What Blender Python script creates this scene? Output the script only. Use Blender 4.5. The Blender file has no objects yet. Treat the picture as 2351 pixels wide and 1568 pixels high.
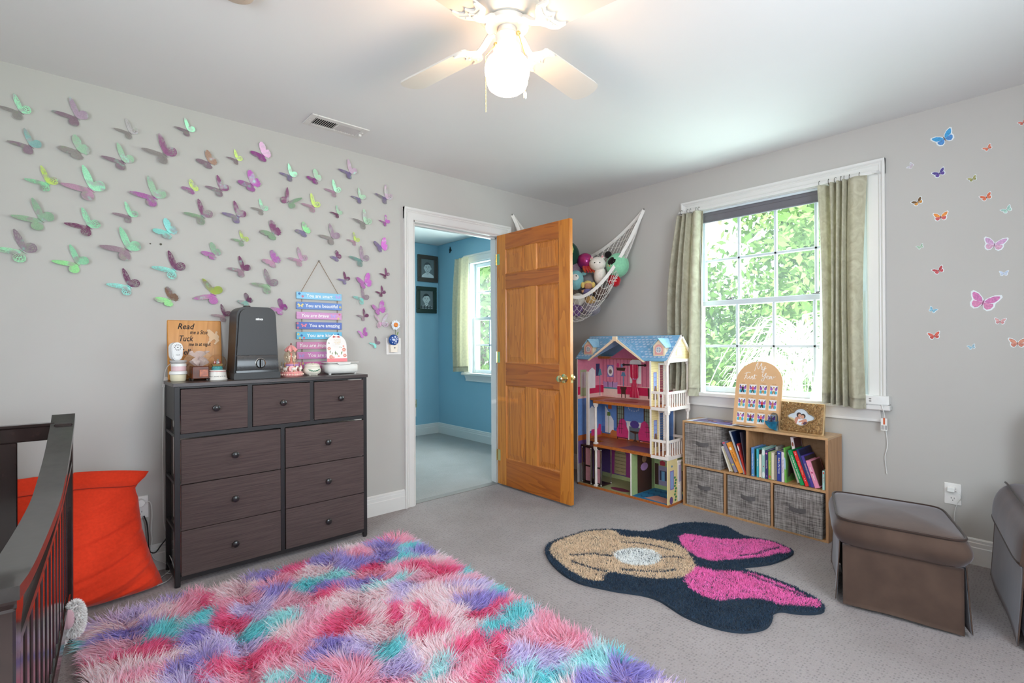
import bpy, bmesh, math, random
import numpy as np
from mathutils import Vector, Matrix
D = bpy.data
S = bpy.context.scene
COL = S.collection
PI = math.pi
R = math.radians
random.seed(7)

# ------------------------------------------------------------------ camera
YAW, PITCH, ROLL, FPX, CAMZ = R(48.2765), R(0.11165), R(-0.29469), 1165.52, 1.17
_f = Vector((math.cos(YAW)*math.cos(PITCH), math.sin(YAW)*math.cos(PITCH), math.sin(PITCH)))
_r0 = Vector((math.sin(YAW), -math.cos(YAW), 0)); _u0 = _r0.cross(_f)
_r = _r0*math.cos(ROLL) + _u0*math.sin(ROLL); _u = _u0*math.cos(ROLL) - _r0*math.sin(ROLL)
cd = D.cameras.new('camera'); cd.sensor_width = 36; cd.sensor_fit = 'HORIZONTAL'; cd.lens = FPX/2351*36; cd.clip_start = .02
cam = D.objects.new('camera', cd); COL.objects.link(cam)
cam.matrix_world = Matrix(((_r.x, _u.x, -_f.x, 0), (_r.y, _u.y, -_f.y, 0), (_r.z, _u.z, -_f.z, CAMZ), (0, 0, 0, 1)))
S.camera = cam

# ------------------------------------------------------------------ world, sun, daylight, exposure
S.view_settings.view_transform = 'Standard'; S.view_settings.look = 'None'; S.view_settings.gamma = 1
S.view_settings.use_curve_mapping = False
S.view_settings.exposure = 0.72
W = D.worlds.new('sky'); S.world = W; W.use_nodes = True
W.node_tree.nodes['Background'].inputs[0].default_value = (.86, .95, 1.0, 1)
W.node_tree.nodes['Background'].inputs[1].default_value = 3.4
sl = D.lights.new('sun', 'SUN'); sl.energy = 6.5; sl.angle = R(.6); sl.color = (1, .99, .96)
so = D.objects.new('sun', sl); COL.objects.link(so)
so.rotation_euler = Vector((.62, -.30, -.72)).to_track_quat('-Z', 'Y').to_euler()
def area(name, loc, d, sx, sy, e, c, portal=False):
    l = D.lights.new(name, 'AREA'); l.shape = 'RECTANGLE'; l.size = sx; l.size_y = sy; l.energy = e; l.color = c
    o = D.objects.new(name, l); COL.objects.link(o); o.location = loc
    o.rotation_euler = Vector(d).to_track_quat('-Z', 'Z').to_euler()
    l.cycles.is_portal = portal
    return o
# daylight through the openings of the room (two windows behind the camera, the one in view, the one of the blue room)
area('daylight_back_window', (1.3, -.80, 1.45), (0, 1, -.05), 1.5, 1.3, 21, (.72, .87, 1))
area('daylight_side_window', (-1.42, .6, 1.45), (1, 0, -.05), 1.4, 1.3, 19, (.72, .87, 1))
area('daylight_window', (3.80, 1.39, 1.46), (-1, 0, -.08), 1.05, 1.25, 26, (.86, .95, 1))
area('daylight_blue_room', (3.93, 4.3, 1.46), (-1, 0, -.1), 1.0, 1.2, 48, (.88, .96, 1))

# ------------------------------------------------------------------ colour and materials
def lin(c):
    if isinstance(c, str):
        c = c.lstrip('#'); c = tuple(int(c[i:i+2], 16)/255 for i in (0, 2, 4))
    return tuple((x/12.92 if x <= .04045 else ((x+.055)/1.055)**2.4) for x in c[:3])
MATS = {}
def mat(name, col, rough=.6, metal=0, var=.06, scale=14, bump=0, bscale=60, stretch=(1, 1, 1), col2=None, emit=0, spec=.5, alpha=1, sheen=0, coat=0, trans=0, bdist=.002):
    if name in MATS: return MATS[name]
    m = D.materials.new(name); m.use_nodes = True; MATS[name] = m
    nt = m.node_tree; N = nt.nodes; L = nt.links; b = N['Principled BSDF']
    c = lin(col)
    tc = N.new('ShaderNodeTexCoord'); mp = N.new('ShaderNodeMapping'); mp.inputs['Scale'].default_value = stretch
    L.new(tc.outputs['Object'], mp.inputs[0])
    nz = N.new('ShaderNodeTexNoise'); nz.inputs['Scale'].default_value = scale; nz.inputs['Detail'].default_value = 4
    L.new(mp.outputs[0], nz.inputs['Vector'])
    mx = N.new('ShaderNodeMix'); mx.data_type = 'RGBA'
    rp = N.new('ShaderNodeMapRange'); rp.inputs[1].default_value = .3; rp.inputs[2].default_value = .7
    L.new(nz.outputs['Fac'], rp.inputs[0]); L.new(rp.outputs[0], mx.inputs[0])
    if col2 is None:
        a = tuple(x*(1-var) for x in c); d = tuple(min(1, x*(1+var)) for x in c)
    else: a, d = c, lin(col2)
    mx.inputs[6].default_value = (*a, 1); mx.inputs[7].default_value = (*d, 1)
    L.new(mx.outputs[2], b.inputs['Base Color'])
    b.inputs['Roughness'].default_value = rough; b.inputs['Metallic'].default_value = metal
    b.inputs['Specular IOR Level'].default_value = spec
    if sheen: b.inputs['Sheen Weight'].default_value = sheen; b.inputs['Sheen Roughness'].default_value = .35
    if coat: b.inputs['Coat Weight'].default_value = coat; b.inputs['Coat Roughness'].default_value = .08
    if emit:
        b.inputs['Emission Color'].default_value = (*c, 1); b.inputs['Emission Strength'].default_value = emit
    if trans: b.inputs['Transmission Weight'].default_value = trans
    b.inputs['Alpha'].default_value = alpha
    if bump:
        n2 = N.new('ShaderNodeTexNoise'); n2.inputs['Scale'].default_value = bscale; n2.inputs['Detail'].default_value = 3
        L.new(mp.outputs[0], n2.inputs['Vector'])
        bp = N.new('ShaderNodeBump'); bp.inputs['Strength'].default_value = bump; bp.inputs['Distance'].default_value = bdist
        L.new(n2.outputs['Fac'], bp.inputs['Height']); L.new(bp.outputs[0], b.inputs['Normal'])
    return m
def wood(name, light, dark, axis=2, scale=9, rough=.35, coat=.25, ring=7, dist=5):
    """long-grained wood; axis = grain direction in object space"""
    if name in MATS: return MATS[name]
    m = D.materials.new(name); m.use_nodes = True; MATS[name] = m
    nt = m.node_tree; N = nt.nodes; L = nt.links; b = N['Principled BSDF']
    tc = N.new('ShaderNodeTexCoord'); mp = N.new('ShaderNodeMapping')
    sc = [scale]*3; sc[axis] = scale*.09; mp.inputs['Scale'].default_value = sc
    L.new(tc.outputs['Object'], mp.inputs[0])
    nz = N.new('ShaderNodeTexNoise'); nz.inputs['Scale'].default_value = 1; nz.inputs['Detail'].default_value = 3; nz.inputs['Distortion'].default_value = .6
    L.new(mp.outputs[0], nz.inputs['Vector'])
    mu = N.new('ShaderNodeMath'); mu.operation = 'MULTIPLY'; mu.inputs[1].default_value = ring
    L.new(nz.outputs['Fac'], mu.inputs[0])
    fr = N.new('ShaderNodeMath'); fr.operation = 'FRACT'; L.new(mu.outputs[0], fr.inputs[0])
    pw = N.new('ShaderNodeMath'); pw.operation = 'POWER'; pw.inputs[1].default_value = 2.2; L.new(fr.outputs[0], pw.inputs[0])
    n2 = N.new('ShaderNodeTexNoise'); n2.inputs['Scale'].default_value = dist; n2.inputs['Detail'].default_value = 5
    L.new(mp.outputs[0], n2.inputs['Vector'])
    ad = N.new('ShaderNodeMath'); ad.operation = 'MULTIPLY_ADD'; ad.inputs[1].default_value = .55; L.new(pw.outputs[0], ad.inputs[0])
    m3 = N.new('ShaderNodeMath'); m3.operation = 'MULTIPLY'; m3.inputs[1].default_value = .5; L.new(n2.outputs['Fac'], m3.inputs[0]); L.new(m3.outputs[0], ad.inputs[2])
    mx = N.new('ShaderNodeMix'); mx.data_type = 'RGBA'
    mx.inputs[6].default_value = (*lin(light), 1); mx.inputs[7].default_value = (*lin(dark), 1)
    L.new(ad.outputs[0], mx.inputs[0]); L.new(mx.outputs[2], b.inputs['Base Color'])
    b.inputs['Roughness'].default_value = rough
    if coat: b.inputs['Coat Weight'].default_value = coat; b.inputs['Coat Roughness'].default_value = .15
    return m
def attr_mat(name, attr='col', rough=.8, trans=0, sheen=0):
    """colour of the fibres comes from a stored colour per strand"""
    if name in MATS: return MATS[name]
    m = D.materials.new(name); m.use_nodes = True; MATS[name] = m
    N = m.node_tree.nodes; L = m.node_tree.links; b = N['Principled BSDF']
    a = N.new('ShaderNodeAttribute'); a.attribute_name = attr
    L.new(a.outputs['Color'], b.inputs['Base Color']); b.inputs['Roughness'].default_value = rough
    b.inputs['Specular IOR Level'].default_value = .2
    if sheen: b.inputs['Sheen Weight'].default_value = sheen
    if trans:
        t = N.new('ShaderNodeBsdfTranslucent'); L.new(a.outputs['Color'], t.inputs[0])
        x = N.new('ShaderNodeMixShader'); x.inputs[0].default_value = trans
        L.new(b.outputs[0], x.inputs[1]); L.new(t.outputs[0], x.inputs[2])
        L.new(x.outputs[0], N['Material Output'].inputs[0])
    return m
def glass(name, tint='#ffffff', rough=.02, refl=1.0, haze=0):
    """thin clear sheet: lets light through, reflects by Fresnel"""
    if name in MATS: return MATS[name]
    m = D.materials.new(name); m.use_nodes = True; MATS[name] = m
    nt = m.node_tree; N = nt.nodes; L = nt.links; N.remove(N['Principled BSDF'])
    t = N.new('ShaderNodeBsdfTransparent'); t.inputs[0].default_value = (*lin(tint), 1)
    g = N.new('ShaderNodeBsdfGlossy'); g.inputs['Roughness'].default_value = rough
    lw = N.new('ShaderNodeLayerWeight'); lw.inputs[0].default_value = .5
    pw = N.new('ShaderNodeMath'); pw.operation = 'POWER'; pw.inputs[1].default_value = 4.5; L.new(lw.outputs['Facing'], pw.inputs[0])
    mu = N.new('ShaderNodeMath'); mu.operation = 'MULTIPLY_ADD'; mu.inputs[1].default_value = .55*refl; mu.inputs[2].default_value = .035*refl; L.new(pw.outputs[0], mu.inputs[0])
    x = N.new('ShaderNodeMixShader'); L.new(mu.outputs[0], x.inputs[0]); L.new(t.outputs[0], x.inputs[1]); L.new(g.outputs[0], x.inputs[2])
    if haze:      # washed-out veil over the view, put into the pane as translucent white
        tr = N.new('ShaderNodeBsdfTranslucent'); tr.inputs[0].default_value = (.9, .97, 1, 1); x2 = N.new('ShaderNodeMixShader'); x2.inputs[0].default_value = haze
        L.new(x.outputs[0], x2.inputs[1]); L.new(tr.outputs[0], x2.inputs[2]); x = x2
    L.new(x.outputs[0], N['Material Output'].inputs[0])
    return m
def cloth(name, col, trans=.3, col2=None, scale=30, rough=.9, sheen=.2, var=.08, bump=.3, stretch=(1, 1, 1)):
    m = mat(name, col, rough, var=var, scale=scale, col2=col2, sheen=sheen, bump=bump, bscale=scale*6, stretch=stretch, spec=.15)
    if trans and not m.get('tr'):
        m['tr'] = 1; N = m.node_tree.nodes; L = m.node_tree.links; b = N['Principled BSDF']
        t = N.new('ShaderNodeBsdfTranslucent'); L.new(b.inputs['Base Color'].links[0].from_socket, t.inputs[0])
        x = N.new('ShaderNodeMixShader'); x.inputs[0].default_value = trans
        L.new(b.outputs[0], x.inputs[1]); L.new(t.outputs[0], x.inputs[2]); L.new(x.outputs[0], N['Material Output'].inputs[0])
    return m

# ------------------------------------------------------------------ mesh builder
I4 = Matrix.Identity(4)
def TR(loc=(0, 0, 0), rz=0, rx=0, ry=0, sc=1):
    return Matrix.Translation(loc) @ Matrix.Rotation(rz, 4, 'Z') @ Matrix.Rotation(ry, 4, 'Y') @ Matrix.Rotation(rx, 4, 'X') @ Matrix.Scale(sc, 4)
def frame(o, ex, ey, ez=None):
    """matrix whose local x, y, z run along ex, ey, ez from point o"""
    ex = Vector(ex).normalized(); ey = Vector(ey).normalized(); ez = Vector(ez).normalized() if ez else ex.cross(ey)
    return Matrix(((ex.x, ey.x, ez.x, o[0]), (ex.y, ey.y, ez.y, o[1]), (ex.z, ey.z, ez.z, o[2]), (0, 0, 0, 1)))
class MB:
    def __init__(s, T=None): s.v = []; s.f = []; s.m = []; s.T = T; s.mi = 0
    def add(s, vs, fs, T=None):
        o = len(s.v)
        for p in vs:
            p = Vector(p)
            if T is not None: p = T @ p
            if s.T is not None: p = s.T @ p
            s.v.append(p)
        for f in fs: s.f.append([i+o for i in f]); s.m.append(s.mi)
        return s
    def box(s, x0, x1, y0, y1, z0, z1, b=0, T=None):
        if x0 > x1: x0, x1 = x1, x0
        if y0 > y1: y0, y1 = y1, y0
        if z0 > z1: z0, z1 = z1, z0
        b = min(b, (x1-x0)*.49, (y1-y0)*.49, (z1-z0)*.49)
        if b <= 0:
            v = [(x, y, z) for x in (x0, x1) for y in (y0, y1) for z in (z0, z1)]
            return s.add(v, [(0, 1, 3, 2), (4, 6, 7, 5), (0, 4, 5, 1), (2, 3, 7, 6), (0, 2, 6, 4), (1, 5, 7, 3)], T)
        lo = (x0, y0, z0); hi = (x1, y1, z1); vs = []; idx = {}
        for cx in (0, 1):
            for cy in (0, 1):
                for cz in (0, 1):
                    c = (cx, cy, cz)
                    for a in range(3):
                        p = [(hi[k]-b if c[k] else lo[k]+b) for k in range(3)]
                        p[a] = hi[a] if c[a] else lo[a]
                        idx[(c, a)] = len(vs); vs.append(p)
        fs = []
        for a in range(3):
            u, w = (a+1) % 3, (a+2) % 3
            for sgn in (0, 1):
                q = []
                for (i, j) in ((0, 0), (1, 0), (1, 1), (0, 1)):
                    c = [0]*3; c[a] = sgn; c[u] = i; c[w] = j; q.append(idx[(tuple(c), a)])
                fs.append(q if sgn else q[::-1])
            for i in (0, 1):
                for j in (0, 1):
                    c0 = [0]*3; c0[u] = i; c0[w] = j; c1 = list(c0); c1[a] = 1
                    q = [idx[(tuple(c0), u)], idx[(tuple(c1), u)], idx[(tuple(c1), w)], idx[(tuple(c0), w)]]
                    fs.append(q if (i ^ j) else q[::-1])
        for cx in (0, 1):
            for cy in (0, 1):
                for cz in (0, 1):
                    c = (cx, cy, cz); q = [idx[(c, 0)], idx[(c, 1)], idx[(c, 2)]]
                    fs.append(q if (cx+cy+cz) % 2 else q[::-1])
        return s.add(vs, fs, T)
    def lathe(s, prof, c=(0, 0, 0), seg=24, T=None, a0=0, a1=2*PI, cap=True, sx=1, sy=1):
        """prof: list of (r, z) bottom to top"""
        full = abs(a1-a0-2*PI) < 1e-6; n = seg if full else seg+1
        vs = []; fs = []
        for r, z in prof:
            for k in range(n):
                a = a0+(a1-a0)*k/seg; vs.append((c[0]+r*math.cos(a)*sx, c[1]+r*math.sin(a)*sy, c[2]+z))
        for i in range(len(prof)-1):
            for k in range(seg):
                k2 = (k+1) % n
                fs.append((i*n+k, i*n+k2, (i+1)*n+k2, (i+1)*n+k))
        if cap and full:
            if prof[0][0] > 1e-5: fs.append(tuple(range(n))[::-1])
            if prof[-1][0] > 1e-5: fs.append(tuple((len(prof)-1)*n+k for k in range(n)))
        return s.add(vs, fs, T)
    def cyl(s, a, b, r, r2=None, seg=12, T=None):
        a = Vector(a); b = Vector(b); d = b-a; L = d.length
        q = d.to_track_quat('Z', 'Y').to_matrix().to_4x4(); q.translation = a
        return s.lathe([(r, 0), (r if r2 is None else r2, L)], seg=seg, T=(T @ q) if T is not None else q)
    def ball(s, c, r, seg=16, rings=10, sx=1, sy=1, sz=1, T=None):
        prof = [(max(1e-6, r*math.sin(PI*i/rings)), -r*math.cos(PI*i/rings)*sz) for i in range(rings+1)]
        return s.lathe(prof, c, seg, T, cap=False, sx=sx, sy=sy)
    def tube(s, pts, r, seg=8, closed=False, T=None):
        P = [Vector(p) for p in pts]; n = len(P)
        rr = r if isinstance(r, (list, tuple)) else [r]*n
        vs = []; fs = []; nrm = None
        for i in range(n):
            t = (P[(i+1) % n]-P[i-1]) if closed else (P[min(i+1, n-1)]-P[max(i-1, 0)])
            t = t.normalized() if t.length > 1e-9 else Vector((0, 0, 1))
            if nrm is None:
                nrm = t.orthogonal().normalized()
            nrm = (nrm-t*nrm.dot(t)); nrm = nrm.normalized() if nrm.length > 1e-6 else t.orthogonal().normalized()
            bi = t.cross(nrm)
            for k in range(seg):
                a = 2*PI*k/seg; vs.append(P[i]+(nrm*math.cos(a)+bi*math.sin(a))*rr[i])
        for i in range(n if closed else n-1):
            j = (i+1) % n
            for k in range(seg):
                k2 = (k+1) % seg; fs.append((i*seg+k, i*seg+k2, j*seg+k2, j*seg+k))
        if not closed: fs += [tuple(range(seg))[::-1], tuple((n-1)*seg+k for k in range(seg))]
        return s.add(vs, fs, T)
    def prism(s, poly, z0, z1, T=None):
        n = len(poly)
        ar = sum(poly[i][0]*poly[(i+1) % n][1]-poly[(i+1) % n][0]*poly[i][1] for i in range(n))
        if ar < 0: poly = poly[::-1]
        vs = [(x, y, z0) for x, y in poly]+[(x, y, z1) for x, y in poly]
        fs = [tuple(range(n))[::-1], tuple(range(n, 2*n))]+[(i, (i+1) % n, n+(i+1) % n, n+i) for i in range(n)]
        return s.add(vs, fs, T)
    def grid(s, fn, nu, nv, T=None, cu=False, thick=0):
        vs = [Vector(fn(i/nu, j/nv)) for i in range(nu+(0 if cu else 1)) for j in range(nv+1)]
        mu = nu if cu else nu+1; w = nv+1
        fs = []
        for i in range(nu):
            a = i; b = (i+1) % mu
            for j in range(nv): fs.append((a*w+j, b*w+j, b*w+j+1, a*w+j+1))
        if thick:
            nr = [Vector() for _ in vs]
            for f in fs:
                n = (vs[f[2]]-vs[f[0]]).cross(vs[f[3]]-vs[f[1]])
                for i in f: nr[i] += n
            o = len(vs); bk = [v-(n.normalized() if n.length else n)*thick for v, n in zip(vs, nr)]
            vs = vs+bk; fs2 = fs+[tuple(x+o for x in f[::-1]) for f in fs]
            def edge(ids):
                for p, q in zip(ids[:-1], ids[1:]): fs2.append((p, p+o, q+o, q))
            edge([i*w for i in range(mu)][::-1]); edge([i*w+nv for i in range(mu)])
            if not cu: edge([j for j in range(w)]); edge([(mu-1)*w+j for j in range(w)][::-1])
            else:
                fs2.append(((mu-1)*w, (mu-1)*w+o, o, 0)[::-1]); fs2.append(((mu-1)*w+nv, (mu-1)*w+nv+o, nv+o, nv))
            fs = fs2
        return s.add(vs, fs, T)
    def text(s, txt, T, size, ex=.0004, align='CENTER', shear=0, w=None, bold=0):
        me = text_mesh(txt, size, ex, align, shear, w, bold)
        s.add([v.co for v in me.vertices], [tuple(p.vertices) for p in me.polygons], T)
        D.meshes.remove(me); return s
    def build(s, name, mats, parent=None, smooth=35):
        base = Vector((0, 0, 0))
        q = parent
        if q is not None:
            while q.parent is not None: q = q.parent
            base = Vector(q.location)
        me = D.meshes.new(name)
        if parent is None:
            lo = [min(v[k] for v in s.v) for k in range(3)]; hi = [max(v[k] for v in s.v) for k in range(3)]
            base = Vector(((lo[0]+hi[0])/2, (lo[1]+hi[1])/2, lo[2]))
        me.from_pydata([tuple(v-base) for v in s.v], [], s.f)
        mats = mats if isinstance(mats, (list, tuple)) else [mats]
        for m in mats: me.materials.append(m)
        if len(mats) > 1: me.polygons.foreach_set('material_index', s.m)
        if smooth:
            me.polygons.foreach_set('use_smooth', [True]*len(me.polygons))
            me.set_sharp_from_angle(angle=R(smooth))
        me.update()
        o = D.objects.new(name, me); COL.objects.link(o)
        if parent is not None: o.parent = parent
        else: o.location = base
        return o
_tc = {}
def text_mesh(txt, size, ex, align, shear, w, bold):
    c = D.curves.new('t', 'FONT'); c.body = txt; c.size = size; c.extrude = ex; c.align_x = align; c.align_y = 'CENTER'; c.shear = shear; c.offset = bold
    c.resolution_u = 2
    o = D.objects.new('t', c)
    me = D.meshes.new_from_object(o)
    D.objects.remove(o); D.curves.remove(c)
    if w and len(me.vertices):
        xs = [v.co.x for v in me.vertices]; k = w/max(1e-6, max(xs)-min(xs))
        for v in me.vertices: v.co.x *= k
    return me
def tag(o, label=None, cat=None, group=None, kind=None):
    if label: o['label'] = label
    if cat: o['category'] = cat
    if group: o['group'] = group
    if kind: o['kind'] = kind
    return o
def thing(name, label, cat, loc, group=None):
    o = D.objects.new(name, None); COL.objects.link(o); o.location = loc; o.empty_display_size = .05
    return tag(o, label, cat, group)
def part(name, mb, m, parent, label=None, smooth=35, kind=None):
    o = mb.build(name, m, parent, smooth)
    return tag(o, label, None, None, kind)
def struct(name, mb, m, smooth=0):
    return tag(mb.build(name, m, None, smooth), kind='structure')
def dup(root, delta=(0, 0, 0), label=None, group=None):
    r = root.copy(); COL.objects.link(r); r.location = Vector(root.location)+Vector(delta)
    if label: r['label'] = label
    if group: r['group'] = group
    for ch in list(root.children):
        c = ch.copy(); COL.objects.link(c); c.parent = r
        for g in ch.children:
            e = g.copy(); COL.objects.link(e); e.parent = c
    return r
def smoothpath(pts, n=8, closed=False):
    P = [Vector(p) for p in pts]; out = []; N = len(P)
    for i in range(N if closed else N-1):
        p0 = P[i-1] if (closed or i > 0) else P[0]; p1 = P[i]; p2 = P[(i+1) % N]; p3 = P[(i+2) % N] if (closed or i+2 < N) else P[-1]
        for k in range(n):
            t = k/n
            out.append(.5*((2*p1)+(-p0+p2)*t+(2*p0-5*p1+4*p2-p3)*t*t+(-p0+3*p1-3*p2+p3)*t**3))
    if not closed: out.append(P[-1])
    return out
def ellipse(cx, cy, rx, ry, n=20, a0=0, a1=2*PI):
    k = n if abs(a1-a0-2*PI) < 1e-6 else n+1
    return [(cx+rx*math.cos(a0+(a1-a0)*i/n), cy+ry*math.sin(a0+(a1-a0)*i/n)) for i in range(k)]
def interp(xs, ys, x): return float(np.interp(x, xs, ys))
# ================================================================== the room
XR, YL, CEI = 3.57, 3.20, 2.437          # right wall face, left wall face, ceiling
XB, YB = -1.30, -0.70                    # the two walls behind the camera
OX, OY = 3.694, 5.584                    # blue room beyond the door: right wall, back wall
M_wall = mat('greige_paint', '#bab5b0', .75, var=.015, scale=3, bump=.04, bscale=240)
M_blue = mat('blue_paint', '#8db6c8', .75, var=.015, scale=3, bump=.04, bscale=240)
M_ceil = mat('ceiling_paint', '#e4e1e0', .85, var=.01, scale=2, bump=.05, bscale=180)
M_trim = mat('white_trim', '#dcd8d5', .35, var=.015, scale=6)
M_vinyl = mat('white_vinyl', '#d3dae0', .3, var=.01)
def carpet_mat(name, col, col2, pit):
    m = mat(name, col, .95, var=.05, scale=3.5, col2=col2, spec=.1, sheen=.25)
    N = m.node_tree.nodes; L = m.node_tree.links; b = N['Principled BSDF']
    tc = N.new('ShaderNodeTexCoord'); mp = N.new('ShaderNodeMapping'); mp.inputs['Scale'].default_value = (1.0, 1.55, 1)
    mp.inputs['Rotation'].default_value = (0, 0, R(0)); L.new(tc.outputs['Object'], mp.inputs[0])
    vo = N.new('ShaderNodeTexVoronoi'); vo.inputs['Scale'].default_value = 58; vo.inputs['Randomness'].default_value = .42
    L.new(mp.outputs[0], vo.inputs['Vector'])
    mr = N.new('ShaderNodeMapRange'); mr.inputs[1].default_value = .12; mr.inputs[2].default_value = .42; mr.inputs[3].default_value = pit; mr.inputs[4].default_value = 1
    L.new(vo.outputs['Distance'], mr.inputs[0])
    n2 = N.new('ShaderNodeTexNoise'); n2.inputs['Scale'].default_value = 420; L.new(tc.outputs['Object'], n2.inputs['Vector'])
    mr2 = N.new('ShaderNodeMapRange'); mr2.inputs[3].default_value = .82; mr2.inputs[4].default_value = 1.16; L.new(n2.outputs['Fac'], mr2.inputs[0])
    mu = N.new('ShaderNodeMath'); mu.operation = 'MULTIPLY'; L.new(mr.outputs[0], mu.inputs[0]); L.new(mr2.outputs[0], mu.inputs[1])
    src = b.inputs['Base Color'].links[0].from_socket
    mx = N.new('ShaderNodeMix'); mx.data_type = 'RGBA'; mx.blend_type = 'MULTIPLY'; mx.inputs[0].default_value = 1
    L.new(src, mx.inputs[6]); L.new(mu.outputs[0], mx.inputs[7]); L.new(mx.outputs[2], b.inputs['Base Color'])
    ad = N.new('ShaderNodeMath'); ad.operation = 'ADD'; L.new(vo.outputs['Distance'], ad.inputs[0]); L.new(n2.outputs['Fac'], ad.inputs[1])
    bp = N.new('ShaderNodeBump'); bp.inputs['Strength'].default_value = .7; bp.inputs['Distance'].default_value = .006
    L.new(ad.outputs[0], bp.inputs['Height']); L.new(bp.outputs[0], b.inputs['Normal'])
    return m
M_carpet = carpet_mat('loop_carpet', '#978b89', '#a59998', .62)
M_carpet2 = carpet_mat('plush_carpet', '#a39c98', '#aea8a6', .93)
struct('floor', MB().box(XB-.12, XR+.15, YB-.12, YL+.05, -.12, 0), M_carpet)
struct('floor_blue_room', MB().box(1.2, OX+.15, YL+.05, OY+.12, -.12, .002), M_carpet2)
struct('ceiling', MB().box(XB-.12, XR+.15, YB-.12, YL+.12, CEI, CEI+.15), M_ceil)
struct('ceiling_blue_room', MB().box(1.2, OX+.15, YL+.121, OY+.12, CEI+.003, CEI+.15), M_ceil)
DX0, DX1, DZ = 1.904, 2.735, 2.055       # door opening in the left wall
w = MB()
w.box(XB-.12, DX0, YL, YL+.06, 0, CEI); w.box(DX1, XR+.1, YL, YL+.06, 0, CEI); w.box(DX0, DX1, YL, YL+.06, DZ, CEI)
struct('wall_left', w, M_wall)
w = MB(); w.box(1.2, DX0, YL+.061, YL+.12, 0, CEI); w.box(DX1, OX+.1, YL+.061, YL+.12, 0, CEI); w.box(DX0, DX1, YL+.061, YL+.12, DZ, CEI)
struct('wall_blue_front', w, M_blue)
WY0, WY1, WZ0, WZ1 = .838, 1.942, .790, 2.135   # window opening in the right wall
def wall_x(name, x0, x1, y0, y1, m, op):
    a, b, c, d = op; w = MB()
    w.box(x0, x1, y0, a, 0, CEI); w.box(x0, x1, b, y1, 0, CEI); w.box(x0, x1, a, b, 0, c); w.box(x0, x1, a, b, d, CEI)
    return struct(name, w, m)
wall_x('wall_right', XR, XR+.15, YB-.12, YL, M_wall, (WY0, WY1, WZ0, WZ1))
wall_x('wall_rear', XB-.12, XB, YB-.12, YL, M_wall, (-.1, 1.3, .8, 2.1))
w = MB(); a, b, c, d = .55, 2.05, .8, 2.1
w.box(XB, a, YB-.12, YB, 0, CEI); w.box(b, XR, YB-.12, YB, 0, CEI); w.box(a, b, YB-.12, YB, 0, c); w.box(a, b, YB-.12, YB, d, CEI)
struct('wall_back', w, M_wall)
OW0, OW1 = 3.75, 4.91
wall_x('wall_blue_right', OX, OX+.15, YL+.12, OY+.12, M_blue, (OW0, OW1, .80, 2.14))
struct('wall_blue_back', MB().box(1.2, OX, OY, OY+.12, 0, CEI), M_blue)
struct('wall_blue_left', MB().box(1.08, 1.2, YL+.12, OY+.12, 0, CEI), M_blue)

# baseboards: flat board, bead and cap
def base_prof(): return [(0, 0), (.016, 0), (.016, .088), (.0125, .092), (.0125, .112), (.010, .116), (.010, .128), (.004, .135), (0, .135)]
def baseboard(name, a, b, nrm, m=M_trim):
    a = Vector((*a, 0)); b = Vector((*b, 0)); mb = MB(); L = (b-a).length
    mb.prism(base_prof(), 0, L, frame(a, nrm, (0, 0, 1), (b-a)) if Vector((*nrm[:2], 0)).cross(Vector((0, 0, 1))).dot(b-a) > 0 else frame(b, nrm, (0, 0, 1), (a-b)))
    return mb
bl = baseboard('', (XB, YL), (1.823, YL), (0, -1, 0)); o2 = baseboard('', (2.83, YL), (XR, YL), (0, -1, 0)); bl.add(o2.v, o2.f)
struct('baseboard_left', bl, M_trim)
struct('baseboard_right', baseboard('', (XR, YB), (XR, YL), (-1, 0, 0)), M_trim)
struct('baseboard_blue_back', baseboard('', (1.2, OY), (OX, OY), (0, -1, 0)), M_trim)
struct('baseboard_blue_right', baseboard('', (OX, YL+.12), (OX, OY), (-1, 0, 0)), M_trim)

# casings: back band, bead, flat; legs and head are parts of the trim
def casing(mb, p, along, out, inward, L, w=.083):
    """moulded board: p start, runs L along, proud along out, inward from the outer edge"""
    pr = [(0, 0), (.024, 0), (.024, .012), (.020, .018), (.016, .021), (.019, .026), (.016, .031), (.0135, .034), (.0135, w-.008), (.010, w), (0, w)]
    ex = Vector(out); ey = Vector(inward); ez = Vector(along)
    T = frame(p, ex, ey, ez); mb.prism(pr, 0, L, T)
def trim_root(name, loc):
    o = D.objects.new(name, None); COL.objects.link(o); o.location = loc; return tag(o, kind='structure')
t1 = trim_root('trim_1', (2.33, YL, 0))
CX0, CX1, CZ = 1.822, 2.830, 2.137
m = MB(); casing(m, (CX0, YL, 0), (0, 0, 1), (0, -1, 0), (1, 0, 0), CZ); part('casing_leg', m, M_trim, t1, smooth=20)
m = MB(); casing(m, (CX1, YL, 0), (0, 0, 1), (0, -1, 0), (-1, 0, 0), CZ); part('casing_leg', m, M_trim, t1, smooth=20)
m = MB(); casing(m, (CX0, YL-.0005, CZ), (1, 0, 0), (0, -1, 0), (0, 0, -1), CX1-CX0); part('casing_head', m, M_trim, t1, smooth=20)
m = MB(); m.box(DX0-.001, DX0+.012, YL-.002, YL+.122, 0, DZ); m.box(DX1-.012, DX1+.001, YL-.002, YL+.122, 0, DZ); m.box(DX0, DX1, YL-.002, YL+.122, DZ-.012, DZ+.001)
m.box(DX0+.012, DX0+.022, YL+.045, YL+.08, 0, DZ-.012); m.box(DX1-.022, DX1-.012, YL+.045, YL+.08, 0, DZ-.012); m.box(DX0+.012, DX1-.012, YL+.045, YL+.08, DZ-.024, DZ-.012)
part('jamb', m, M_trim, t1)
m = MB()
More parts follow.
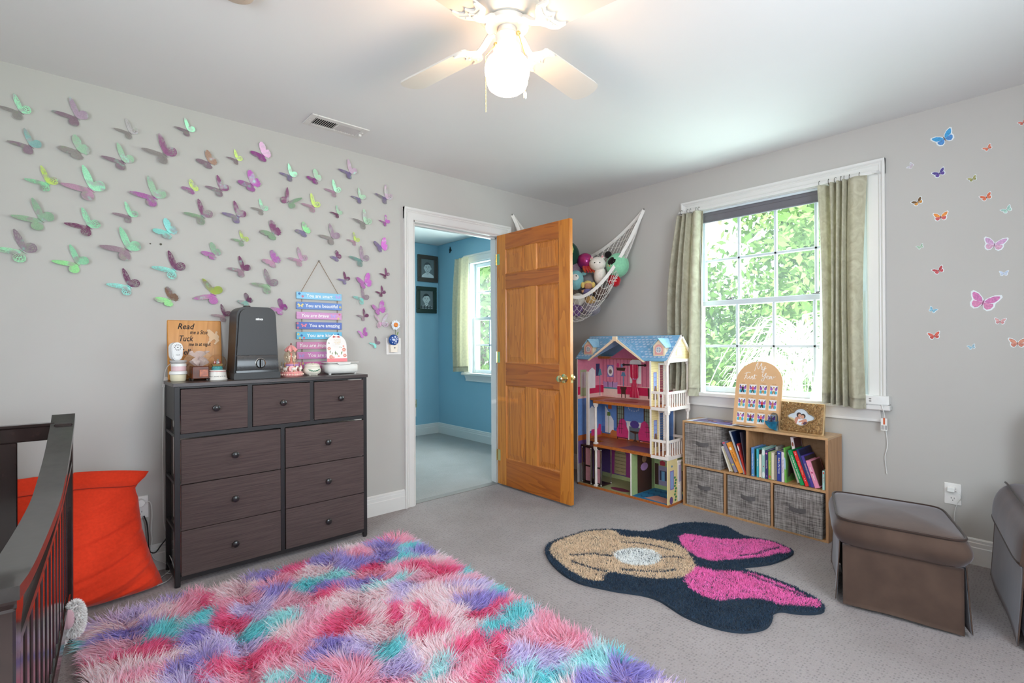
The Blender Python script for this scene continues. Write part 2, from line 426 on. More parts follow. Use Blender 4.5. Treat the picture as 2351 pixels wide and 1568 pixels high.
for x0, d in ((CX0, 1), (CX1, -1)): casing(m, (x0, YL+.12, 0), (0, 0, 1), (0, 1, 0), (d, 0, 0), CZ)
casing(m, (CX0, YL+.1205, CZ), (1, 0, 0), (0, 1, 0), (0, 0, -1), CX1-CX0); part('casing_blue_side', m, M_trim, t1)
struct('trim_2', MB().box(DX0+.013, DX1-.013, YL+.02, YL+.085, 0, .004), mat('carpet_seam', '#8b8684', .9))

# ---- the open six panel door, square to the wall, hinged on its right jamb
Wv = wood('pine_upright', '#d8892f', '#ab5c12', 2, 10); Wh = wood('pine_level', '#c06c1e', '#8a420a', 1, 10); Wp = wood('pine_panel', '#d28230', '#a35613', 2, 14)
dr = trim_root('door_1', (2.703, 2.797, .016))
X0, X1 = 2.688, 2.720
ys = (3.198, 3.092, 2.861, 2.738, 2.505, 2.398); zs = (.016, .232, .825, 1.006, 1.600, 1.721, 1.921, 2.047)
for (a, b) in ((ys[1], ys[0]), (ys[5], ys[4])): part('stile', MB().box(X0, X1, a, b, zs[0], zs[7], .002), Wv, dr)
for k in (0, 2, 4, 6): part('rail', MB().box(X0, X1, ys[4], ys[1], zs[k], zs[k+1], .0015), Wh, dr)
for k in (1, 3, 5): part('mullion', MB().box(X0, X1, ys[3], ys[2], zs[k], zs[k+1], .0015), Wv, dr)
for (a, b) in ((ys[2], ys[1]), (ys[4], ys[3])):
    for k in (1, 3, 5):
        z0, z1 = zs[k], zs[k+1]; m = MB()
        xm = (X0+X1)/2
        for sx in (-1, 1):
            def ring(d, h): return [(xm+sx*h, a+d, z0+d), (xm+sx*h, b-d, z0+d), (xm+sx*h, b-d, z1-d), (xm+sx*h, a+d, z1-d)]
            rs = [ring(0, .0155), ring(.008, .008), ring(.014, .0075), ring(.046, .0135), ring(.048, .0145)]
            vs = [p for r in rs for p in r]; fs = []
            for q in range(4):
                for e in range(4):
                    f = (q*4+e, q*4+(e+1) % 4, q*4+4+(e+1) % 4, q*4+4+e); fs.append(f if sx > 0 else f[::-1])
            fs.append((16, 17, 18, 19) if sx > 0 else (19, 18, 17, 16)); m.add(vs, fs)
        part('door_panel', m, Wp, dr, smooth=10)
Mbrass = mat('polished_brass', '#e8d49a', .12, 1, var=.03)
kz = .911; ky = 2.455
for sx, xx in ((-1, X0), (1, X1)):
    T = frame((xx, ky, kz), (0, 1, 0), (0, 0, sx), (sx, 0, 0))
    m = MB(); m.lathe([(.033, 0), (.032, .004), (.02, .008), (.012, .012), (.011, .03), (.018, .036), (.026, .045), (.027, .054), (.022, .061), (.012, .064), (.0001, .0645)], seg=28, T=T)
    part('door_knob', m, Mbrass, dr, 'polished brass knob and rose')
m = MB(); m.box(X0+.004, X1-.004, 2.3965, 2.3985, kz-.03, kz+.03); m.box(X0+.010, X1-.012, 2.386, 2.398, kz-.011, kz+.012, .003); part('latch_plate', m, Mbrass, dr)
for z in (.25, 1.05, 1.85):
    m = MB().cyl((X0-.004, 3.203, z-.045), (X0-.004, 3.203, z+.045), .006); m.box(X0-.002, X0+.0, 3.16, 3.2, z-.045, z+.045); part('hinge', m, Mbrass, dr)

# ---- the double hung window in view, casing, stool, apron, two sashes of eight panes
Mg = glass('window_glass', '#f4fbf9', refl=.7, haze=.012)
M_shade = mat('roller_shade', '#6d6a70', .8, bump=.2, bscale=300); M_lock = mat('sash_lock_metal', '#7d7a78', .4, .7)
def double_hung(name, X, y0, y1, z0, zm, z1, casw, cols, outer, apron):
    """frame fills y0..y1, z0..z1 in a wall whose room face is x = X"""
    rt = trim_root(name, (X, (y0+y1)/2, z0))
    cz = z1+casw
    for (a, d) in ((y0-casw, 1), (y1+casw, -1)):
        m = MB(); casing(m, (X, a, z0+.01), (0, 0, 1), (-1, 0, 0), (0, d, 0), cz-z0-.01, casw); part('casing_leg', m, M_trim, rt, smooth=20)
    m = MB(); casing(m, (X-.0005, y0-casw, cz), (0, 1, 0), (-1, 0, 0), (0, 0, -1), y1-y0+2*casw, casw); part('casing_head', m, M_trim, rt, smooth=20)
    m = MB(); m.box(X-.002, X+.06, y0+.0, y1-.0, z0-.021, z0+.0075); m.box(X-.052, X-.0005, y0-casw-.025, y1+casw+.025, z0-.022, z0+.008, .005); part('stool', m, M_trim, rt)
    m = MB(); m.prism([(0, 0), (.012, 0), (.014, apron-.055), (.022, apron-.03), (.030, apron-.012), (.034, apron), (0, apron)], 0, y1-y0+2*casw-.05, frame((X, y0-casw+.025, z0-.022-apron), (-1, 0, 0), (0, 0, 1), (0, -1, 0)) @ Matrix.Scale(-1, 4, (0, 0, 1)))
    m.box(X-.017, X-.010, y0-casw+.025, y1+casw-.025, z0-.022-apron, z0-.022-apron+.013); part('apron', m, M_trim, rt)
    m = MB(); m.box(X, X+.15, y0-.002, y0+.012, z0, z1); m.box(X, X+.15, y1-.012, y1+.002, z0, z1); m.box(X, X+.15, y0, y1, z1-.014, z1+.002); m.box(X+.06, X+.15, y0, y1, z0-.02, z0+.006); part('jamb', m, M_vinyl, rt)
    def sash(nm, x, za, zb, botr, topr):
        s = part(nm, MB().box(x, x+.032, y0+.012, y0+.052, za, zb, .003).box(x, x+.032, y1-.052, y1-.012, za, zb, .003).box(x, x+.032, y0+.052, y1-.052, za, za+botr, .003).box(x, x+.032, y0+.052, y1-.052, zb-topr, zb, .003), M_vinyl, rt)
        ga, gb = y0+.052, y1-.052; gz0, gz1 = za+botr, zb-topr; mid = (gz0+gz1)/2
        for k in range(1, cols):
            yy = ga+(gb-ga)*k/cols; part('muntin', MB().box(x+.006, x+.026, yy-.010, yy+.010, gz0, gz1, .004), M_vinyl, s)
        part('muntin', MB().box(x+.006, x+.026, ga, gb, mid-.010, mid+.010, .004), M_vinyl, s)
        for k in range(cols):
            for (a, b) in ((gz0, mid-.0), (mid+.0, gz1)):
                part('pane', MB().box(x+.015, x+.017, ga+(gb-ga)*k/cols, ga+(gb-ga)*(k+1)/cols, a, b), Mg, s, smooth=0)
        return s
    sash('lower_sash', X+.045, z0+.008, zm+.02, .040, .038)
    us = sash('upper_sash', X+.080, zm-.018, z1-.014, .038, .045)
    for yy in (y0+.26*(y1-y0), y0+.77*(y1-y0)):
        m = MB(); m.box(X+.05, X+.076, yy-.028, yy+.028, zm+.020, zm+.026, .002); m.cyl((X+.063, yy, zm+.026), (X+.063, yy, zm+.034), .011); m.box(X+.055, X+.068, yy-.04, yy+.005, zm+.032, zm+.037, .002)
        part('sash_lock', m, M_lock, rt)
    return rt
win = double_hung('window_1', XR, WY0, WY1, WZ0, 1.452, WZ1, .089, 4, True, .07)
m = MB(); m.box(XR+.01, XR+.034, WY0+.013, WY1-.013, 2.098, 2.121, .003); m.box(XR+.014, XR+.020, WY0+.02, WY1-.02, 2.062, 2.10); m.box(XR+.008, XR+.028, WY0+.02, WY1-.02, 2.048, 2.062, .004)
sh = m.build('roller_shade', M_shade); tag(sh, 'rolled up grey window shade under the head of the window', 'shade')
win2 = double_hung('window_2', OX, OW0, OW1, .80, 1.452, 2.135, .089, 4, True, .07)
# ================================================================== ceiling fan with its lit globe
FX, FY = 1.202, 1.366
fan = thing('ceiling_fan', 'white four-blade ceiling fan with one lit glass globe', 'ceiling fan', (FX, FY, CEI))
M_fan = mat('fan_white', '#d8d3cc', .3, var=.01, coat=.2); M_blade = mat('fan_blade_white', '#d5cfc7', .4, var=.02, scale=4)
def fl(prof, seg=40): return MB().lathe([(r, z) for r, z in prof], (FX, FY, 0), seg)
m = fl([(.075, 2.318), (.088, 2.322), (.098, 2.330), (.112, 2.350), (.118, 2.366), (.118, 2.374), (.113, 2.378), (.114, 2.402), (.105, 2.437)])
part('motor_housing', m, M_fan, fan)
m = MB()
for k in range(48):
    a = 2*PI*k/48; T = TR((FX, FY, 0), a) ; m.box(.1085, .1148, -.0022, .0022, 2.382, 2.402, T=T)
part('vent_slot', m, mat('fan_slot_dark', '#4a4440', .8), fan, kind='stuff')
part('flywheel', fl([(.060, 2.296), (.078, 2.299), (.080, 2.312), (.072, 2.320)]), M_fan, fan)
m = fl([(.036, 2.236), (.043, 2.238), (.043, 2.268), (.040, 2.272), (.034, 2.274), (.032, 2.297)]); part('switch_housing', m, M_fan, fan)
m = fl([(.043, 2.199), (.049, 2.203), (.050, 2.222), (.046, 2.236), (.040, 2.238)]); part('light_fitter', m, M_fan, fan)
Mglobe = mat('lit_opal_glass', '#ffd0a0', .3, var=.0, emit=27)
part('globe', fl([(.0001, 2.066), (.030, 2.068), (.053, 2.074), (.067, 2.085), (.073, 2.099), (.075, 2.116), (.079, 2.130), (.081, 2.146), (.079, 2.162), (.071, 2.180), (.056, 2.194), (.044, 2.200)]), Mglobe, fan, 'glowing white glass globe')
for k in range(4):
    a = R(98.4)-k*PI/2
    T = TR((FX, FY, 2.268), a) @ Matrix.Rotation(R(-11), 4, 'X')
    m = MB(T=T); N_ = 14
    out = [(.165, -.050), (.175, -.056)]+[(.20+i*.03, -.058-.0007*i) for i in range(11)]
    tip = [(.515+.045*math.cos(t), .066*math.sin(t)) for t in [R(-75+150*i/14) for i in range(15)]]
    poly = out+tip+[(x, -y) for x, y in out[::-1]]
    m.prism(poly, -.003, .003); part('blade', m, M_blade, fan, smooth=20)
    # iron arm: stem from the flywheel, spreading into a winged plate with three screws under the blade
    m = MB(T=TR((FX, FY, 2.268), a))
    m.tube(smoothpath([(.055, 0, .036), (.085, .0, .030), (.115, 0, .006), (.150, 0, -.008), (.175, 0, -.006)], 4), [.013]*9+[.012]*8, 8)
    ba = part('blade_arm', m, M_fan, fan)
    pl = MB(T=T)
    w = [(.135, 0), (.14, -.016), (.152, -.030), (.163, -.048), (.185, -.060), (.217, -.057), (.221, -.050), (.200, -.040), (.192, -.024), (.198, -.010), (.212, 0)]
    pl.prism(w+[(x, -y) for x, y in w[::-1][1:-1]], -.010, -.003)
    w2 = [(.142, 0), (.148, -.012), (.160, -.026), (.172, -.040), (.190, -.048), (.182, -.030), (.178, -.014), (.190, 0)]
    part('arm_plate', pl, M_fan, ba); pl = MB(T=T)
    pl.prism(w2+[(x, -y) for x, y in w2[::-1][1:-1]], -.013, -.009)
    part('plate_wing', pl, M_fan, ba)
    for (x, y) in ((.175, -.028), (.175, .028), (.19, 0)): part('screw_head', MB(T=T).ball((x, y, -.0135), .004, 8, 5), M_fan, ba)
Mgold = mat('bead_chain_gold', '#d9b878', .3, .9)
u = Vector((_r.x, _r.y, 0)).normalized(); fwd = Vector((_f.x, _f.y, 0)).normalized()
for sd, zt, zb, fob in ((-1, 2.222, 1.965, False), (1, 2.262, 2.035, True)):
    c = Vector((FX, FY, 0)); p0 = c+u*(.040*sd)-fwd*.03+Vector((0, 0, zt)); p1 = c+u*(.074*sd if sd < 0 else .062)-fwd*.068
    m = MB(); m.ball(p0, .008, 10, 6); m.tube([p0, p1+Vector((0, 0, 2.16))], .0016, 5)
    z = 2.16
    while z > zb: m.ball(p1+Vector((0, 0, z)), .0017, 6, 4); z -= .0046
    part('pull_chain', m, Mgold, fan)
    if fob: part('pull_fob', MB().lathe([(.001, 0), (.0055, .004), (.006, .02), (.004, .026), (.001, .027)], p1+Vector((0, 0, zb-.026)), 12), M_fan, fan)

# ---- ceiling register
v = thing('ceiling_vent', 'white slotted ceiling air register above the butterfly wall', 'air vent', (1.21, 2.885, CEI))
vx0, vx1, vy0, vy1 = 1.04, 1.378, 2.803, 2.965; Mv = mat('register_white', '#dfdad6', .45)
m = MB(); ix0, ix1, iy0, iy1 = vx0+.034, vx1-.040, vy0+.036, vy1-.036; xm = (ix0+ix1)/2
for q in ((vx0, ix0, vy0, vy1), (ix1, vx1, vy0, vy1), (ix0, ix1, vy0, iy0), (ix0, ix1, iy1, vy1), (xm-.006, xm+.006, iy0, iy1)): m.box(*q, CEI-.008, CEI-.001, .002)
part('vent_frame', m, Mv, v)
part('vent_box', MB().box(ix0, ix1, iy0, iy1, CEI-.0015, CEI-.0005), mat('duct_dark', '#1c1a18', .9), v)
for half, (a, b) in enumerate(((ix0, xm-.006), (xm+.006, ix1))):
    for k in range(11):
        x = a+(b-a)*(k+.5)/11; T = TR((x, 0, CEI-.005), 0, ry=R(40 if half else -40)); part('louver', MB(T=T).box(-.0052, .0052, iy0, iy1, -.0006, .0006), Mv, v)
m = MB(); m.box(ix1+.008, ix1+.026, (iy0+iy1)/2-.002, (iy0+iy1)/2+.012, CEI-.022, CEI-.008, .002); m.cyl((ix1+.02, iy0+.025, CEI-.011), (ix1+.02, iy0+.025, CEI-.007), .006); m.cyl((vx0+.016, (vy0+vy1)/2, CEI-.010), (vx0+.016, (vy0+vy1)/2, CEI-.007), .004); part('vent_lever', m, Mv, v)
# ---- smoke alarm whose rim just enters the frame at the top
sa = thing('smoke_detector', 'round off-white smoke alarm on the ceiling cut by the top edge', 'smoke alarm', (.470, 1.985, CEI))
part('housing', MB().lathe([(.045, -.034), (.055, -.030), (.062, -.018), (.062, -.001)], (.470, 1.985, CEI), 32), mat('alarm_plastic', '#cdb8a6', .5), sa)
part('grille', MB().lathe([(.03, -.037), (.03, -.033)], (.470, 1.985, CEI), 24), mat('alarm_grille', '#b9a594', .6), sa)
# ================================================================== holographic butterfly decals on the left wall
def foil(name, a, b, rough=.38, metal=.6):
    m = mat('foil_'+name, a, rough, metal, scale=34, col2=b, bump=.5, bscale=420, bdist=.0006)
    N = m.node_tree.nodes; L = m.node_tree.links; bs = N['Principled BSDF']; oi = N.new('ShaderNodeObjectInfo'); tc = N.new('ShaderNodeTexCoord')
    ad = N.new('ShaderNodeVectorMath'); ad.operation = 'ADD'; L.new(tc.outputs['Object'], ad.inputs[0]); L.new(oi.outputs['Location'], ad.inputs[1])
    nz = N.new('ShaderNodeTexNoise'); nz.inputs['Scale'].default_value = 2.6; nz.inputs['Detail'].default_value = 1; L.new(ad.outputs[0], nz.inputs['Vector'])
    mr = N.new('ShaderNodeMapRange'); mr.inputs[1].default_value = .50; mr.inputs[2].default_value = .66; mr.inputs[4].default_value = .75; L.new(nz.outputs['Fac'], mr.inputs[0])
    cr = N.new('ShaderNodeValToRGB'); e = cr.color_ramp.elements; e[0].position = .35; e[0].color = (*lin('#a7b39c'), 1); e[1].position = .7; e[1].color = (*lin('#9fe0c4'), 1); k = cr.color_ramp.elements.new(.55); k.color = (*lin('#b39aa8'), 1)
    n3 = N.new('ShaderNodeTexNoise'); n3.inputs['Scale'].default_value = 5; L.new(ad.outputs[0], n3.inputs['Vector']); L.new(n3.outputs['Fac'], cr.inputs[0])
    mx = N.new('ShaderNodeMix'); mx.data_type = 'RGBA'; L.new(mr.outputs[0], mx.inputs[0]); L.new(bs.inputs['Base Color'].links[0].from_socket, mx.inputs[6]); L.new(cr.outputs[0], mx.inputs[7]); L.new(mx.outputs[2], bs.inputs['Base Color'])  # foil highlights painted into the base colour as mint and mauve patches
    return m
FOIL = {'mint': foil('mint', '#8fdcae', '#bdf0c8'), 'cyan': foil('cyan', '#7fdcd0', '#b6f0ea'), 'plum': foil('plum', '#7a4a68', '#95607f'), 'mauve': foil('mauve', '#9a8290', '#b09aa6'),
        'grey': foil('grey', '#a39c9a', '#b9b2ae'), 'orchid': foil('orchid', '#b46bb0', '#cc8cc6'), 'magenta': foil('magenta', '#a4549c', '#ba6cb0'), 'violet': foil('violet', '#8f7ea8', '#a596b8'),
        'gold': foil('gold', '#d8d86a', '#b8e87a'), 'green': foil('green', '#86dc90', '#b4ecac'), 'sage': foil('sage', '#93b596', '#abc7a8'), 'teal': foil('teal', '#7fa9a4', '#98bdb4'), 'pink': foil('pink', '#c79ab6', '#d8b0c6'), 'brown': foil('brown', '#8a6a5e', '#a98a72')}
WING_A = [(0, .02), (.05, .22), (.14, .44), (.26, .64), (.40, .80), (.46, .80), (.46, .66), (.42, .50), (.36, .34), (.30, .22), (.27, .15), (.36, .16), (.46, .10), (.52, 0), (.50, -.12), (.42, -.22), (.30, -.25), (.18, -.20), (.08, -.10), (0, -.03)]     # pointed fore wing, round hind wing
WING_B = [(0, .02), (.05, .24), (.14, .46), (.26, .62), (.38, .66), (.46, .60), (.45, .50), (.48, .44), (.44, .36), (.45, .30), (.38, .22), (.33, .15), (.42, .12), (.47, .05), (.44, -.02), (.46, -.10), (.40, -.15), (.40, -.24), (.32, -.25), (.28, -.32), (.21, -.27), (.15, -.30), (.10, -.18), (0, -.03)]   # blunt scalloped wing
def wing_mesh(kind, lace):
    """one wing: fore and hind lobe, body edge on x = 0; the lace cut has holes between veins"""
    mb = MB(); base = WING_B if kind == 'B' else WING_A
    P = [Vector((x, y, 0)) for x, y in base]
    lift = lambda p: Vector((p.x, p.y, .06*p.x+.16*p.x*p.x))
    if not lace:
        S_ = [lift(p) for p in P]; n = len(S_); c = lift(Vector((.20, .08, 0)))
        mb.add(S_+[c], [(i, (i+1) % n, n) for i in range(n)])
    else:
        n = len(P); c = Vector((.20, .08, 0)); inn = [p.lerp(c, .13) for p in P]
        mb.add([lift(p) for p in P]+[lift(p) for p in inn], [(i, (i+1) % n, n+(i+1) % n, n+i) for i in range(n)])
        for i in range(1, n-1):
            a = inn[i]; o = Vector((.03, .03, 0)); d = (a-o); t = Vector((-d.y, d.x, 0)).normalized()*.014
            pts = [o-t, o+t, o.lerp(a, .5)+t*.9, a+t, a-t, o.lerp(a, .5)-t*.9]
            mb.add([lift(p) for p in pts], [(0, 5, 2, 1), (5, 4, 3, 2)])
        for f in (.42, .72):
            rg = [c.lerp(p, f) for p in P[1:-1]]; rg2 = [c.lerp(p, f+.09) for p in P[1:-1]]; k = len(rg)
            mb.add([lift(p) for p in rg]+[lift(p) for p in rg2], [(i, i+1, k+i+1, k+i) for i in range(k-1)])
    return mb
_wm = {}
def wing_data(kind, lace, foilname, s):
    k = (kind, lace, foilname)
    if k not in _wm:
        mb = wing_mesh(kind, lace); me = D.meshes.new('wing'); me.from_pydata([tuple(v) for v in mb.v], [], mb.f)
        me.materials.append(FOIL[foilname]); me.polygons.foreach_set('use_smooth', [True]*len(me.polygons)); _wm[k] = me
    return _wm[k]
_wf = {k: foil('w_'+k, *v) for k, v in {'x': ('#8a7080', '#a08a96')}.items()}
def butterfly(x, z, size, tilt, kind, lace, up, left, label, oa=20, ob=13, grp='iridescent butterfly decals'):
    """x, z on the wall; tilt turns the body axis (0 = head up); up / left = foil of each wing"""
    root = thing('butterfly_decal', label, 'wall decal', (x, YL-.002, z))
    T0 = Matrix.Rotation(PI/2, 4, 'X') @ Matrix.Rotation(tilt, 4, 'Z') @ Matrix.Scale(size, 4)   # decal plane: x along the wall, y up, z out of the wall
    for nm, sgn, col, ang in (('wing', 1, up, oa), ('wing', -1, left, ob)):
        o = D.objects.new(nm, wing_data(kind, lace, col, sgn)); COL.objects.link(o); o.parent = root
        o.matrix_local = T0 @ Matrix.Rotation(-R(ang)*sgn, 4, 'Y') @ Matrix.Rotation(-R(9)*sgn, 4, 'Z') @ Matrix.Diagonal((sgn, 1, 1, 1))
    b = MB(); b.tube([(0, -.16, .012), (0, .0, .025), (0, .13, .018)], [.012, .024, .014], 6)
    me = D.meshes.new('body'); me.from_pydata([tuple(v) for v in b.v], [], b.f); me.materials.append(FOIL[left])
    o = D.objects.new('body', me); COL.objects.link(o); o.parent = root; o.matrix_local = T0
    return root
# (x px, y px, size px, kind, lace, upper wing, left wing, label)
BF = [
(-0.129, 2.226, 0.085, 'A', 1, 'mint', 'grey', 'mint and grey lace butterfly decal, top in leftmost column', 52),
(-0.095, 2.079, 0.086, 'A', 0, 'teal', 'mauve', 'teal and mauve plain butterfly decal, second in leftmost column', 52),
(-0.039, 1.921, 0.087, 'A', 1, 'gold', 'mint', 'gold and mint lace butterfly decal, third in leftmost column', 52),
(-0.063, 1.747, 0.109, 'A', 0, 'sage', 'sage', 'sage plain butterfly decal, fourth in leftmost column', 52),
(-0.122, 1.595, 0.112, 'A', 1, 'mauve', 'mint', 'mauve and mint lace butterfly decal, lowest in leftmost column', 52),
(0.065, 2.257, 0.098, 'A', 0, 'mauve', 'mauve', 'mauve plain butterfly decal, top in second column from the left', 52),
(0.071, 2.098, 0.098, 'B', 0, 'sage', 'grey', 'sage and grey plain butterfly decal, second in second column from the left', 52),
(0.117, 1.923, 0.124, 'A', 0, 'mint', 'pink', 'mint and pink plain butterfly decal, third in second column from the left', 52),
(0.108, 1.74, 0.101, 'A', 1, 'mint', 'plum', 'mint and plum lace butterfly decal, fourth in second column from the left', 52),
(0.064, 1.558, 0.101, 'A', 0, 'mint', 'green', 'mint and green plain butterfly decal, lowest in second column from the left', 52),
(0.27, 2.24, 0.075, 'A', 1, 'grey', 'grey', 'grey lace butterfly decal, top in third column from the left', 52),
(0.242, 2.088, 0.098, 'A', 0, 'sage', 'mauve', 'sage and mauve plain butterfly decal, second in third column from the left', 52),
(0.369, 1.934, 0.116, 'A', 0, 'sage', 'orchid', 'sage and orchid plain butterfly decal, third in third column from the left', 52),
(0.267, 1.818, 0.079, 'A', 1, 'mint', 'mauve', 'mint and mauve lace butterfly decal, fourth in third column from the left', 52),
(0.258, 1.648, 0.124, 'A', 0, 'mint', 'mauve', 'mint and mauve plain butterfly decal, fifth in third column from the left', 52),
(0.263, 1.464, 0.101, 'A', 1, 'plum', 'cyan', 'plum and cyan lace butterfly decal, lowest in third column from the left', 52),
(0.521, 2.319, 0.072, 'A', 0, 'mint', 'mauve', 'mint and mauve plain butterfly decal, top in fourth column from the left', 52),
(0.417, 2.165, 0.115, 'A', 1, 'plum', 'grey', 'plum and grey lace butterfly decal, second in fourth column from the left', 52),
(0.538, 2.008, 0.068, 'B', 1, 'gold', 'orchid', 'gold and orchid lace butterfly decal, third in fourth column from the left', 52),
(0.429, 1.762, 0.093, 'B', 0, 'cyan', 'cyan', 'cyan plain butterfly decal, fourth in fourth column from the left', 52),
(0.455, 1.565, 0.112, 'A', 1, 'plum', 'cyan', 'plum and cyan lace butterfly decal, fifth in fourth column from the left', 52),
(0.435, 1.407, 0.091, 'B', 0, 'brown', 'green', 'brown and green plain butterfly decal, lowest in fourth column from the left', 52),
(0.619, 2.171, 0.086, 'B', 0, 'brown', 'mauve', 'brown and mauve plain butterfly decal, top in fifth column from the left', 52),
(0.676, 2.031, 0.088, 'A', 0, 'plum', 'mauve', 'plum and mauve plain butterfly decal, second in fifth column from the left', 52),
(0.588, 1.868, 0.103, 'A', 1, 'plum', 'sage', 'plum and sage lace butterfly decal, third in fifth column from the left', 52),
(0.638, 1.671, 0.082, 'B', 0, 'sage', 'orchid', 'sage and orchid plain butterfly decal, fourth in fifth column from the left', 52),
(0.637, 1.444, 0.113, 'A', 0, 'gold', 'orchid', 'gold and orchid plain butterfly decal, fifth in fifth column from the left', 70),
(0.69, 1.328, 0.075, 'A', 1, 'plum', 'mauve', 'plum and mauve lace butterfly decal, lowest in fifth column from the left', 52),
(0.758, 2.218, 0.063, 'A', 1, 'gold', 'mauve', 'gold and mauve lace butterfly decal, top in sixth column from the left', 52),
(0.835, 2.095, 0.104, 'B', 0, 'magenta', 'orchid', 'magenta and orchid plain butterfly decal, second in sixth column from the left', 52),
(0.761, 1.898, 0.094, 'A', 0, 'plum', 'violet', 'plum and violet plain butterfly decal, third in sixth column from the left', 52),
(0.785, 1.76, 0.07, 'A', 1, 'gold', 'sage', 'gold and sage lace butterfly decal, fourth in sixth column from the left', 52),
(0.785, 1.593, 0.09, 'A', 0, 'plum', 'mauve', 'plum and mauve plain butterfly decal, fifth in sixth column from the left', 52),
(0.807, 1.414, 0.068, 'B', 0, 'plum', 'teal', 'plum and teal plain butterfly decal, lowest in sixth column from the left', 52),
(0.897, 2.279, 0.097, 'B', 0, 'pink', 'magenta', 'pink and magenta plain butterfly decal, top in seventh column from the left', 52),
(0.89, 1.955, 0.071, 'A', 1, 'mint', 'grey', 'mint and grey lace butterfly decal, second in seventh column from the left', 52),
(0.95, 1.828, 0.1, 'B', 0, 'plum', 'sage', 'plum and sage plain butterfly decal, third in seventh column from the left', 52),
(0.952, 1.66, 0.089, 'B', 0, 'orchid', 'pink', 'orchid and pink plain butterfly decal, fourth in seventh column from the left', 52),
(0.925, 1.515, 0.111, 'A', 1, 'mauve', 'sage', 'mauve and sage lace butterfly decal, fifth in seventh column from the left', 52),
(0.993, 1.379, 0.085, 'B', 0, 'magenta', 'orchid', 'magenta and orchid plain butterfly decal, lowest in seventh column from the left', 52),
(1.054, 2.19, 0.079, 'A', 0, 'mint', 'violet', 'mint and violet plain butterfly decal, top in column left of the sign string', 52),
(1.205, 2.203, 0.081, 'B', 0, 'sage', 'magenta', 'sage and magenta plain butterfly decal, second in column left of the sign string', 52),
(1.038, 2.028, 0.095, 'A', 0, 'sage', 'plum', 'sage and plum plain butterfly decal, third in column left of the sign string', -30),
(1.19, 2.028, 0.088, 'A', 1, 'gold', 'pink', 'gold and pink lace butterfly decal, fourth in column left of the sign string', 52),
(1.134, 1.862, 0.08, 'B', 0, 'green', 'violet', 'green and violet plain butterfly decal, fifth in column left of the sign string', 52),
(1.109, 1.684, 0.089, 'A', 1, 'pink', 'pink', 'pink lace butterfly decal, lowest in column left of the sign string', 52),
(1.431, 2.291, 0.095, 'A', 0, 'mauve', 'violet', 'mauve and violet plain butterfly decal, top in column above and right of the sign', 52),
(1.328, 2.147, 0.083, 'A', 1, 'mint', 'pink', 'mint and pink lace butterfly decal, second in column above and right of the sign', 52),
(1.5, 2.134, 0.078, 'A', 0, 'sage', 'violet', 'sage and violet plain butterfly decal, third in column above and right of the sign', 52),
(1.347, 2.007, 0.061, 'A', 0, 'sage', 'plum', 'sage and plum plain butterfly decal, fourth in column above and right of the sign', 52),
(1.309, 1.847, 0.101, 'A', 0, 'mauve', 'grey', 'mauve and grey plain butterfly decal, fifth in column above and right of the sign', 52),
(1.462, 1.845, 0.067, 'A', 1, 'gold', 'pink', 'gold and pink lace butterfly decal, sixth in column above and right of the sign', 52),
(1.34, 1.725, 0.063, 'B', 0, 'plum', 'violet', 'plum and violet plain butterfly decal, seventh in column above and right of the sign', 52),
(1.395, 1.583, 0.064, 'A', 0, 'plum', 'violet', 'plum and violet plain butterfly decal, lowest in column above and right of the sign', 52),
(1.688, 2.172, 0.098, 'A', 1, 'mauve', 'violet', 'mauve and violet lace butterfly decal, top in last column by the door trim', 45),
(1.53, 1.976, 0.1, 'A', 1, 'sage', 'grey', 'sage and grey lace butterfly decal, second in last column by the door trim', 45),
(1.687, 2.003, 0.06, 'A', 0, 'magenta', 'orchid', 'magenta and orchid plain butterfly decal, third in last column by the door trim', 45),
(1.653, 1.83, 0.092, 'B', 0, 'magenta', 'violet', 'magenta and violet plain butterfly decal, fourth in last column by the door trim', 25),
(1.507, 1.725, 0.105, 'A', 1, 'mauve', 'teal', 'mauve and teal lace butterfly decal, fifth in last column by the door trim', 45),
(1.685, 1.639, 0.057, 'A', 0, 'plum', 'plum', 'plum plain butterfly decal, sixth in last column by the door trim', 45),
(1.531, 1.573, 0.097, 'B', 0, 'magenta', 'orchid', 'magenta and orchid plain butterfly decal, seventh in last column by the door trim', 25),
(1.655, 1.513, 0.059, 'A', 0, 'plum', 'plum', 'plum plain butterfly decal, eighth in last column by the door trim', 45),
(1.515, 1.467, 0.086, 'A', 1, 'mauve', 'cyan', 'mauve and cyan lace butterfly decal, ninth in last column by the door trim', 45),
(1.635, 1.399, 0.091, 'B', 0, 'magenta', 'orchid', 'magenta and orchid plain butterfly decal, tenth in last column by the door trim', 25),
(1.524, 1.348, 0.063, 'A', 0, 'plum', 'mauve', 'plum and mauve plain butterfly decal, eleventh in last column by the door trim', 45),
(1.651, 1.304, 0.091, 'A', 1, 'mauve', 'pink', 'mauve and pink lace butterfly decal, twelfth in last column by the door trim', 8),
(1.517, 1.231, 0.063, 'B', 0, 'magenta', 'orchid', 'magenta and orchid plain butterfly decal, thirteenth in last column by the door trim', 25),
(1.608, 1.164, 0.061, 'A', 0, 'mauve', 'cyan', 'mauve and cyan plain butterfly decal, lowest in last column by the door trim', 45)]
for (x, z, s, kd, lc, up, lf, lab, tl) in BF:
    butterfly(x, z, s, R(tl), kd, lc, up, lf, lab)
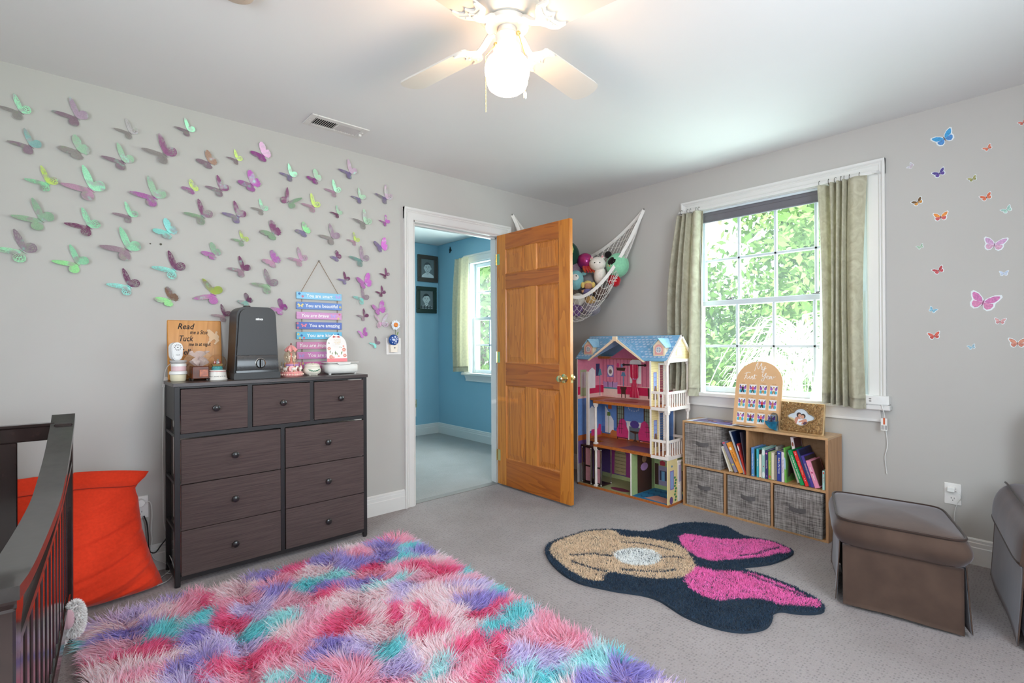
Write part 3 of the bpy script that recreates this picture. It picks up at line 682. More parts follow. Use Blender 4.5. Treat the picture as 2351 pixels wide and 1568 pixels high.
# ================================================================== fabric drawer dresser
M_dframe = mat('black_steel', '#2a2728', .45, .3, var=.05); M_dtop = wood('dresser_top_laminate', '#4b3f3c', '#33292a', 0, 12, .35, .1)
def ribbed(name, a, b):
    m = mat(name, a, .85, var=.1, scale=60, col2=b, stretch=(.12, 1, 6), bump=.5, bscale=70, spec=.2)
    return m
M_drawer = ribbed('drawer_fabric', '#473a39', '#5a4b48')
dx0, dx1, dyf, dyb, dh = .410, 1.392, 2.889, 3.178, .981
ds = thing('dresser', 'dark brown nine-drawer dresser with black metal frame under the wall butterflies', 'dresser', ((dx0+dx1)/2, (dyf+dyb)/2, 0))
part('dresser_top', MB().box(dx0-.006, dx1+.006, dyf-.004, dyb+.012, dh-.017, dh, .001), M_dtop, ds)
b = .023
for (x, y) in ((dx0, dyf), (dx1-b, dyf), (dx0, dyb-b), (dx1-b, dyb-b)):
    m = MB().box(x, x+b, y, y+b, .008, dh-.017, .001); m.cyl((x+b/2, y+b/2, 0), (x+b/2, y+b/2, .01), .013); part('leg', m, M_dframe, ds)
m = MB()
z_mid0, z_mid1 = .715, .735
m.box(dx0+b, dx1-b, dyf, dyf+b, z_mid0, z_mid1); m.box(dx0+b, dx1-b, dyf, dyf+b, .030, .050); m.box(dx0+b, dx1-b, dyf+.005, dyf+b, dh-.026, dh-.017)
part('front_rail', m, M_dframe, ds, kind='stuff')
m = MB().box(.894, .914, dyf, dyf+b, .050, z_mid0); m.box(.731, .752, dyf, dyf+b, z_mid1, dh-.026); m.box(1.051, 1.071, dyf, dyf+b, z_mid1, dh-.026); part('front_divider', m, M_dframe, ds, kind='stuff')
for x in (dx0+.002, dx1-b+.002):
    for z in (.035, .26, .49, .72): part('side_rail', MB().box(x, x+.012, dyf+b, dyb-b, z, z+.014), M_dframe, ds)
part('top_apron', MB().box(dx0+.002, dx0+.004, dyf+b, dyb-b, .80, dh-.017), M_dframe, ds)
M_liner = mat('drawer_liner', '#cfc9c4', .8); M_knob = mat('black_knob', '#1f1c1c', .3, coat=.3)
def drawer(x0, x1, z0, z1, kx, kz, tilt=0):
    yf = dyf+.004
    def fn(u, v):   # fabric face: slightly bowed panel
        x = x0+(x1-x0)*u; z = z0+(z1-z0)*v; bow = .006*math.sin(PI*u)*math.sin(PI*v)
        return (x, yf-bow+tilt*v*.01, z)
    m = MB().grid(fn, 10, 6, thick=-.012)
    m.box(x0+.001, x1-.001, yf+.010, yf+.014, z0+.001, z1-.001)
    d = part('drawer', m, M_drawer, ds, smooth=60)
    bx = MB(); bx.box(x0+.004, x1-.004, yf+.014, dyb-.03, z0+.003, z1-.012)
    part('drawer_box', bx, M_liner, d)
    T = frame((kx, yf-.005, kz), (1, 0, 0), (0, 0, 1), (0, -1, 0))
    part('knob', MB().lathe([(.009, 0), (.007, .006), (.007, .012), (.013, .016), (.0165, .022), (.0155, .028), (.010, .031), (.0001, .032)], T=T, seg=20), M_knob, d)
top = ((.436, .728), (.755, 1.048), (1.074, 1.366)); kxs = (.583, .902, 1.222)
for (a, c), kx in zip(top, kxs): drawer(a, c, .739, .951, kx, .851)
for z0, z1, kz in ((.495, .708, .605), (.273, .489, .382), (.053, .268, .152)):
    drawer(.436, .890, z0, z1, .668, kz); drawer(.918, 1.366, z0, z1, 1.147, kz)
ZT = dh+.0005
# ---------------- wall plaque with the bedtime verse
M_plq = wood('plaque_pine', '#dc9a4c', '#b87428', 2, 8, .45, .1); M_ink = mat('black_paint', '#17110f', .7)
pq = thing('wooden_plaque', 'orange stained wood plaque with black bedtime lettering at the dresser back', 'plaque', (.548, 3.17, ZT))
T = frame((.548, 3.170, ZT), (1, 0, 0), (0, .10, 1), (0, -1, .10))     # leaning on the wall; local x right, y up, z to the room
part('board', MB(T).box(-.126, .126, 0, .318, -.010, .006, .004), M_plq, pq)
m = MB(T)
for s, x, y, sz, w in (('Read', -.044, .283, .044, .078), ('me a Story', .022, .252, .030, .096), ('Tuck', -.045, .218, .044, .064), ('me in at night', .020, .187, .026, .104), ('Tell', -.052, .146, .040, .05), ('me you love me', .02, .112, .026, .11)):
    m.text(s, TR((x, y, .0062)), sz, .0004, 'CENTER', .28, w, .0006)
part('lettering', m, M_ink, pq, kind='stuff')
# cut-out winged fairy figure: wings, body, trailing leg
m = MB(T @ TR((.088, .205, .0075)))
fz = [(-.034, .062), (-.020, .064), (-.004, .050), (.004, .040), (.008, .050), (.012, .055), (.018, .052), (.018, .044), (.014, .040), (.020, .034), (.026, .024), (.022, .012), (.026, .002), (.020, -.004), (.012, -.012), (.006, -.020), (-.002, -.016), (.004, -.008), (.008, .002), (.002, .010), (-.006, .006), (-.016, -.004), (-.024, -.010), (-.026, -.020), (-.031, -.019), (-.030, -.006), (-.022, .004), (-.026, .010), (-.022, .020), (-.032, .036), (-.028, .044)]
m.prism(fz, 0, .003); part('fairy_cutout', m, mat('pale_birch', '#e2bd97', .7), pq)
# ---------------- round name disk leaning on the plaque
dk = thing('wooden_disk', 'round pale wood name disk leaning behind the amber candle', 'disk', (.555, 3.13, ZT))
T = frame((.557, 3.128, ZT+.078), (1, 0, 0), (0, .22, 1), (0, -1, .22))
part('disk', MB(T).lathe([(.076, -.002), (.076, .002)], seg=40), wood('disk_birch', '#e0b690', '#c99a70', 0, 12, .6, 0), dk)
m = MB(T); m.text('ELL', TR((.018, .048, .0023), R(-26)), .030, .0002, 'CENTER', 0, None, -.0012); m.text('hello world', TR((-.046, .012, .0023), R(52)), .013, .0002); part('lettering', m, mat('disk_ink', '#6a3f26', .8), dk, kind='stuff')
# ---------------- jars, monitor
M_cream = mat('cream_wax', '#e3d8ba', .5); M_lid = mat('white_lid', '#efece8', .35); M_pinkwax = mat('pink_wax', '#e7c3c6', .45)
jx, jy = .455, 3.085
j = thing('cream_jar', 'squat cream tub with white lid at the dresser left end', 'jar', (jx, jy, ZT))
part('tub', MB().lathe([(.032, 0), (.034, .003), (.036, .034), (.035, .036)], (jx, jy, ZT), 28), M_cream, j)
part('lid', MB().lathe([(.038, .034), (.040, .036), (.0395, .045), (.037, .051), (.0001, .051)], (jx, jy, ZT), 28), M_lid, j)
j = thing('pink_jar', 'pink wax jar with white screw lid on the cream tub', 'jar', (jx+.002, jy, ZT+.0515))
z = ZT+.0515
part('glass_body', MB().lathe([(.031, 0), (.033, .002), (.033, .024), (.032, .025)], (jx+.002, jy, z), 28), M_pinkwax, j)
part('lid', MB().lathe([(.034, .024), (.034, .036), (.032, .038), (.0001, .038)], (jx+.002, jy, z), 28), M_lid, j)
z += .0385
j = thing('baby_monitor', 'white oval baby monitor with ring of dots on the jars', 'baby monitor', (jx-.006, jy, z))
part('base', MB().lathe([(.030, 0), (.036, .006), (.038, .011), (.037, .016), (.030, .017)], (jx, jy, z), 28), mat('monitor_grey', '#b9b5b2', .4), j)
T = frame((jx-.008, jy-.012, z+.062), (.93, .37, 0), (0, 0, 1), (.37, -.93, .0))
cap = ellipse(0, .0, .028, .0, 2)
pl = [(.028*math.cos(a), .018+.028*math.sin(a)) for a in np.linspace(0, PI, 15)]+[(-.028, -.0), (-.026, -.026)]+[(.024*math.cos(a), -.026+.020*math.sin(a)) for a in np.linspace(PI, 2*PI, 11)]+[(.026, -.026)]
m = MB(T); m.prism(pl, -.022, .006); m.prism([(x*.86, y*.9) for x, y in pl], .006, .010); part('body', m, mat('monitor_white', '#eceaea', .3, coat=.3), j, smooth=50)
m = MB(T)
for k in range(10): a = 2*PI*k/10; m.lathe([(.0022, .0095), (.0022, .0108)], (.0155*math.cos(a), .020+.0135*math.sin(a), 0), 8)
m.lathe([(.0028, .0095), (.0028, .011)], (0, .020, 0), 10); m.text('vtech', TR((0, -.018, .0102)), .009, .0002)
part('speaker_dots', m, M_ink, j, kind='stuff')
# ---------------- amber candle in a square glass with a tulle wrapped top
c = thing('amber_candle', 'square amber glass candle holder topped with sheer ribbon', 'candle', (.542, 3.05, ZT))
cx, cy, cw = .542, 3.050, .038
part('glass_holder', MB().box(cx-cw, cx+cw, cy-cw, cy+cw, .010+ZT, .074+ZT, .003), mat('amber_glass', '#4a2110', .2, col2='#6a3014', scale=30, spec=.25), c)
part('wax_block', MB().box(cx-.006, cx+.034, cy-cw-.001, cy-cw+.004, .020+ZT, .058+ZT, .002), mat('amber_wax', '#c4602a', .3, col2='#8a3a16', scale=60), c)
m = MB()
for sx in (-1, 1):
    for sy in (-1, 1): m.cyl((cx+sx*.036, cy+sy*.036, ZT), (cx+sx*.036, cy+sy*.036, ZT+.012), .004, .006)
part('foot', m, mat('candle_iron', '#3a322e', .5, .5), c, kind='stuff')
rng = np.random.RandomState(4)
def puff(u, v):
    a = 2*PI*u; r = .036*math.sin(PI*min(.97, v))**.7*(1+.22*math.sin(5*a+3*v)+.12*math.sin(11*a+7*v)); return (cx+r*math.cos(a), cy+r*math.sin(a), ZT+.074+.048*v+.006*math.sin(7*a))
part('tulle_wrap', MB().grid(puff, 40, 10, cu=True), cloth('tulle', '#e8d6cf', .5), c, smooth=60)
def flare(u, v):
    a = 2*PI*u; r = .010+.032*v**1.2*(1+.25*math.sin(4*a)+.15*math.sin(9*a)); return (cx-.002+r*math.cos(a), cy+.4*r*math.sin(a), ZT+.112+.034*v+.008*v*math.sin(3*a))
part('tulle_bow', MB().grid(flare, 40, 6, cu=True), cloth('tulle', '#e8d6cf', .5), c, smooth=60)
# ---------------- white based snow globe with a little boat
g = thing('snow_globe', 'white based snow globe holding a tiny boat on blue waves', 'snow globe', (.624, 3.05, ZT))
gx, gy = .624, 3.050
part('base', MB().lathe([(.050, 0), (.050, .004), (.047, .008), (.042, .038), (.041, .046), (.040, .050), (.034, .052)], (gx, gy, ZT), 40), mat('globe_porcelain', '#ece6de', .3, coat=.3), g)
m = MB().lathe([(.0418, .043), (.0422, .0445), (.0414, .046)], (gx, gy, ZT), 40, cap=False); part('red_line', m, mat('base_red', '#c0504a', .5), g)
m = MB()
for k, ch in enumerate('SWEET DREAMS WITH YOU'):
    a = R(-150)+k*R(5.2)
    if ch != ' ': m.text(ch, frame((gx+.0452*math.cos(a), gy+.0452*math.sin(a), ZT+.018), (-math.sin(a), math.cos(a), 0), (-math.cos(a)*.12, -math.sin(a)*.12, 1)), .0075, .0002)
part('base_lettering', m, M_ink, g, kind='stuff')
part('glass_ball', MB().ball((gx, gy, ZT+.090), .0435, 32, 20), glass('globe_glass', '#fff6ea', refl=1.4), g)
m = MB()
for k in range(9): a = 2*PI*k/9; m.ball((gx+.016*math.cos(a), gy+.016*math.sin(a), ZT+.062), .011, 10, 6, sz=.9)
m.lathe([(.024, .050), (.027, .060), (.02, .068)], (gx, gy, ZT), 20); part('waves', m, mat('wave_blue', '#4aa9bb', .4), g, kind='stuff')
m = MB().prism([(-.026, .012), (.026, .014), (.020, 0), (-.020, 0)], -.010, .010, frame((gx, gy, ZT+.070), (1, 0, 0), (0, 0, 1))); part('boat', m, mat('boat_wood', '#8a7448', .6), g)
m = MB(); m.ball((gx+.002, gy, ZT+.090), .008, 10, 7, sz=1.4); m.ball((gx+.004, gy, ZT+.104), .005, 10, 7); part('boat_rider', m, mat('rider_grey', '#8f98a2', .6), g)
m = MB(); m.ball((gx-.010, gy, ZT+.090), .007, 10, 6, sz=1.5); m.ball((gx+.012, gy, ZT+.092), .006, 10, 6, sz=1.6); part('boat_bundle', m, mat('bundle_red', '#a34a3e', .6), g, kind='stuff')
m = MB().tube(smoothpath([(gx+.041, gy+.004, ZT+.044), (gx+.058, gy+.004, ZT+.040), (gx+.066, gy, ZT+.020), (gx+.062, gy-.004, ZT+.006), (gx+.052, gy-.006, ZT+.004)], 6), .0022, 8); part('cable', m, M_knob, g, 'thin black cord loop')
# ---------------- black bottle steriliser / purifier tower with rotary dial
M_hb = mat('black_plastic', '#2b292a', .42, var=.08, scale=300, bump=.15, bscale=700); M_gloss = mat('gloss_black', '#161415', .16, coat=.5); M_chrome = mat('chrome', '#d8d6d2', .12, 1)
h = thing('humidifier', 'tall black humidifier with rounded top and chrome ringed dial', 'humidifier', (.79, 3.02, ZT))
hx, hy = .800, 2.972
T = frame((hx, hy, ZT), (1, .02, 0), (0, 0, 1), (.02, -1, 0)) @ Matrix.Diagonal((.91, 1, 1, 1))
def body_poly(wb, wt, z0, z1, r):
    p = [(-wb, z0), (wb, z0)]
    p += [(wt-r+r*math.cos(a), z1-r+r*math.sin(a)) for a in np.linspace(0, PI/2, 9)]
    p += [(-wt+r+r*math.cos(a), z1-r+r*math.sin(a)) for a in np.linspace(PI/2, PI, 9)]
    return p
m = MB(T); m.prism(body_poly(.124, .108, .028, .388, .050), -.145, -.004); part('tank', m, M_hb, h, smooth=50)
m = MB(T); m.prism(body_poly(.112, .098, .128, .376, .044), -.004, .010); part('front_panel', m, M_hb, h, smooth=50)
def lowpanel(u, v):
    x = (-.115+.230*u)*(1.0-.03*v); y = .046+.080*v; return (x, y, .012+.004*math.sin(PI*v)+.006*(1-v))
m = MB(T); m.grid(lowpanel, 8, 6, thick=.03); part('control_panel', m, mat('satin_black', '#262324', .25, coat=.3), h, smooth=50)
m = MB(T); m.prism([(-.128, 0), (.128, 0), (.129, .020), (.124, .034), (-.124, .034), (-.129, .020)], -.15, .012); part('base', m, M_hb, h)
m = MB(T); m.prism([(-.116, .035), (.116, .035), (.118, .046), (-.118, .046)], -.01, .013); part('shadow_gap', m, M_gloss, h)
D0 = T @ TR((.012, .083, .016)); m = MB(D0); m.lathe([(.029, 0), (.029, .004), (.026, .006), (.026, .003)], seg=36, cap=False); part('dial_ring', m, M_chrome, h)
m = MB(D0); m.lathe([(.0255, 0), (.0255, .008), (.022, .011), (.0001, .011)], seg=32); m.box(-.006, .006, -.024, .024, .010, .022, .004); part('dial', m, M_gloss, h)
m = MB(T); m.text('miroco', TR((.010, .322, .0102)), .017, .0003, 'CENTER', 0, .040, .0008); part('brand_lettering', m, mat('print_white', '#f2f0ee', .5), h, kind='stuff')
m = MB(T).lathe([(.022, 0), (.020, .010), (.014, .012)], (-.035, 0, 0), 20, T=T.inverted() @ T @ TR((0, .386, -.07), rx=-PI/2)); part('mist_outlet', m, M_gloss, h)
m = MB(T); m.box(.050, .064, .083, .0835, .016, .0175); m.box(-.03, -.026, .083, .0835, .016, .0175); part('dial_mark', m, M_gloss, h, kind='stuff')
# ---------------- pink carousel snow globe
M_pk = mat('carousel_pink', '#e2898a', .35, coat=.3, col2='#f0a9a0', scale=60); M_lil = mat('carousel_lilac', '#b48ac0', .4); M_wht = mat('horse_white', '#f0e6da', .4); M_gld = mat('carousel_gold', '#caa35a', .3, .8)
c = thing('carousel_globe', 'pink carousel snow globe with white horses and crown top', 'snow globe', (1.003, 3.05, ZT)); cx, cy = 1.003, 3.050
part('base', MB().lathe([(.060, 0), (.064, .004), (.066, .010), (.062, .016), (.064, .020), (.060, .026), (.046, .030)], (cx, cy, ZT), 40), M_pk, c)
m = MB()
for k in range(28): a = 2*PI*k/28; m.ball((cx+.064*math.cos(a), cy+.064*math.sin(a), ZT+.012), .0052, 7, 5)
part('base_scroll', m, mat('scroll_cream', '#f3cfc0', .4), c, kind='stuff')
part('drum', MB().lathe([(.034, .026), (.034, .050), (.040, .056), (.038, .060), (.040, .072), (.030, .078)], (cx, cy, ZT), 32), M_pk, c)
part('drum_band', MB().lathe([(.0385, .060), (.0408, .064), (.0405, .070)], (cx, cy, ZT), 32, cap=False), M_lil, c)
for k in range(6):
    a = R(-30)+2*PI*k/6; hxx, hyy = cx+.050*math.cos(a), cy+.050*math.sin(a); T2 = TR((hxx, hyy, ZT+.044), a+PI/2)
    m = MB(T2); m.ball((0, 0, 0), .011, 10, 7, sx=1.5, sz=.9); m.tube([(.011, 0, .004), (.018, 0, .014), (.023, 0, .012)], [.006, .0045, .004], 8)
    for sx, e in ((.010, .006), (.006, -.002), (-.010, -.005), (-.012, .004)): m.tube([(sx, .003*(1 if e > 0 else -1), -.006), (sx+e, 0, -.014), (sx+e*.4, 0, -.020)], .002, 6)
    hh = part('horse', m, M_wht, c); part('horse_pole', MB().cyl((hxx, hyy, ZT+.026), (hxx, hyy, ZT+.082), .0016, seg=8), M_gld, hh)
part('glass_ball', MB().ball((cx, cy, ZT+.112), .041, 32, 18), glass('globe_glass', '#fff6ea', refl=1.4), c)
m = MB(); m.lathe([(.010, .078), (.006, .086), (.006, .130), (.010, .136)], (cx, cy, ZT), 12); part('inner_column', m, M_pk, c)
for k in range(3):
    a = R(200)+2*PI*k/3; T2 = TR((cx+.018*math.cos(a), cy+.018*math.sin(a), ZT+.105), a+PI/2)
    m = MB(T2); m.ball((0, 0, 0), .009, 10, 6, sx=1.5); m.tube([(.010, 0, .004), (.016, 0, .014), (.020, 0, .011)], [.005, .004, .003], 6); m.cyl((0, 0, -.03), (0, 0, .03), .0012, seg=6)
    for sx in (-.009, .009): m.cyl((sx, 0, -.004), (sx*1.3, 0, -.018), .002, seg=6)
    part('inner_horse', m, M_wht, c)
m = MB()
def crown(u, v):
    a = 2*PI*u; r = .030*(1-v)**.6+.004; return (cx+r*math.cos(a)*(1+.12*math.cos(8*a)*(1-v)), cy+r*math.sin(a)*(1+.12*math.cos(8*a)*(1-v)), ZT+.146+.034*v+.006*(1-v)*math.cos(8*a))
m.grid(crown, 64, 8, cu=True); part('crown_roof', m, M_pk, c, smooth=60)
m = MB(); m.ball((cx, cy, ZT+.186), .005, 10, 7); part('finial', m, mat('finial_red', '#8d4a48', .4), c)
m = MB(); m.lathe([(.014, -.003), (.016, .003)], T=frame((cx-.012, cy-.046, ZT+.046), (.98, -.2, 0), (0, 0, 1)), seg=18); part('drum_medallion', m, M_pk, c)
# ---------------- floral porcelain trinket pot
p = thing('trinket_pot', 'small cream porcelain pot with green holly garland and floral lid', 'pot', (1.125, 3.055, ZT)); px, py = 1.125, 3.055
M_por = mat('cream_porcelain', '#e8dfd0', .3, coat=.4)
part('bowl', MB().lathe([(.028, 0), (.030, .003), (.042, .008), (.050, .020), (.051, .032), (.046, .046), (.042, .050)], (px, py, ZT), 36, sy=.82), M_por, p)
part('lid', MB().lathe([(.044, .050), (.045, .054), (.038, .064), (.022, .070), (.0001, .071)], (px, py, ZT), 36, sy=.82), M_por, p)
m = MB()
for k in range(16):
    a = k*2.4; r = .034*math.sqrt((k+.5)/16); m.ball((px+r*math.cos(a), py+.82*r*math.sin(a), ZT+.071-.20*r), .0062, 8, 5, sz=.7)
part('lid_flower', m, mat('lid_flowers', '#e6d8bf', .5, col2='#cfbfa0', scale=120), p, kind='stuff')
m = MB()
for k in range(12):
    t = (k-5.5)/5.5; a = R(-90)+t*.62; rr = .0508; T2 = frame((px+rr*math.cos(a), py+.82*rr*math.sin(a), ZT+.034-.008*(1-t*t)), (-math.sin(a), math.cos(a), .4*(1 if k % 2 else -1)), (0, 0, 1))
    m.prism([(-.006, 0), (0, .0032), (.006, 0), (0, -.0032)], 0, .0012, T2)
part('garland', m, mat('garland_green', '#4f8262', .6), p, kind='stuff')
for sx in (-.02, .02): part('foot', MB().ball((px+sx, py-.02, ZT+.003), .005, 8, 5), M_por, p)
# ---------------- white wipes box and the arched card standing on it
M_box = mat('matte_white_plastic', '#e3dfda', .45)
b_ = thing('wipes_box', 'plain white lidded box at the right end of the dresser', 'box', (1.303, 3.07, ZT)); bx, by = 1.303, 3.066
m = MB(); m.box(bx-.098, bx+.098, by-.055, by+.055, .004+ZT, .066+ZT, .014)
for sx in (-.08, .08): m.cyl((bx+sx, by-.035, ZT), (bx+sx, by-.035, ZT+.006), .008)
part('tub', m, M_box, b_, smooth=60)
m = MB(); m.box(bx-.100, bx+.100, by-.057, by+.057, .067+ZT, .074+ZT, .006); m.prism([(-.045, .0), (.045, .0), (.032, -.012), (-.032, -.012)], 0, .004, frame((bx, by-.0555, ZT+.070), (1, 0, 0), (0, 0, 1), (0, -1, 0))); part('lid', m, M_box, b_, smooth=60)
k = thing('arched_card', 'white arched greeting card with red bow and flower sprigs on the box', 'card', (1.29, 3.085, ZT+.0745))
T = frame((1.290, 3.080, ZT+.0745), (1, 0, 0), (.012, .14, 1), (0, -1, .14))
arch = [(-.064, 0), (.064, 0), (.064, .105)]+[(.064*math.cos(a), .105+.064*math.sin(a)) for a in np.linspace(0, PI, 19)][1:]
part('card', MB(T).prism(arch, -.0015, .0015), mat('card_white', '#f0e8e4', .5), k)
part('pink_band', MB(T).prism([(-.064, 0), (.064, 0), (.064, .021), (-.064, .021)], .0016, .002), mat('card_pink', '#e77f86', .5), k)
m = MB(T)
for s in (-1, 1): m.prism([(0, .156), (s*.020, .163), (s*.022, .150), (s*.012, .152)], .0016, .0022)
part('printed_bow', m, mat('bow_red', '#c9544f', .5), k)
m = MB(T)
for i, (s, w) in enumerate((('to wish you', .042), ('a very happy', .044), ('and special', .040), ('birthday', .028))): m.text(s, TR((.006, .141-i*.0098, .0017)), .0085, .0001, 'CENTER', 0, w)
part('gold_lettering', m, mat('print_gold', '#e8c98a', .4), k, kind='stuff')
m = MB(T)
for (x, y, r) in ((-.048, .083, .011), (.046, .075, .013), (.044, .097, .006), (.050, .038, .012), (-.038, .030, .013), (-.022, .027, .006), (.010, .034, .006)):
    for q in range(6): a = 2*PI*q/6; m.prism(ellipse(x+.6*r*math.cos(a), y+.6*r*math.sin(a), r*.42, r*.42, 8), .0016, .002)
part('printed_flowers', m, mat('print_coral', '#e6a090', .6), k, kind='stuff')
m = MB(T)
for (x, y, a, l) in ((.020, .092, .2, .014), (.030, .089, -.3, .012), (-.043, .062, 1.5, .022), (-.050, .118, .7, .016), (-.046, .116, 2.2, .014), (.030, .055, 1.2, .03), (-.010, .055, 1.6, .03), (.0, .05, 1.9, .022), (-.03, .052, 1.3, .02)):
    ca, sa_ = math.cos(a), math.sin(a); m.prism([(x-l*ca/2, y-l*sa_/2), (x+.14*l*sa_, y-.14*l*ca), (x+l*ca/2, y+l*sa_/2), (x-.14*l*sa_, y+.14*l*ca)], .0016, .002)
part('printed_leaves', m, mat('print_leaf', '#7f8f62', .6), k, kind='stuff')
# ================================================================== affirmation sign hanging on the left wall
sg = thing('hanging_sign', 'string-hung sign of eight coloured wood slats with white affirmations', 'wall sign', (1.223, YL-.008, 1.05))
PL = [('#8cc4e2', 'You are smart'), ('#6f8fcb', 'You are beautiful'), ('#d49ac6', 'You are brave'), ('#6175bb', 'You are amazing'), ('#6cbadb', 'You are kind'), ('#d58fb4', 'You are important'), ('#d48cc2', 'You are strong'), ('#d777ad', 'and most of all')]
Mw = mat('sign_white', '#f4f1ee', .6); Mst = mat('sign_string', '#8a6a48', .9); Mg1 = mat('flower_pink', '#e9879a', .6); Mg2 = mat('flower_yellow', '#e9d68a', .6); Mg3 = mat('flower_blue', '#3f6fb0', .6); Mg4 = mat('flower_lilac', '#b9a4e0', .6)
zt, st = 1.489, .0617
def bfly2d(m, x, y, s, T):
    for q in (-1, 1):
        m.prism([(x, y), (x+q*s*.5, y+s*.5), (x+q*s*.75, y+s*.15), (x+q*s*.45, y)], 0, .0006, T); m.prism([(x, y), (x+q*s*.45, y-.02*s), (x+q*s*.5, y-s*.4), (x+q*s*.2, y-s*.35)], 0, .0006, T)
decor = [((-.125, .010, 'b'), (-.105, -.006, 'p'), (.118, 0, 'B')), ((-.118, .0, 'Y'), (.132, -.002, 'y')), ((.086, 0, 'B'), (.120, -.014, 'y'), (.128, .012, 'p')), ((-.136, .013, 'p'), (-.134, -.014, 'p'), (-.098, 0, 'P')), ((-.132, .008, 'y'), (-.112, 0, 'b'), (-.098, -.014, 'p'), (-.122, -.016, 'y'), (.118, .008, 'b')), (), ((-.114, -.002, 'B'),), ((-.105, .012, 'y'), (-.084, 0, 'B'), (-.122, -.012, 'b'))]
tw = [(-.0, .165, 0), (.014, .205, 0), (-.03, .17, .22), (.032, .195, 0), (.005, .172, 0), (-.008, .24, .22), (.02, .19, 0), (.025, .17, .1)]
for i, (c, t) in enumerate(PL):
    zc = zt-.0225-i*st; y = YL-.0125
    sl = part('slat', MB().box(1.081, 1.366, YL-.012, YL-.006, zc-.022, zc+.022, .0012), mat('slat_%s' % c[1:], c, .6, var=.08, scale=30, stretch=(.2, 1, 3)), sg, f'{t.split()[-1]} slat, number {i+1} from the top')
    T = frame((1.2235, YL-.0121, zc), (1, 0, 0), (0, 0, 1), (0, -1, 0))
    ox, wd, sh_ = tw[i]
    part('lettering', MB(T).text(t, TR((ox, 0, 0)), .030, .0004, 'CENTER', sh_, wd, .0004), Mw, sl, kind='stuff')
    for (x, yy, k) in decor[i]:
        m = MB()
        if k in 'BYP':
            bfly2d(m, x, yy, .026, T); part('printed_butterfly', m, {'B': Mg4, 'Y': Mg2, 'P': Mg1}[k], sl)
        else:
            for q in range(5): a = 2*PI*q/5; m.prism(ellipse(x+.0042*math.cos(a), yy+.0042*math.sin(a), .0034, .0034, 8), 0, .0006, T)
            part('printed_flower', m, {'p': Mg1, 'y': Mg2, 'b': Mg3}[k], sl)
m = MB(); zb = zt
nail = Vector((1.222, YL-.006, 1.690))
for sx, x in ((-1, 1.110), (1, 1.342)):
    m.tube([nail, (x, YL-.010, zb)], .0013, 6); m.tube([(x-.004*sx, YL-.009, zb), (x-.006*sx, YL-.009, zt-7*st-.03)], .0018, 6)
part('string', m, Mst, sg, kind='stuff')
n = MB().ball(nail+Vector((0, -.002, 0)), .0055, 12, 8); tag(n.build('nail', mat('nail_steel', '#9a9792', .3, .8)), 'small steel nail carrying the affirmation sign string', 'nail')
for (x, z, r, lab) in ((.352, 1.690, .0035, 'tiny dark nail head, left one of the pair amid the butterflies'), (.397, 1.693, .0055, 'bigger dark nail head, right one of the pair amid the butterflies')):
    q = MB().lathe([(r, 0), (r*.9, .004), (.0001, .006)], T=frame((x, YL-.0005, z), (1, 0, 0), (0, 0, 1), (0, -1, 0)), seg=12); tag(q.build('wall_nail', mat('nail_dark', '#5d564c', .4, .6)), lab, 'nail')
# ---------------- switch plate with a flower night light
sp = thing('switch_plate', 'white double wall plate with toggle switch beside the door trim', 'switch', (1.743, YL-.003, 1.148))
Mpl = mat('plate_white', '#e9e4e0', .35)
part('plate', MB().box(1.686, 1.800, YL-.006, YL-.0005, 1.090, 1.206, .003), Mpl, sp)
part('toggle', MB().box(1.766, 1.774, YL-.016, YL-.005, 1.143, 1.158, .002).box(1.762, 1.778, YL-.0075, YL-.005, 1.133, 1.168, .001), Mpl, sp)
part('screw', MB().cyl((1.770, YL-.0055, 1.121), (1.770, YL-.0075, 1.121), .003), mat('screw', '#a9a49e', .4, .6), sp)
nl = thing('night_light', 'night light with blue spotted pot and white daisy in the switch plate', 'night light', (1.730, YL-.03, 1.108))
nx = 1.729
part('plug_base', MB().prism([(-.024, 0), (.024, 0), (.028, .050), (-.028, .050)], 0, .03, frame((nx, YL-.007, 1.108), (1, 0, 0), (0, 0, 1), (0, -1, 0))), mat('night_light_cream', '#efe2d2', .4), nl)
part('sensor', MB().cyl((nx+.004, YL-.037, 1.137), (nx+.004, YL-.039, 1.137), .004), M_ink, nl)
part('glass_pot', MB().ball((nx-.002, YL-.032, 1.192), .038, 24, 14, sy=.55), mat('cobalt_glass', '#1d4d96', .15, coat=.5), nl)
m = MB()
for (a, e, r) in ((-.5, .4, .006), (.1, .55, .008), (.55, .35, .004), (-.2, 0, .010), (.25, .15, .006), (.2, -.25, .007), (.6, .05, .004), (-.5, -.5, .004), (.0, -.6, .005), (.4, -.6, .004)):
    m.ball((nx-.002+.0385*math.sin(a)*math.cos(e), YL-.032-.0385*.55*math.cos(a)*math.cos(e), 1.192+.0385*math.sin(e)), r, 10, 6, sy=.35)
part('pale_spot', m, mat('pot_spot', '#c9d2ea', .4), nl, kind='stuff')
part('stem', MB().tube([(nx+.012, YL-.03, 1.225), (nx+.013, YL-.03, 1.262)], .002, 6), mat('stem_green', '#5a6b3a', .6), nl)
part('leaf', MB().prism([(0, 0), (.010, .010), (.016, .028), (.006, .022)], 0, .002, frame((nx+.022, YL-.03, 1.222), (1, 0, 0), (0, 0, 1), (0, -1, 0))), mat('leaf_green', '#6d8a3f', .6), nl)
T = frame((nx+.014, YL-.034, 1.296), (1, 0, 0), (0, 0, 1), (0, -1, 0))
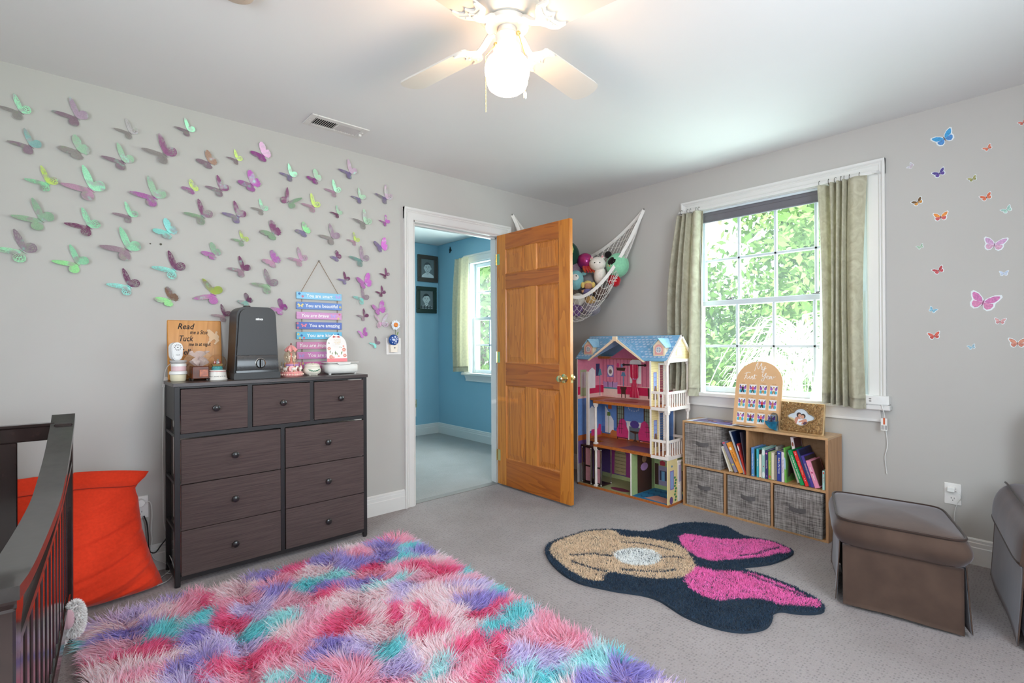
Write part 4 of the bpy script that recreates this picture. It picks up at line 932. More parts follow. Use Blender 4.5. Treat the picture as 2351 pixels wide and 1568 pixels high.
for k in range(18):
    a = 2*PI*k/18; r1 = .030+.005*((k*7) % 5)/5
    m = MB(T @ Matrix.Rotation(a, 4, 'Z')); m.prism([(.010, -.002), (.022, -.0045), (r1, -.003), (r1+.003, 0), (r1, .003), (.022, .0045), (.010, .002)], -.001-.002*(k % 2), .0005-.002*(k % 2)); part('petal', m, mat('petal_white', '#dfe6ee', .5), nl)
part('flower_centre', MB(T).ball((0, 0, .003), .0165, 16, 9, sz=.6), mat('flower_orange', '#d8692a', .45, col2='#e8a040', scale=90), nl)
# ---------------- outlets and cords
def outlet(T, label, name='wall_outlet'):
    o = thing(name, label, 'outlet', T.translation)
    part('plate', MB(T).box(-.035, .035, -.057, .057, 0, .005, .002), Mpl, o)
    for z in (-.026, .026):
        m = MB(T @ TR((0, z, 0))); m.lathe([(.0165, .004), (.0165, .0065)], seg=20); s = part('receptacle', m, Mpl, o)
        m = MB(T @ TR((0, z, .0062))); m.box(-.0075, -.0055, 0, .009, 0, .0006); m.box(.0055, .0075, 0, .008, 0, .0006); m.lathe([(.0022, 0), (.0022, .0006)], (0, -.007, 0), 8); part('slot', m, M_ink, s, kind='stuff')
    return o
TL = frame((.305, YL-.0005, .339), (1, 0, 0), (0, 0, 1), (0, -1, 0)); outlet(TL, 'white wall outlet half hidden behind the red floor pillow')
m = MB(TL @ TR((.0, .026, .006))); m.lathe([(.020, 0), (.021, .014), (.017, .026), (.0001, .027)], seg=24)
pg = thing('white_plug', 'round white plug in the outlet by the red floor pillow', 'plug', (.305, YL-.006, .35)); part('plug_body', m, Mpl, pg)
Mcw = mat('white_cord', '#dedad6', .5); Mcb = mat('black_cord', '#1c1a1a', .5)
c1 = smoothpath([(.318, YL-.022, .366), (.345, YL-.03, .362), (.352, YL-.03, .30), (.348, YL-.03, .22), (.352, YL-.03, .17), (.346, YL-.03, .12), (.360, YL-.03, .07), (.405, YL-.03, .035), (.435, YL-.05, .008), (.425, YL-.08, .006), (.40, YL-.10, .005), (.43, YL-.11, .005), (.45, YL-.07, .010), (.43, YL-.05, .006), (.41, YL-.09, .005), (.37, YL-.14, .005), (.33, YL-.17, .005)], 6)
part('cord', MB().tube(c1, .0021, 6), Mcw, pg)
mc = smoothpath([(.446, 3.075, ZT+.10), (.425, 3.13, ZT+.085), (.412, YL-.03, ZT+.05), (.406, YL-.014, ZT-.03), (.404, YL-.012, .80), (.400, YL-.012, .62), (.402, YL-.012, .45), (.404, YL-.012, .25), (.414, YL-.02, .185), (.410, YL-.02, .15), (.416, YL-.03, .10), (.432, YL-.06, .05), (.436, YL-.10, .01), (.40, YL-.19, .004), (.35, YL-.22, .004)], 8)
tag(MB().tube(mc, .0022, 6).build('monitor_cord', Mcw), 'white cord running down beside the left end of the dresser', 'cord')
bc = smoothpath([(.318, YL-.03, .30), (.330, YL-.03, .26), (.335, YL-.03, .20), (.340, YL-.03, .12), (.365, YL-.028, .10), (.39, YL-.026, .13), (.414, YL-.026, .165), (.423, YL-.03, .24), (.424, YL-.03, .34)], 7)
tag(MB().tube(bc, .0032, 7).build('black_cord', Mcb), 'black cord looping from the pillow to the back dresser leg', 'cord')
tg = MB(); tg.box(.0, .030, -.0005, .0005, -.055, .0, .0, T=TR((.408, YL-.02, ZT+.02), R(15), ry=R(12))); tag(tg.build('cord_tag', mat('tag_white', '#e8e2de', .5)), 'white warning tag on the cord left of the cream tub', 'tag')
TR_ = frame((XR-.0005, .462, .348), (0, -1, 0), (0, 0, 1), (-1, 0, 0)); outlet(TR_, 'white wall outlet with a charger above the ottoman')
ch = thing('usb_charger', 'small white charger cube plugged in above the ottoman', 'charger', (XR-.02, .462, .374))
part('charger_body', MB(TR_ @ TR((-.003, .026, .0065))).box(-.017, .017, -.013, .013, 0, .026, .003), M_lid, ch)
part('charger_cable', MB().tube(smoothpath([(XR-.034, .452, .374), (XR-.045, .44, .374), (XR-.045, .428, .36), (XR-.03, .426, .335), (XR-.012, .442, .30), (XR-.012, .455, .24), (XR-.02, .45, .12)], 7), .0017, 6), M_lid, ch)
# ================================================================== crib, floor pillow, rugs
M_crib = mat('espresso_lacquer', '#241a19', .16, var=.12, scale=30, coat=.35, col2='#2f2220')
CA = Vector((-.053, 1.30, 0)); ce = (Vector((.046, 2.70, 0))-CA).normalized(); cn = Vector((ce.y, -ce.x, 0))
TC = frame(CA, ce, -cn, (0, 0, 1))           # local x along the side to the far end, y to the crib's inside, z up
cr = thing('crib', 'dark espresso crib with curved top rail and slatted side', 'crib', CA+ce*.7-cn*.35)
SX = [-.02, .117, .273, .534, .788, .946, 1.13, 1.24, 1.355, 1.418]; SZ = [.735, .714, .703, .695, .699, .725, .772, .811, .857, .892]
PS = smoothpath([(x, 0, z) for x, z in zip(SX, SZ)], 5)
def band(y0, y1, dz0, dz1, s0=-1, s1=9, follow=1.0, z_=None, pts=PS):
    """strip that follows the curve: y0..y1 across, dz0..dz1 below the top line"""
    P = [p for p in pts if s0 <= p.x <= s1]; n = len(P); vs = []; fs = []
    for p in P:
        zt = (p.z*follow+(1-follow)*.70) if z_ is None else z_(p.x)
        vs += [(p.x, y0, zt+dz1), (p.x, y1, zt+dz1), (p.x, y1, zt+dz0), (p.x, y0, zt+dz0)]
    for i in range(n-1):
        for k in range(4): fs.append((i*4+k, (i+1)*4+k, (i+1)*4+(k+1) % 4, i*4+(k+1) % 4))
    fs += [(3, 2, 1, 0), ((n-1)*4, (n-1)*4+1, (n-1)*4+2, (n-1)*4+3)]
    return vs, [f[::-1] for f in fs]
mc_ = mat('crib_rail_top', '#3a3634', .28, var=.1, scale=40, coat=.3, col2='#2e2a29')  # rails in a greyer tone than the rest of the crib
part('top_rail', MB(TC).add(*band(0, .070, -.026, 0)), mc_, cr, 'greyer satin top rail', smooth=30)
lowz = lambda x: interp([-.1, .05, .34, .59, .94, 1.23, 1.5], [.628, .622, .622, .627, .650, .694, .74], x)
part('apron_panel', MB(TC).add(*band(.018, .034, 0, .0, z_=lambda x: 0)[0:0] or ([], [])) if False else MB(TC).add(*(lambda P: ([q for p in P for q in ((p.x, .016, lowz(p.x)), (p.x, .016, p.z-.02), (p.x, .034, p.z-.02), (p.x, .034, lowz(p.x)))], [(i*4+k, i*4+(k+1) % 4, (i+1)*4+(k+1) % 4, (i+1)*4+k) for i in range(len(P)-1) for k in range(4)]))([p for p in PS])), M_crib, cr, smooth=30)
part('lower_rail', MB(TC).add(*band(.006, .044, -.018, .0, z_=lowz)), mc_, cr, smooth=30)
for k in range(14):
    s = .045+k*.096; part('slat', MB(TC).box(s, s+.040, .018, .032, .19, lowz(s)-.01, .003), M_crib, cr)
part('bottom_rail', MB(TC).box(-.02, 1.40, .010, .040, .13, .20, .004), M_crib, cr)
for s0, zt in ((-.035, .70), (1.345, .862)):
    for y in (.004, .66): part('post', MB(TC).box(s0, s0+.055, y, y+.055, 0, zt if y < .1 else .85, .004), M_crib, cr)
m = MB(TC); m.prism([(-.02, .735-.026), (.06, .700), (.055, .672), (.035, .655), (.024, .635), (.022, .60), (-.02, .60)], .004, .050, frame((0, 0, 0), (1, 0, 0), (0, 0, 1), (0, 1, 0)) if False else Matrix(((1, 0, 0, 0), (0, 0, 1, 0), (0, 1, 0, 0), (0, 0, 0, 1)))); part('corner_bracket', m, M_crib, cr)
for s0 in (1.372, -.02):
    g = MB(TC).box(s0, s0+.03, .058, .66, .800, .855, .004); g.box(s0-.004, s0+.034, .058, .66, .856, .866, .002); part('end_rail', g, M_crib, cr)
    part('end_rail', MB(TC).box(s0, s0+.03, .058, .66, .14, .21, .004), M_crib, cr)
    for k in range(3): part('end_board', MB(TC).box(s0+.006, s0+.024, .165+k*.245, min(.165+k*.245+.175, .66), .21, .80, .003), M_crib, cr)
part('mattress', MB(TC).box(.03, 1.33, .06, .65, .20, .30, .03), cloth('mattress_white', '#e6e0dc', 0), cr)
# ---- red floor pillow leaning on the wall
M_red = cloth('red_cotton', '#d93a20', .0, scale=90, var=.06, sheen=.3, bump=.35)
def pil(side):
    def fn(a, b):
        u = a*2-1; v = b*2-1                                    # u left..right, v bottom..top
        xr = interp([0, .08, .2, .35, .5, .65, .78, .86, .91, .95, 1], [.372, .362, .338, .318, .300, .292, .288, .276, .292, .318, .335], b); xl = -.44
        x = xl+(xr-xl)*a
        e = max(0, 1-abs(u)**4.5)**.5*max(0, 1-abs(v)**4)**.5
        if b > .88: e *= 1-.55*min(1, (b-.88)/.04)
        bow = .17*(1-.62*b)*e
        yc = 2.975+.155*b; z = .012+.565*b-.045*max(0, u)**2*b-.02*min(0, u)**2*b
        rt = .25+.75*max(0, u)
        d = 1.0*v-.30*u+.10*math.sin(2.4*u+1)
        fold = e*rt*(.010*math.sin(15*d+1.5*math.sin(4*u))+.007*math.sin(31*d+2*u)*(.6-.6*v)+.004*math.sin(57*d+3*u)*(.5-.5*v))
        y = yc-(bow+fold) if side > 0 else yc+bow*.3
        return (x+.35*fold*max(0, u), min(y, YL-.020), max(.006, z-.02*e*(1-b)))
    return fn
pw = thing('floor_pillow', 'large red-orange floor pillow slumped against the wall beside the crib', 'pillow', (-.05, 3.0, 0))
m = MB().grid(pil(1), 70, 110); part('pillow_front', m, M_red, pw, smooth=180)
m = MB().grid(lambda a, b: pil(-1)(1-a, b), 40, 30); part('pillow_back', m, M_red, pw, smooth=180)
seam = [pil(1)(i/40, .885) for i in range(41)]; part('seam', MB().tube([(x, y-.001, z+.004) for x, y, z in seam], .0022, 5), mat('red_seam', '#9c2412', .9), pw)

# ---- strands as one joined mesh
def strands(name, roots, dirs, length, width, colors, parent, m, nseg=3, curl=.5, seed=1, label=None):
    """roots (n,3), dirs (n,3) unit initial direction, drooping; a flat tapered blade each"""
    n = len(roots); rng = np.random.RandomState(seed); base = np.array(parent.location)
    side = np.cross(dirs, [0, 0, 1.0]); ln = np.linalg.norm(side, axis=1, keepdims=True); side = np.where(ln > 1e-4, side/np.maximum(ln, 1e-4), [1.0, 0, 0])
    ang = rng.uniform(0, PI, n)[:, None]; up2 = np.cross(side, dirs); side = side*np.cos(ang)+up2*np.sin(ang)
    p = roots.copy(); d = dirs.copy(); rows = []; step = (length/nseg)[:, None]; bend = rng.normal(0, .28, (n, 3))*curl
    for k in range(nseg+1):
        wv = (width*(1-.75*k/nseg))[:, None]*.5
        if k < nseg: rows += [p-side*wv, p+side*wv]
        else: rows += [p]
        d = d+bend/nseg+np.array([0, 0, -.55*curl/nseg]); d /= np.linalg.norm(d, axis=1, keepdims=True)
        p = p+d*step
        p[:, 2] = np.maximum(p[:, 2], .003) if base[2] < .01 else p[:, 2]
    V = np.stack(rows, 1); nv = V.shape[1]; V = (V.reshape(-1, 3)-base).astype(np.float32)
    o = (np.arange(n)*nv)[:, None]
    quads = np.concatenate([o+np.array([[2*k, 2*k+1, 2*k+3, 2*k+2]]) for k in range(nseg-1)], 0) if nseg > 1 else np.zeros((0, 4), int)
    tris = o+np.array([[2*nseg-2, 2*nseg-1, 2*nseg]])
    loops = np.concatenate([quads.ravel(), tris.ravel()]).astype(np.int32); nf = len(quads)+len(tris)
    starts = np.concatenate([np.arange(len(quads))*4, len(quads)*4+np.arange(len(tris))*3]).astype(np.int32)
    me = D.meshes.new(name); me.vertices.add(len(V)); me.vertices.foreach_set('co', V.ravel()); me.loops.add(len(loops)); me.loops.foreach_set('vertex_index', loops)
    me.polygons.add(nf); me.polygons.foreach_set('loop_start', starts); me.update(calc_edges=True)
    ca = me.color_attributes.new('col', 'FLOAT_COLOR', 'POINT')
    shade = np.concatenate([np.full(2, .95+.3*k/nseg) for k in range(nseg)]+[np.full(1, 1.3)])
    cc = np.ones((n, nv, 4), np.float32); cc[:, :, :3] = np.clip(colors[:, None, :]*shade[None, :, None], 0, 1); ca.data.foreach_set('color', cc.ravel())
    me.materials.append(m); me.validate()
    ob = D.objects.new(name, me); COL.objects.link(ob); ob.parent = parent
    return tag(ob, label, kind='stuff')
def vnoise(x, y, s, seed):
    rng = np.random.RandomState(seed); G = rng.rand(64, 64); X = x*s; Y = y*s; xi = np.floor(X).astype(int); yi = np.floor(Y).astype(int); fx = X-xi; fy = Y-yi
    fx = fx*fx*(3-2*fx); fy = fy*fy*(3-2*fy); g = lambda i, j: G[i % 64, j % 64]
    return (g(xi, yi)*(1-fx)+g(xi+1, yi)*fx)*(1-fy)+(g(xi, yi+1)*(1-fx)+g(xi+1, yi+1)*fx)*fy
M_fib = attr_mat('rug_fibre', rough=.75, trans=.5)
PALETTE = np.array([lin(c) for c in ('#f57aa6', '#fab6ca', '#fcdde2', '#aea2da', '#d8cdec', '#86dbe0', '#b8eaec', '#f4c4d4')])
rx0, rx1, ry0, ry1 = .075, 1.520, .62, 2.715
fr_ = thing('shag_rug', 'long-pile rug in patches of pink, lavender and turquoise', 'rug', ((rx0+rx1)/2, (ry0+ry1)/2, .001))
part('rug_backing', MB().box(rx0, rx1, ry0, ry1, .001, .012, .003), mat('rug_backing', '#c9a2b8', .95), fr_)
rng = np.random.RandomState(11); n = 105000
# denser towards the visible near part
x = rng.uniform(rx0, rx1, n); y = rng.uniform(ry0, ry1, n)
wx = x+.05*(vnoise(x, y, 9, 1)-.5)+.12*(vnoise(x, y, 3.2, 2)-.5); wy = y+.05*(vnoise(x, y, 9, 3)-.5)+.12*(vnoise(x, y, 3.2, 4)-.5)
cs = np.random.RandomState(5); gx = []; gc = []
ux, uy = .150, .098                                            # patch grid, drawn out across the rug
for i in range(-1, 12):
    for j in range(-1, 24):
        gx.append((rx0+(i+.5*(j % 2)+.1+.6*cs.rand())*ux, ry0+(j+.2+.6*cs.rand())*uy))
        gc.append([0, 1, 2, 0, 2, 4, 5, 1, 3, 7, 6, 2, 0, 4, 2, 1, 5, 3][cs.randint(18)])
gx = np.array(gx); gc = np.array(gc)
best = np.full(n, 1e9); idx = np.zeros(n, int)
for k, (a, b) in enumerate(gx):
    rot = .35; dx_ = (wx-a); dy_ = (wy-b); d2 = ((dx_*math.cos(rot)+dy_*math.sin(rot))/1.35)**2+(-dx_*math.sin(rot)+dy_*math.cos(rot))**2
    q = d2 < best; best[q] = d2[q]; idx[q] = k
col = PALETTE[gc[idx]]
fade = np.clip((np.sqrt(best)-.030)/.05, 0, 1)[:, None]*(rng.rand(n, 1)*.75)
col = col*(1-fade)+PALETTE[2]*fade
col = col*(rng.uniform(.82, 1.18, (n, 1)))
ang = 2*PI*(vnoise(x, y, 7, 8)*1.6)+rng.normal(0, .5, n); tilt = .75+.35*rng.rand(n)
dirs = np.stack([np.cos(ang)*tilt, np.sin(ang)*tilt, np.ones(n)], 1)
edge = .10
for arr, lo, hi, k in ((x, rx0, rx1, 0), (y, ry0, ry1, 1)):
    dirs[:, k] += 1.4*np.clip((arr-(hi-edge))/edge, 0, 1)-1.4*np.clip(((lo+edge)-arr)/edge, 0, 1)
dirs /= np.linalg.norm(dirs, axis=1, keepdims=True)
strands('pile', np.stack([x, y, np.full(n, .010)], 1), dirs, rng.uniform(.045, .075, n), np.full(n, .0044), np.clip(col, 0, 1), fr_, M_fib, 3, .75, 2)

# ---- short pile rug: navy ground with beige bud and pink petals (plain flower-like stand-in, no figure)
RUG_OUT = [(2.021, 1.996), (2.101, 2.046), (2.191, 2.054), (2.284, 2.045), (2.389, 2.034), (2.483, 1.988), (2.557, 1.926), (2.606, 1.846), (2.662, 1.772), (2.756, 1.738), (2.883, 1.729), (2.993, 1.684), (3.071, 1.594), (3.11, 1.502), (3.074, 1.412), (3.039, 1.326), (3.067, 1.263), (3.07, 1.177), (3.038, 1.083), (2.999, 1.055), (2.896, 1.058), (2.774, 1.084), (2.692, 1.123), (2.633, 1.157), (2.597, 1.157), (2.593, 1.107), (2.6, 1.016), (2.585, 0.922), (2.56, 0.853), (2.535, 0.796), (2.494, 0.757), (2.451, 0.743), (2.398, 0.764), (2.349, 0.813), (2.318, 0.864), (2.273, 0.88), (2.21, 0.862), (2.137, 0.857), (2.072, 0.881), (2.023, 0.921), (1.991, 0.981), (1.973, 1.055), (1.974, 1.131), (1.992, 1.2), (2.01, 1.269), (2.001, 1.334), (1.968, 1.396), (1.938, 1.447), (1.913, 1.503), (1.887, 1.567), (1.871, 1.635), (1.88, 1.728), (1.917, 1.835), (1.963, 1.922)]
RUG_BUD = [(2.032, 1.974), (2.123, 2.026), (2.246, 2.031), (2.376, 2.023), (2.466, 1.975), (2.533, 1.908), (2.496, 1.824), (2.556, 1.747), (2.592, 1.656), (2.625, 1.558), (2.599, 1.479), (2.536, 1.409), (2.459, 1.34), (2.387, 1.305), (2.308, 1.3), (2.237, 1.329), (2.178, 1.378), (2.132, 1.443), (2.096, 1.517), (2.057, 1.583), (1.993, 1.569), (1.954, 1.55), (1.918, 1.61), (1.926, 1.726), (1.96, 1.838), (1.993, 1.917)]
RUG_PETALS = [[(2.731, 1.587), (2.798, 1.591), (2.832, 1.543), (2.847, 1.486), (2.877, 1.413), (2.958, 1.336), (3.043, 1.261), (3.054, 1.171), (3.025, 1.085), (2.974, 1.07), (2.912, 1.104), (2.804, 1.142), (2.685, 1.214), (2.626, 1.255), (2.565, 1.296), (2.554, 1.37), (2.594, 1.46), (2.658, 1.536)], [(2.438, 1.319), (2.461, 1.257), (2.498, 1.194), (2.557, 1.13), (2.573, 1.036), (2.562, 0.943), (2.534, 0.86), (2.521, 0.797), (2.491, 0.765), (2.459, 0.76), (2.428, 0.799), (2.386, 0.852), (2.351, 0.892), (2.354, 0.937), (2.317, 0.99), (2.252, 1.042), (2.194, 1.08), (2.177, 1.138), (2.194, 1.21), (2.242, 1.27), (2.321, 1.308), (2.384, 1.308)]]
RUG_WHITE = [[(2.269, 1.71), (2.383, 1.689), (2.443, 1.61), (2.439, 1.555), (2.399, 1.501), (2.316, 1.481), (2.235, 1.52), (2.201, 1.576), (2.206, 1.645)]]
RUG_LINES = [[(2.55, 1.127), (2.535, 1.021), (2.522, 0.928), (2.515, 0.854), (2.526, 0.794)], [(2.729, 1.233), (2.807, 1.184), (2.926, 1.157), (3.005, 1.132)], [(2.066, 1.851), (2.172, 1.776), (2.225, 1.694)], [(2.015, 1.787), (2.026, 1.674), (2.052, 1.611)], [(2.419, 1.768), (2.491, 1.676), (2.525, 1.571), (2.525, 1.499)], [(2.399, 1.501), (2.447, 1.469), (2.481, 1.427)], [(2.131, 1.558), (2.19, 1.475), (2.261, 1.401), (2.33, 1.377)]]
M_pile = attr_mat('tufted_pile', rough=.9, sheen=.2)
def inside(px, py, poly):
    P = np.array(poly); r = np.zeros(len(px), bool); j = len(P)-1
    for i in range(len(P)):
        c = ((P[i, 1] > py) != (P[j, 1] > py)) & (px < (P[j, 0]-P[i, 0])*(py-P[i, 1])/(P[j, 1]-P[i, 1]+1e-12)+P[i, 0]); r ^= c; j = i
    return r
def dseg(px, py, line):
    d = np.full(len(px), 9.0)
    for (a, b), (c, e) in zip(line[:-1], line[1:]):
        vx, vy = c-a, e-b; t = np.clip(((px-a)*vx+(py-b)*vy)/(vx*vx+vy*vy+1e-12), 0, 1); d = np.minimum(d, np.hypot(px-a-t*vx, py-b-t*vy))
    return d
fl_ = thing('flower_rug', 'short-pile floor rug in navy, beige and pink shaped like a flower', 'rug', (2.42, 1.33, .001))
sm = lambda pts, n=6: [(p.x, p.y) for p in smoothpath([(a, b, 0) for a, b in pts], n, True)]
outl = sm(RUG_OUT); bud = sm(RUG_BUD); pet = [sm(p) for p in RUG_PETALS]; stripe = [sm(p) for p in RUG_WHITE]
part('rug_base', MB().prism(outl, .001, .012), mat('rug_navy_backing', '#22303f', .95), fl_)
rng = np.random.RandomState(3); n = 150000
P = np.array(outl); px = rng.uniform(P[:, 0].min(), P[:, 0].max(), n); py = rng.uniform(P[:, 1].min(), P[:, 1].max(), n)
k = inside(px, py, outl); px, py = px[k], py[k]; n = len(px)
jx = px+rng.normal(0, .004, n); jy = py+rng.normal(0, .004, n)
NAVY, BEI, PINK, WHT = [np.array(lin(c)) for c in ('#26384c', '#d9bda0', '#ee6fb0', '#f1eeea')]
c = np.tile(NAVY, (n, 1)); fld = np.zeros(n, int)
q = inside(jx, jy, bud); c[q] = BEI; fld[q] = 1
for s_ in stripe: q = inside(jx, jy, s_); c[q] = WHT
for p_ in pet: q = inside(jx, jy, p_); c[q] = PINK; fld[q] = 2
for ln in RUG_LINES: q = dseg(jx, jy, ln) < .007; c[q] = NAVY
c = c*rng.uniform(.8, 1.15, (n, 1))*(.9+.2*vnoise(px, py, 30, 4))[:, None]
lump = .004*vnoise(px, py, 22, 6)
d = np.stack([rng.normal(0, .55, n), rng.normal(0, .55, n), np.ones(n)], 1); d /= np.linalg.norm(d, axis=1, keepdims=True)
for f, nm, lb in ((0, 'navy_pile', 'navy blue pile'), (1, 'beige_pile', 'beige bud field'), (2, 'pink_pile', 'bright pink petals')):
    q = fld == f
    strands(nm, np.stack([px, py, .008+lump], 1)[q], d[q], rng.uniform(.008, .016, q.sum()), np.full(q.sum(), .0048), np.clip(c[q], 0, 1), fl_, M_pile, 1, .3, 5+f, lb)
# ---- white plush ear and head behind the crib slats
pl = thing('plush_toy', 'white fluffy plush animal with pink ear poking past the crib post', 'plush toy', (.05, 2.52, .02))
M_wf = attr_mat('white_fur', rough=.9, trans=.2)
def fur_ball(name, c, r, sc, n, L, col, parent, seed):
    rg = np.random.RandomState(seed); v = rg.normal(0, 1, (n, 3)); v /= np.linalg.norm(v, axis=1, keepdims=True); sc = np.array(sc)
    nr = v/sc; nr /= np.linalg.norm(nr, axis=1, keepdims=True); nr += rg.normal(0, .25, (n, 3)); nr /= np.linalg.norm(nr, axis=1, keepdims=True)
    return strands(name, np.array(c)+v*r*sc, nr, np.full(n, L), np.full(n, .0035), np.tile(np.array(lin(col)), (n, 1))*rg.uniform(.9, 1.08, (n, 1)), parent, M_wf, 2, .5, seed)
M_pl = mat('plush_white', '#efe8e6', .95, sheen=.3)
part('ear', MB().ball((.040, 2.50, .150), .05, 18, 12, sx=.5, sy=.35, sz=1.25, T=TR()), M_pl, pl)
fur_ball('ear_fur', (.040, 2.50, .150), .048, (.5, .35, 1.25), 3500, .016, '#f3eeec', pl, 1)
part('ear_lining', MB().ball((.024, 2.478, .162), .03, 14, 9, sx=.55, sy=.3, sz=1.2), mat('ear_pink', '#c9a3ab', .95), pl)
part('head', MB().ball((-.06, 2.56, .10), .085, 20, 14), M_pl, pl); fur_ball('head_fur', (-.06, 2.56, .10), .083, (1, 1, 1), 5000, .016, '#f3eeec', pl, 2)
# ================================================================== three storey wooden dollhouse against the right wall
TH = frame((3.190, 2.775, 0), (0, -1, 0), (1, 0, 0))       # local x: along the front to the right, y: into the house, z: up
hs = thing('dollhouse', 'tall pink and yellow wooden dollhouse with blue scalloped roof by the window', 'dollhouse', (3.36, 2.356, 0))
HW, HD = .838, .325
M_hw = mat('doll_white', '#f1e6de', .45); M_hy = mat('doll_yellow_siding', '#ecd59a', .55); M_hc = mat('doll_cream_trim', '#f2d8b8', .5)
M_hwood = wood('doll_wood_edge', '#c9783a', '#a3561f', 0, 10, .45, .1); M_hfl = mat('doll_floor_print', '#b5683c', .4, col2='#a05530', scale=30); M_hfl2 = mat('doll_pinkish_floor', '#c98a74', .35, col2='#b06a5a', scale=24)
def c(n, h, r=.55): return mat('print_'+n, h, r, var=.05, scale=50)
def hb(name, *a, m=M_hw, lab=None, b=.001, kind=None): return part(name, MB(TH).box(*a, b=b), m, hs, lab, kind=kind)
z1a, z1b, z2a, z2b, zt_ = .335, .356, .682, .702, 1.034
base = hb('base', 0, HW, 0, HD, 0, .018, m=M_hwood)
wl = hb('side_wall', 0, .010, 0, HD, .0, zt_+.01)
wk = hb('back_wall', .010, .70, HD-.010, HD, .018, 1.20 if False else 1.05)
kp = hb('partition', .520, .529, .0, HD-.01, .018, z1a); wr = hb('side_wall', HW-.010, HW, 0, .125, .018, z1b-.005, m=M_hy, lab='yellow sided kitchen wall')
f1 = part('floor_slab', MB(TH).box(.170, HW-.01, 0, HD-.01, z1a, z1b).box(.010, .170, .15, HD-.01, z1a, z1b), M_hwood, hs); f2 = part('floor_slab', MB(TH).box(.168, HW-.01, 0, HD-.01, z2a, z2b).box(.010, .168, .15, HD-.01, z2a, z2b), M_hwood, hs)
def skin(parent, u0, u1, w0, w1, z, m, name='printed_floor'): return part(name, MB(TH).box(u0, u1, w0, w1, z, z+.0008), m, parent)
skin(f1, .172, .698, .004, HD-.012, z1b, M_hfl); skin(f1, .012, .170, .15, HD-.012, z1b, M_hfl); skin(f2, .17, .698, .004, HD-.012, z2b, M_hfl2)
part('printed_rug', MB(TH).prism([(.40, .02), (.69, .02), (.69, .17), (.43, .17)], z1b+.0008, z1b+.0014), c('plum_rug', '#7d4f68'), f1)
part('printed_rug', MB(TH).prism(ellipse(.36, .10, .16, .07, 24), z2b+.0008, z2b+.0014), c('rose_rug', '#a8584f'), f2)
skin(base, .012, .52, .004, HD-.012, .018, c('green_beige', '#a9ab7a')); skin(base, .53, .826, .004, HD-.012, .018, c('kitchen_blue', '#2f7fae'))
m = MB(TH)
for i in range(6):
    for j in range(3): u = .545+.046*i; w = .03+.095*j; m.prism([(u, w), (u+.023, w+.035), (u+.046, w), (u+.046, w+.02), (u+.023, w+.055), (u, w+.02)], .0188, .0194)
part('printed_chevron', m, c('chevron_blue', '#1d5688'), base, kind='stuff')
part('printed_rug', MB(TH).prism([(.62, .03), (.82, .02), (.82, .12), (.66, .14)], .0194, .020), c('kitchen_rug', '#d59a8c'), base); part('printed_rug', MB(TH).prism(ellipse(.375, .07, .085, .038, 24), .0188, .0196), c('oval_rug', '#7d2a4c'), base)
# wallpaper and printed furniture on the back wall
def wp(u0, u1, z0, z1, m, d=.0006, name='printed_panel', par=None): return part(name, MB(TH).box(u0, u1, HD-.0105-d, HD-.0101, z0, z1), m, par or wk)
def wpoly(name, poly, m, d=.0012): return part(name, MB(TH @ Matrix(((1, 0, 0, 0), (0, 0, 1, 0), (0, 1, 0, 0), (0, 0, 0, 1)))).prism(poly, HD-.0106-d, HD-.0104), m, wk)
wp(.010, .695, z2b, 1.045, c('wallpaper_pink', '#e0859c')); wp(.010, .695, .735, .800, c('wainscot_crimson', '#cf2356'), .0010); wp(.010, .695, z2b, .735, c('skirting_blush', '#eec2bb'), .0010); wp(.010, .695, .800, .806, c('rail_blush', '#f0c4c0'), .0012)
m = MB(TH)
for i in range(19): u = .022+.036*i; m.box(u, u+.009, HD-.0113, HD-.0105, .806, 1.045)
part('printed_stripe', m, c('stripe_rose', '#c96a86'), wk, kind='stuff')
wp(.010, .695, z1b, z2a, c('wallpaper_blue', '#6a92cf')); wp(.010, .695, z1b, .445, c('wainscot_blue', '#4a78b8'), .0009); wp(.010, .695, z1b, .385, c('floor_orange', '#b9642e'), .0011)
wp(.010, .520, .018, z1a, c('wallpaper_purple', '#6f5590')); wp(.529, .828, .018, z1a, c('kitchen_green', '#a9bd83')); wp(.010, .52, .018, .052, c('green_skirting', '#b9c28c'), .0010)
P_wht = c('white', '#f2ebe6'); P_dk = c('dark_wood', '#4a2c22'); P_lil = c('lilac', '#b98fc0'); P_teal = c('teal', '#4f9aa6'); P_pnk = c('hotpink', '#d83c7c'); P_lav = c('lavender', '#8d7ab8')
E2 = lambda u, z, a, b, n=18: ellipse(u, z, a, b, n)
wpoly('printed_frame', [(.070, .872), (.138, .872), (.138, .975), (.070, .975)], P_lav, .0012); wpoly('printed_oval', E2(.104, .924, .030, .044), P_wht, .0016); wpoly('printed_bouquet', E2(.104, .918, .016, .020, 8), c('bouquet', '#7d6a6a'), .0020)
wpoly('printed_bench', [(.030, .715), (.175, .715), (.175, .772), (.030, .772)], c('bench', '#edd0c4'), .0014); wpoly('printed_seat', [(.030, .772), (.045, .790), (.165, .786), (.175, .772)], P_teal, .0018)
for u in (.055, .102, .150): wpoly('printed_cushion', [(u-.026, .784), (u+.024, .784), (u+.028, .834), (u, .826), (u-.028, .836)], P_lil, .0020)
wpoly('printed_table', [(.205, .795), (.268, .795), (.268, .78), (.258, .77), (.258, .705), (.250, .705), (.25, .735), (.222, .735), (.222, .705), (.214, .705), (.214, .77), (.205, .78)], P_dk, .0014)
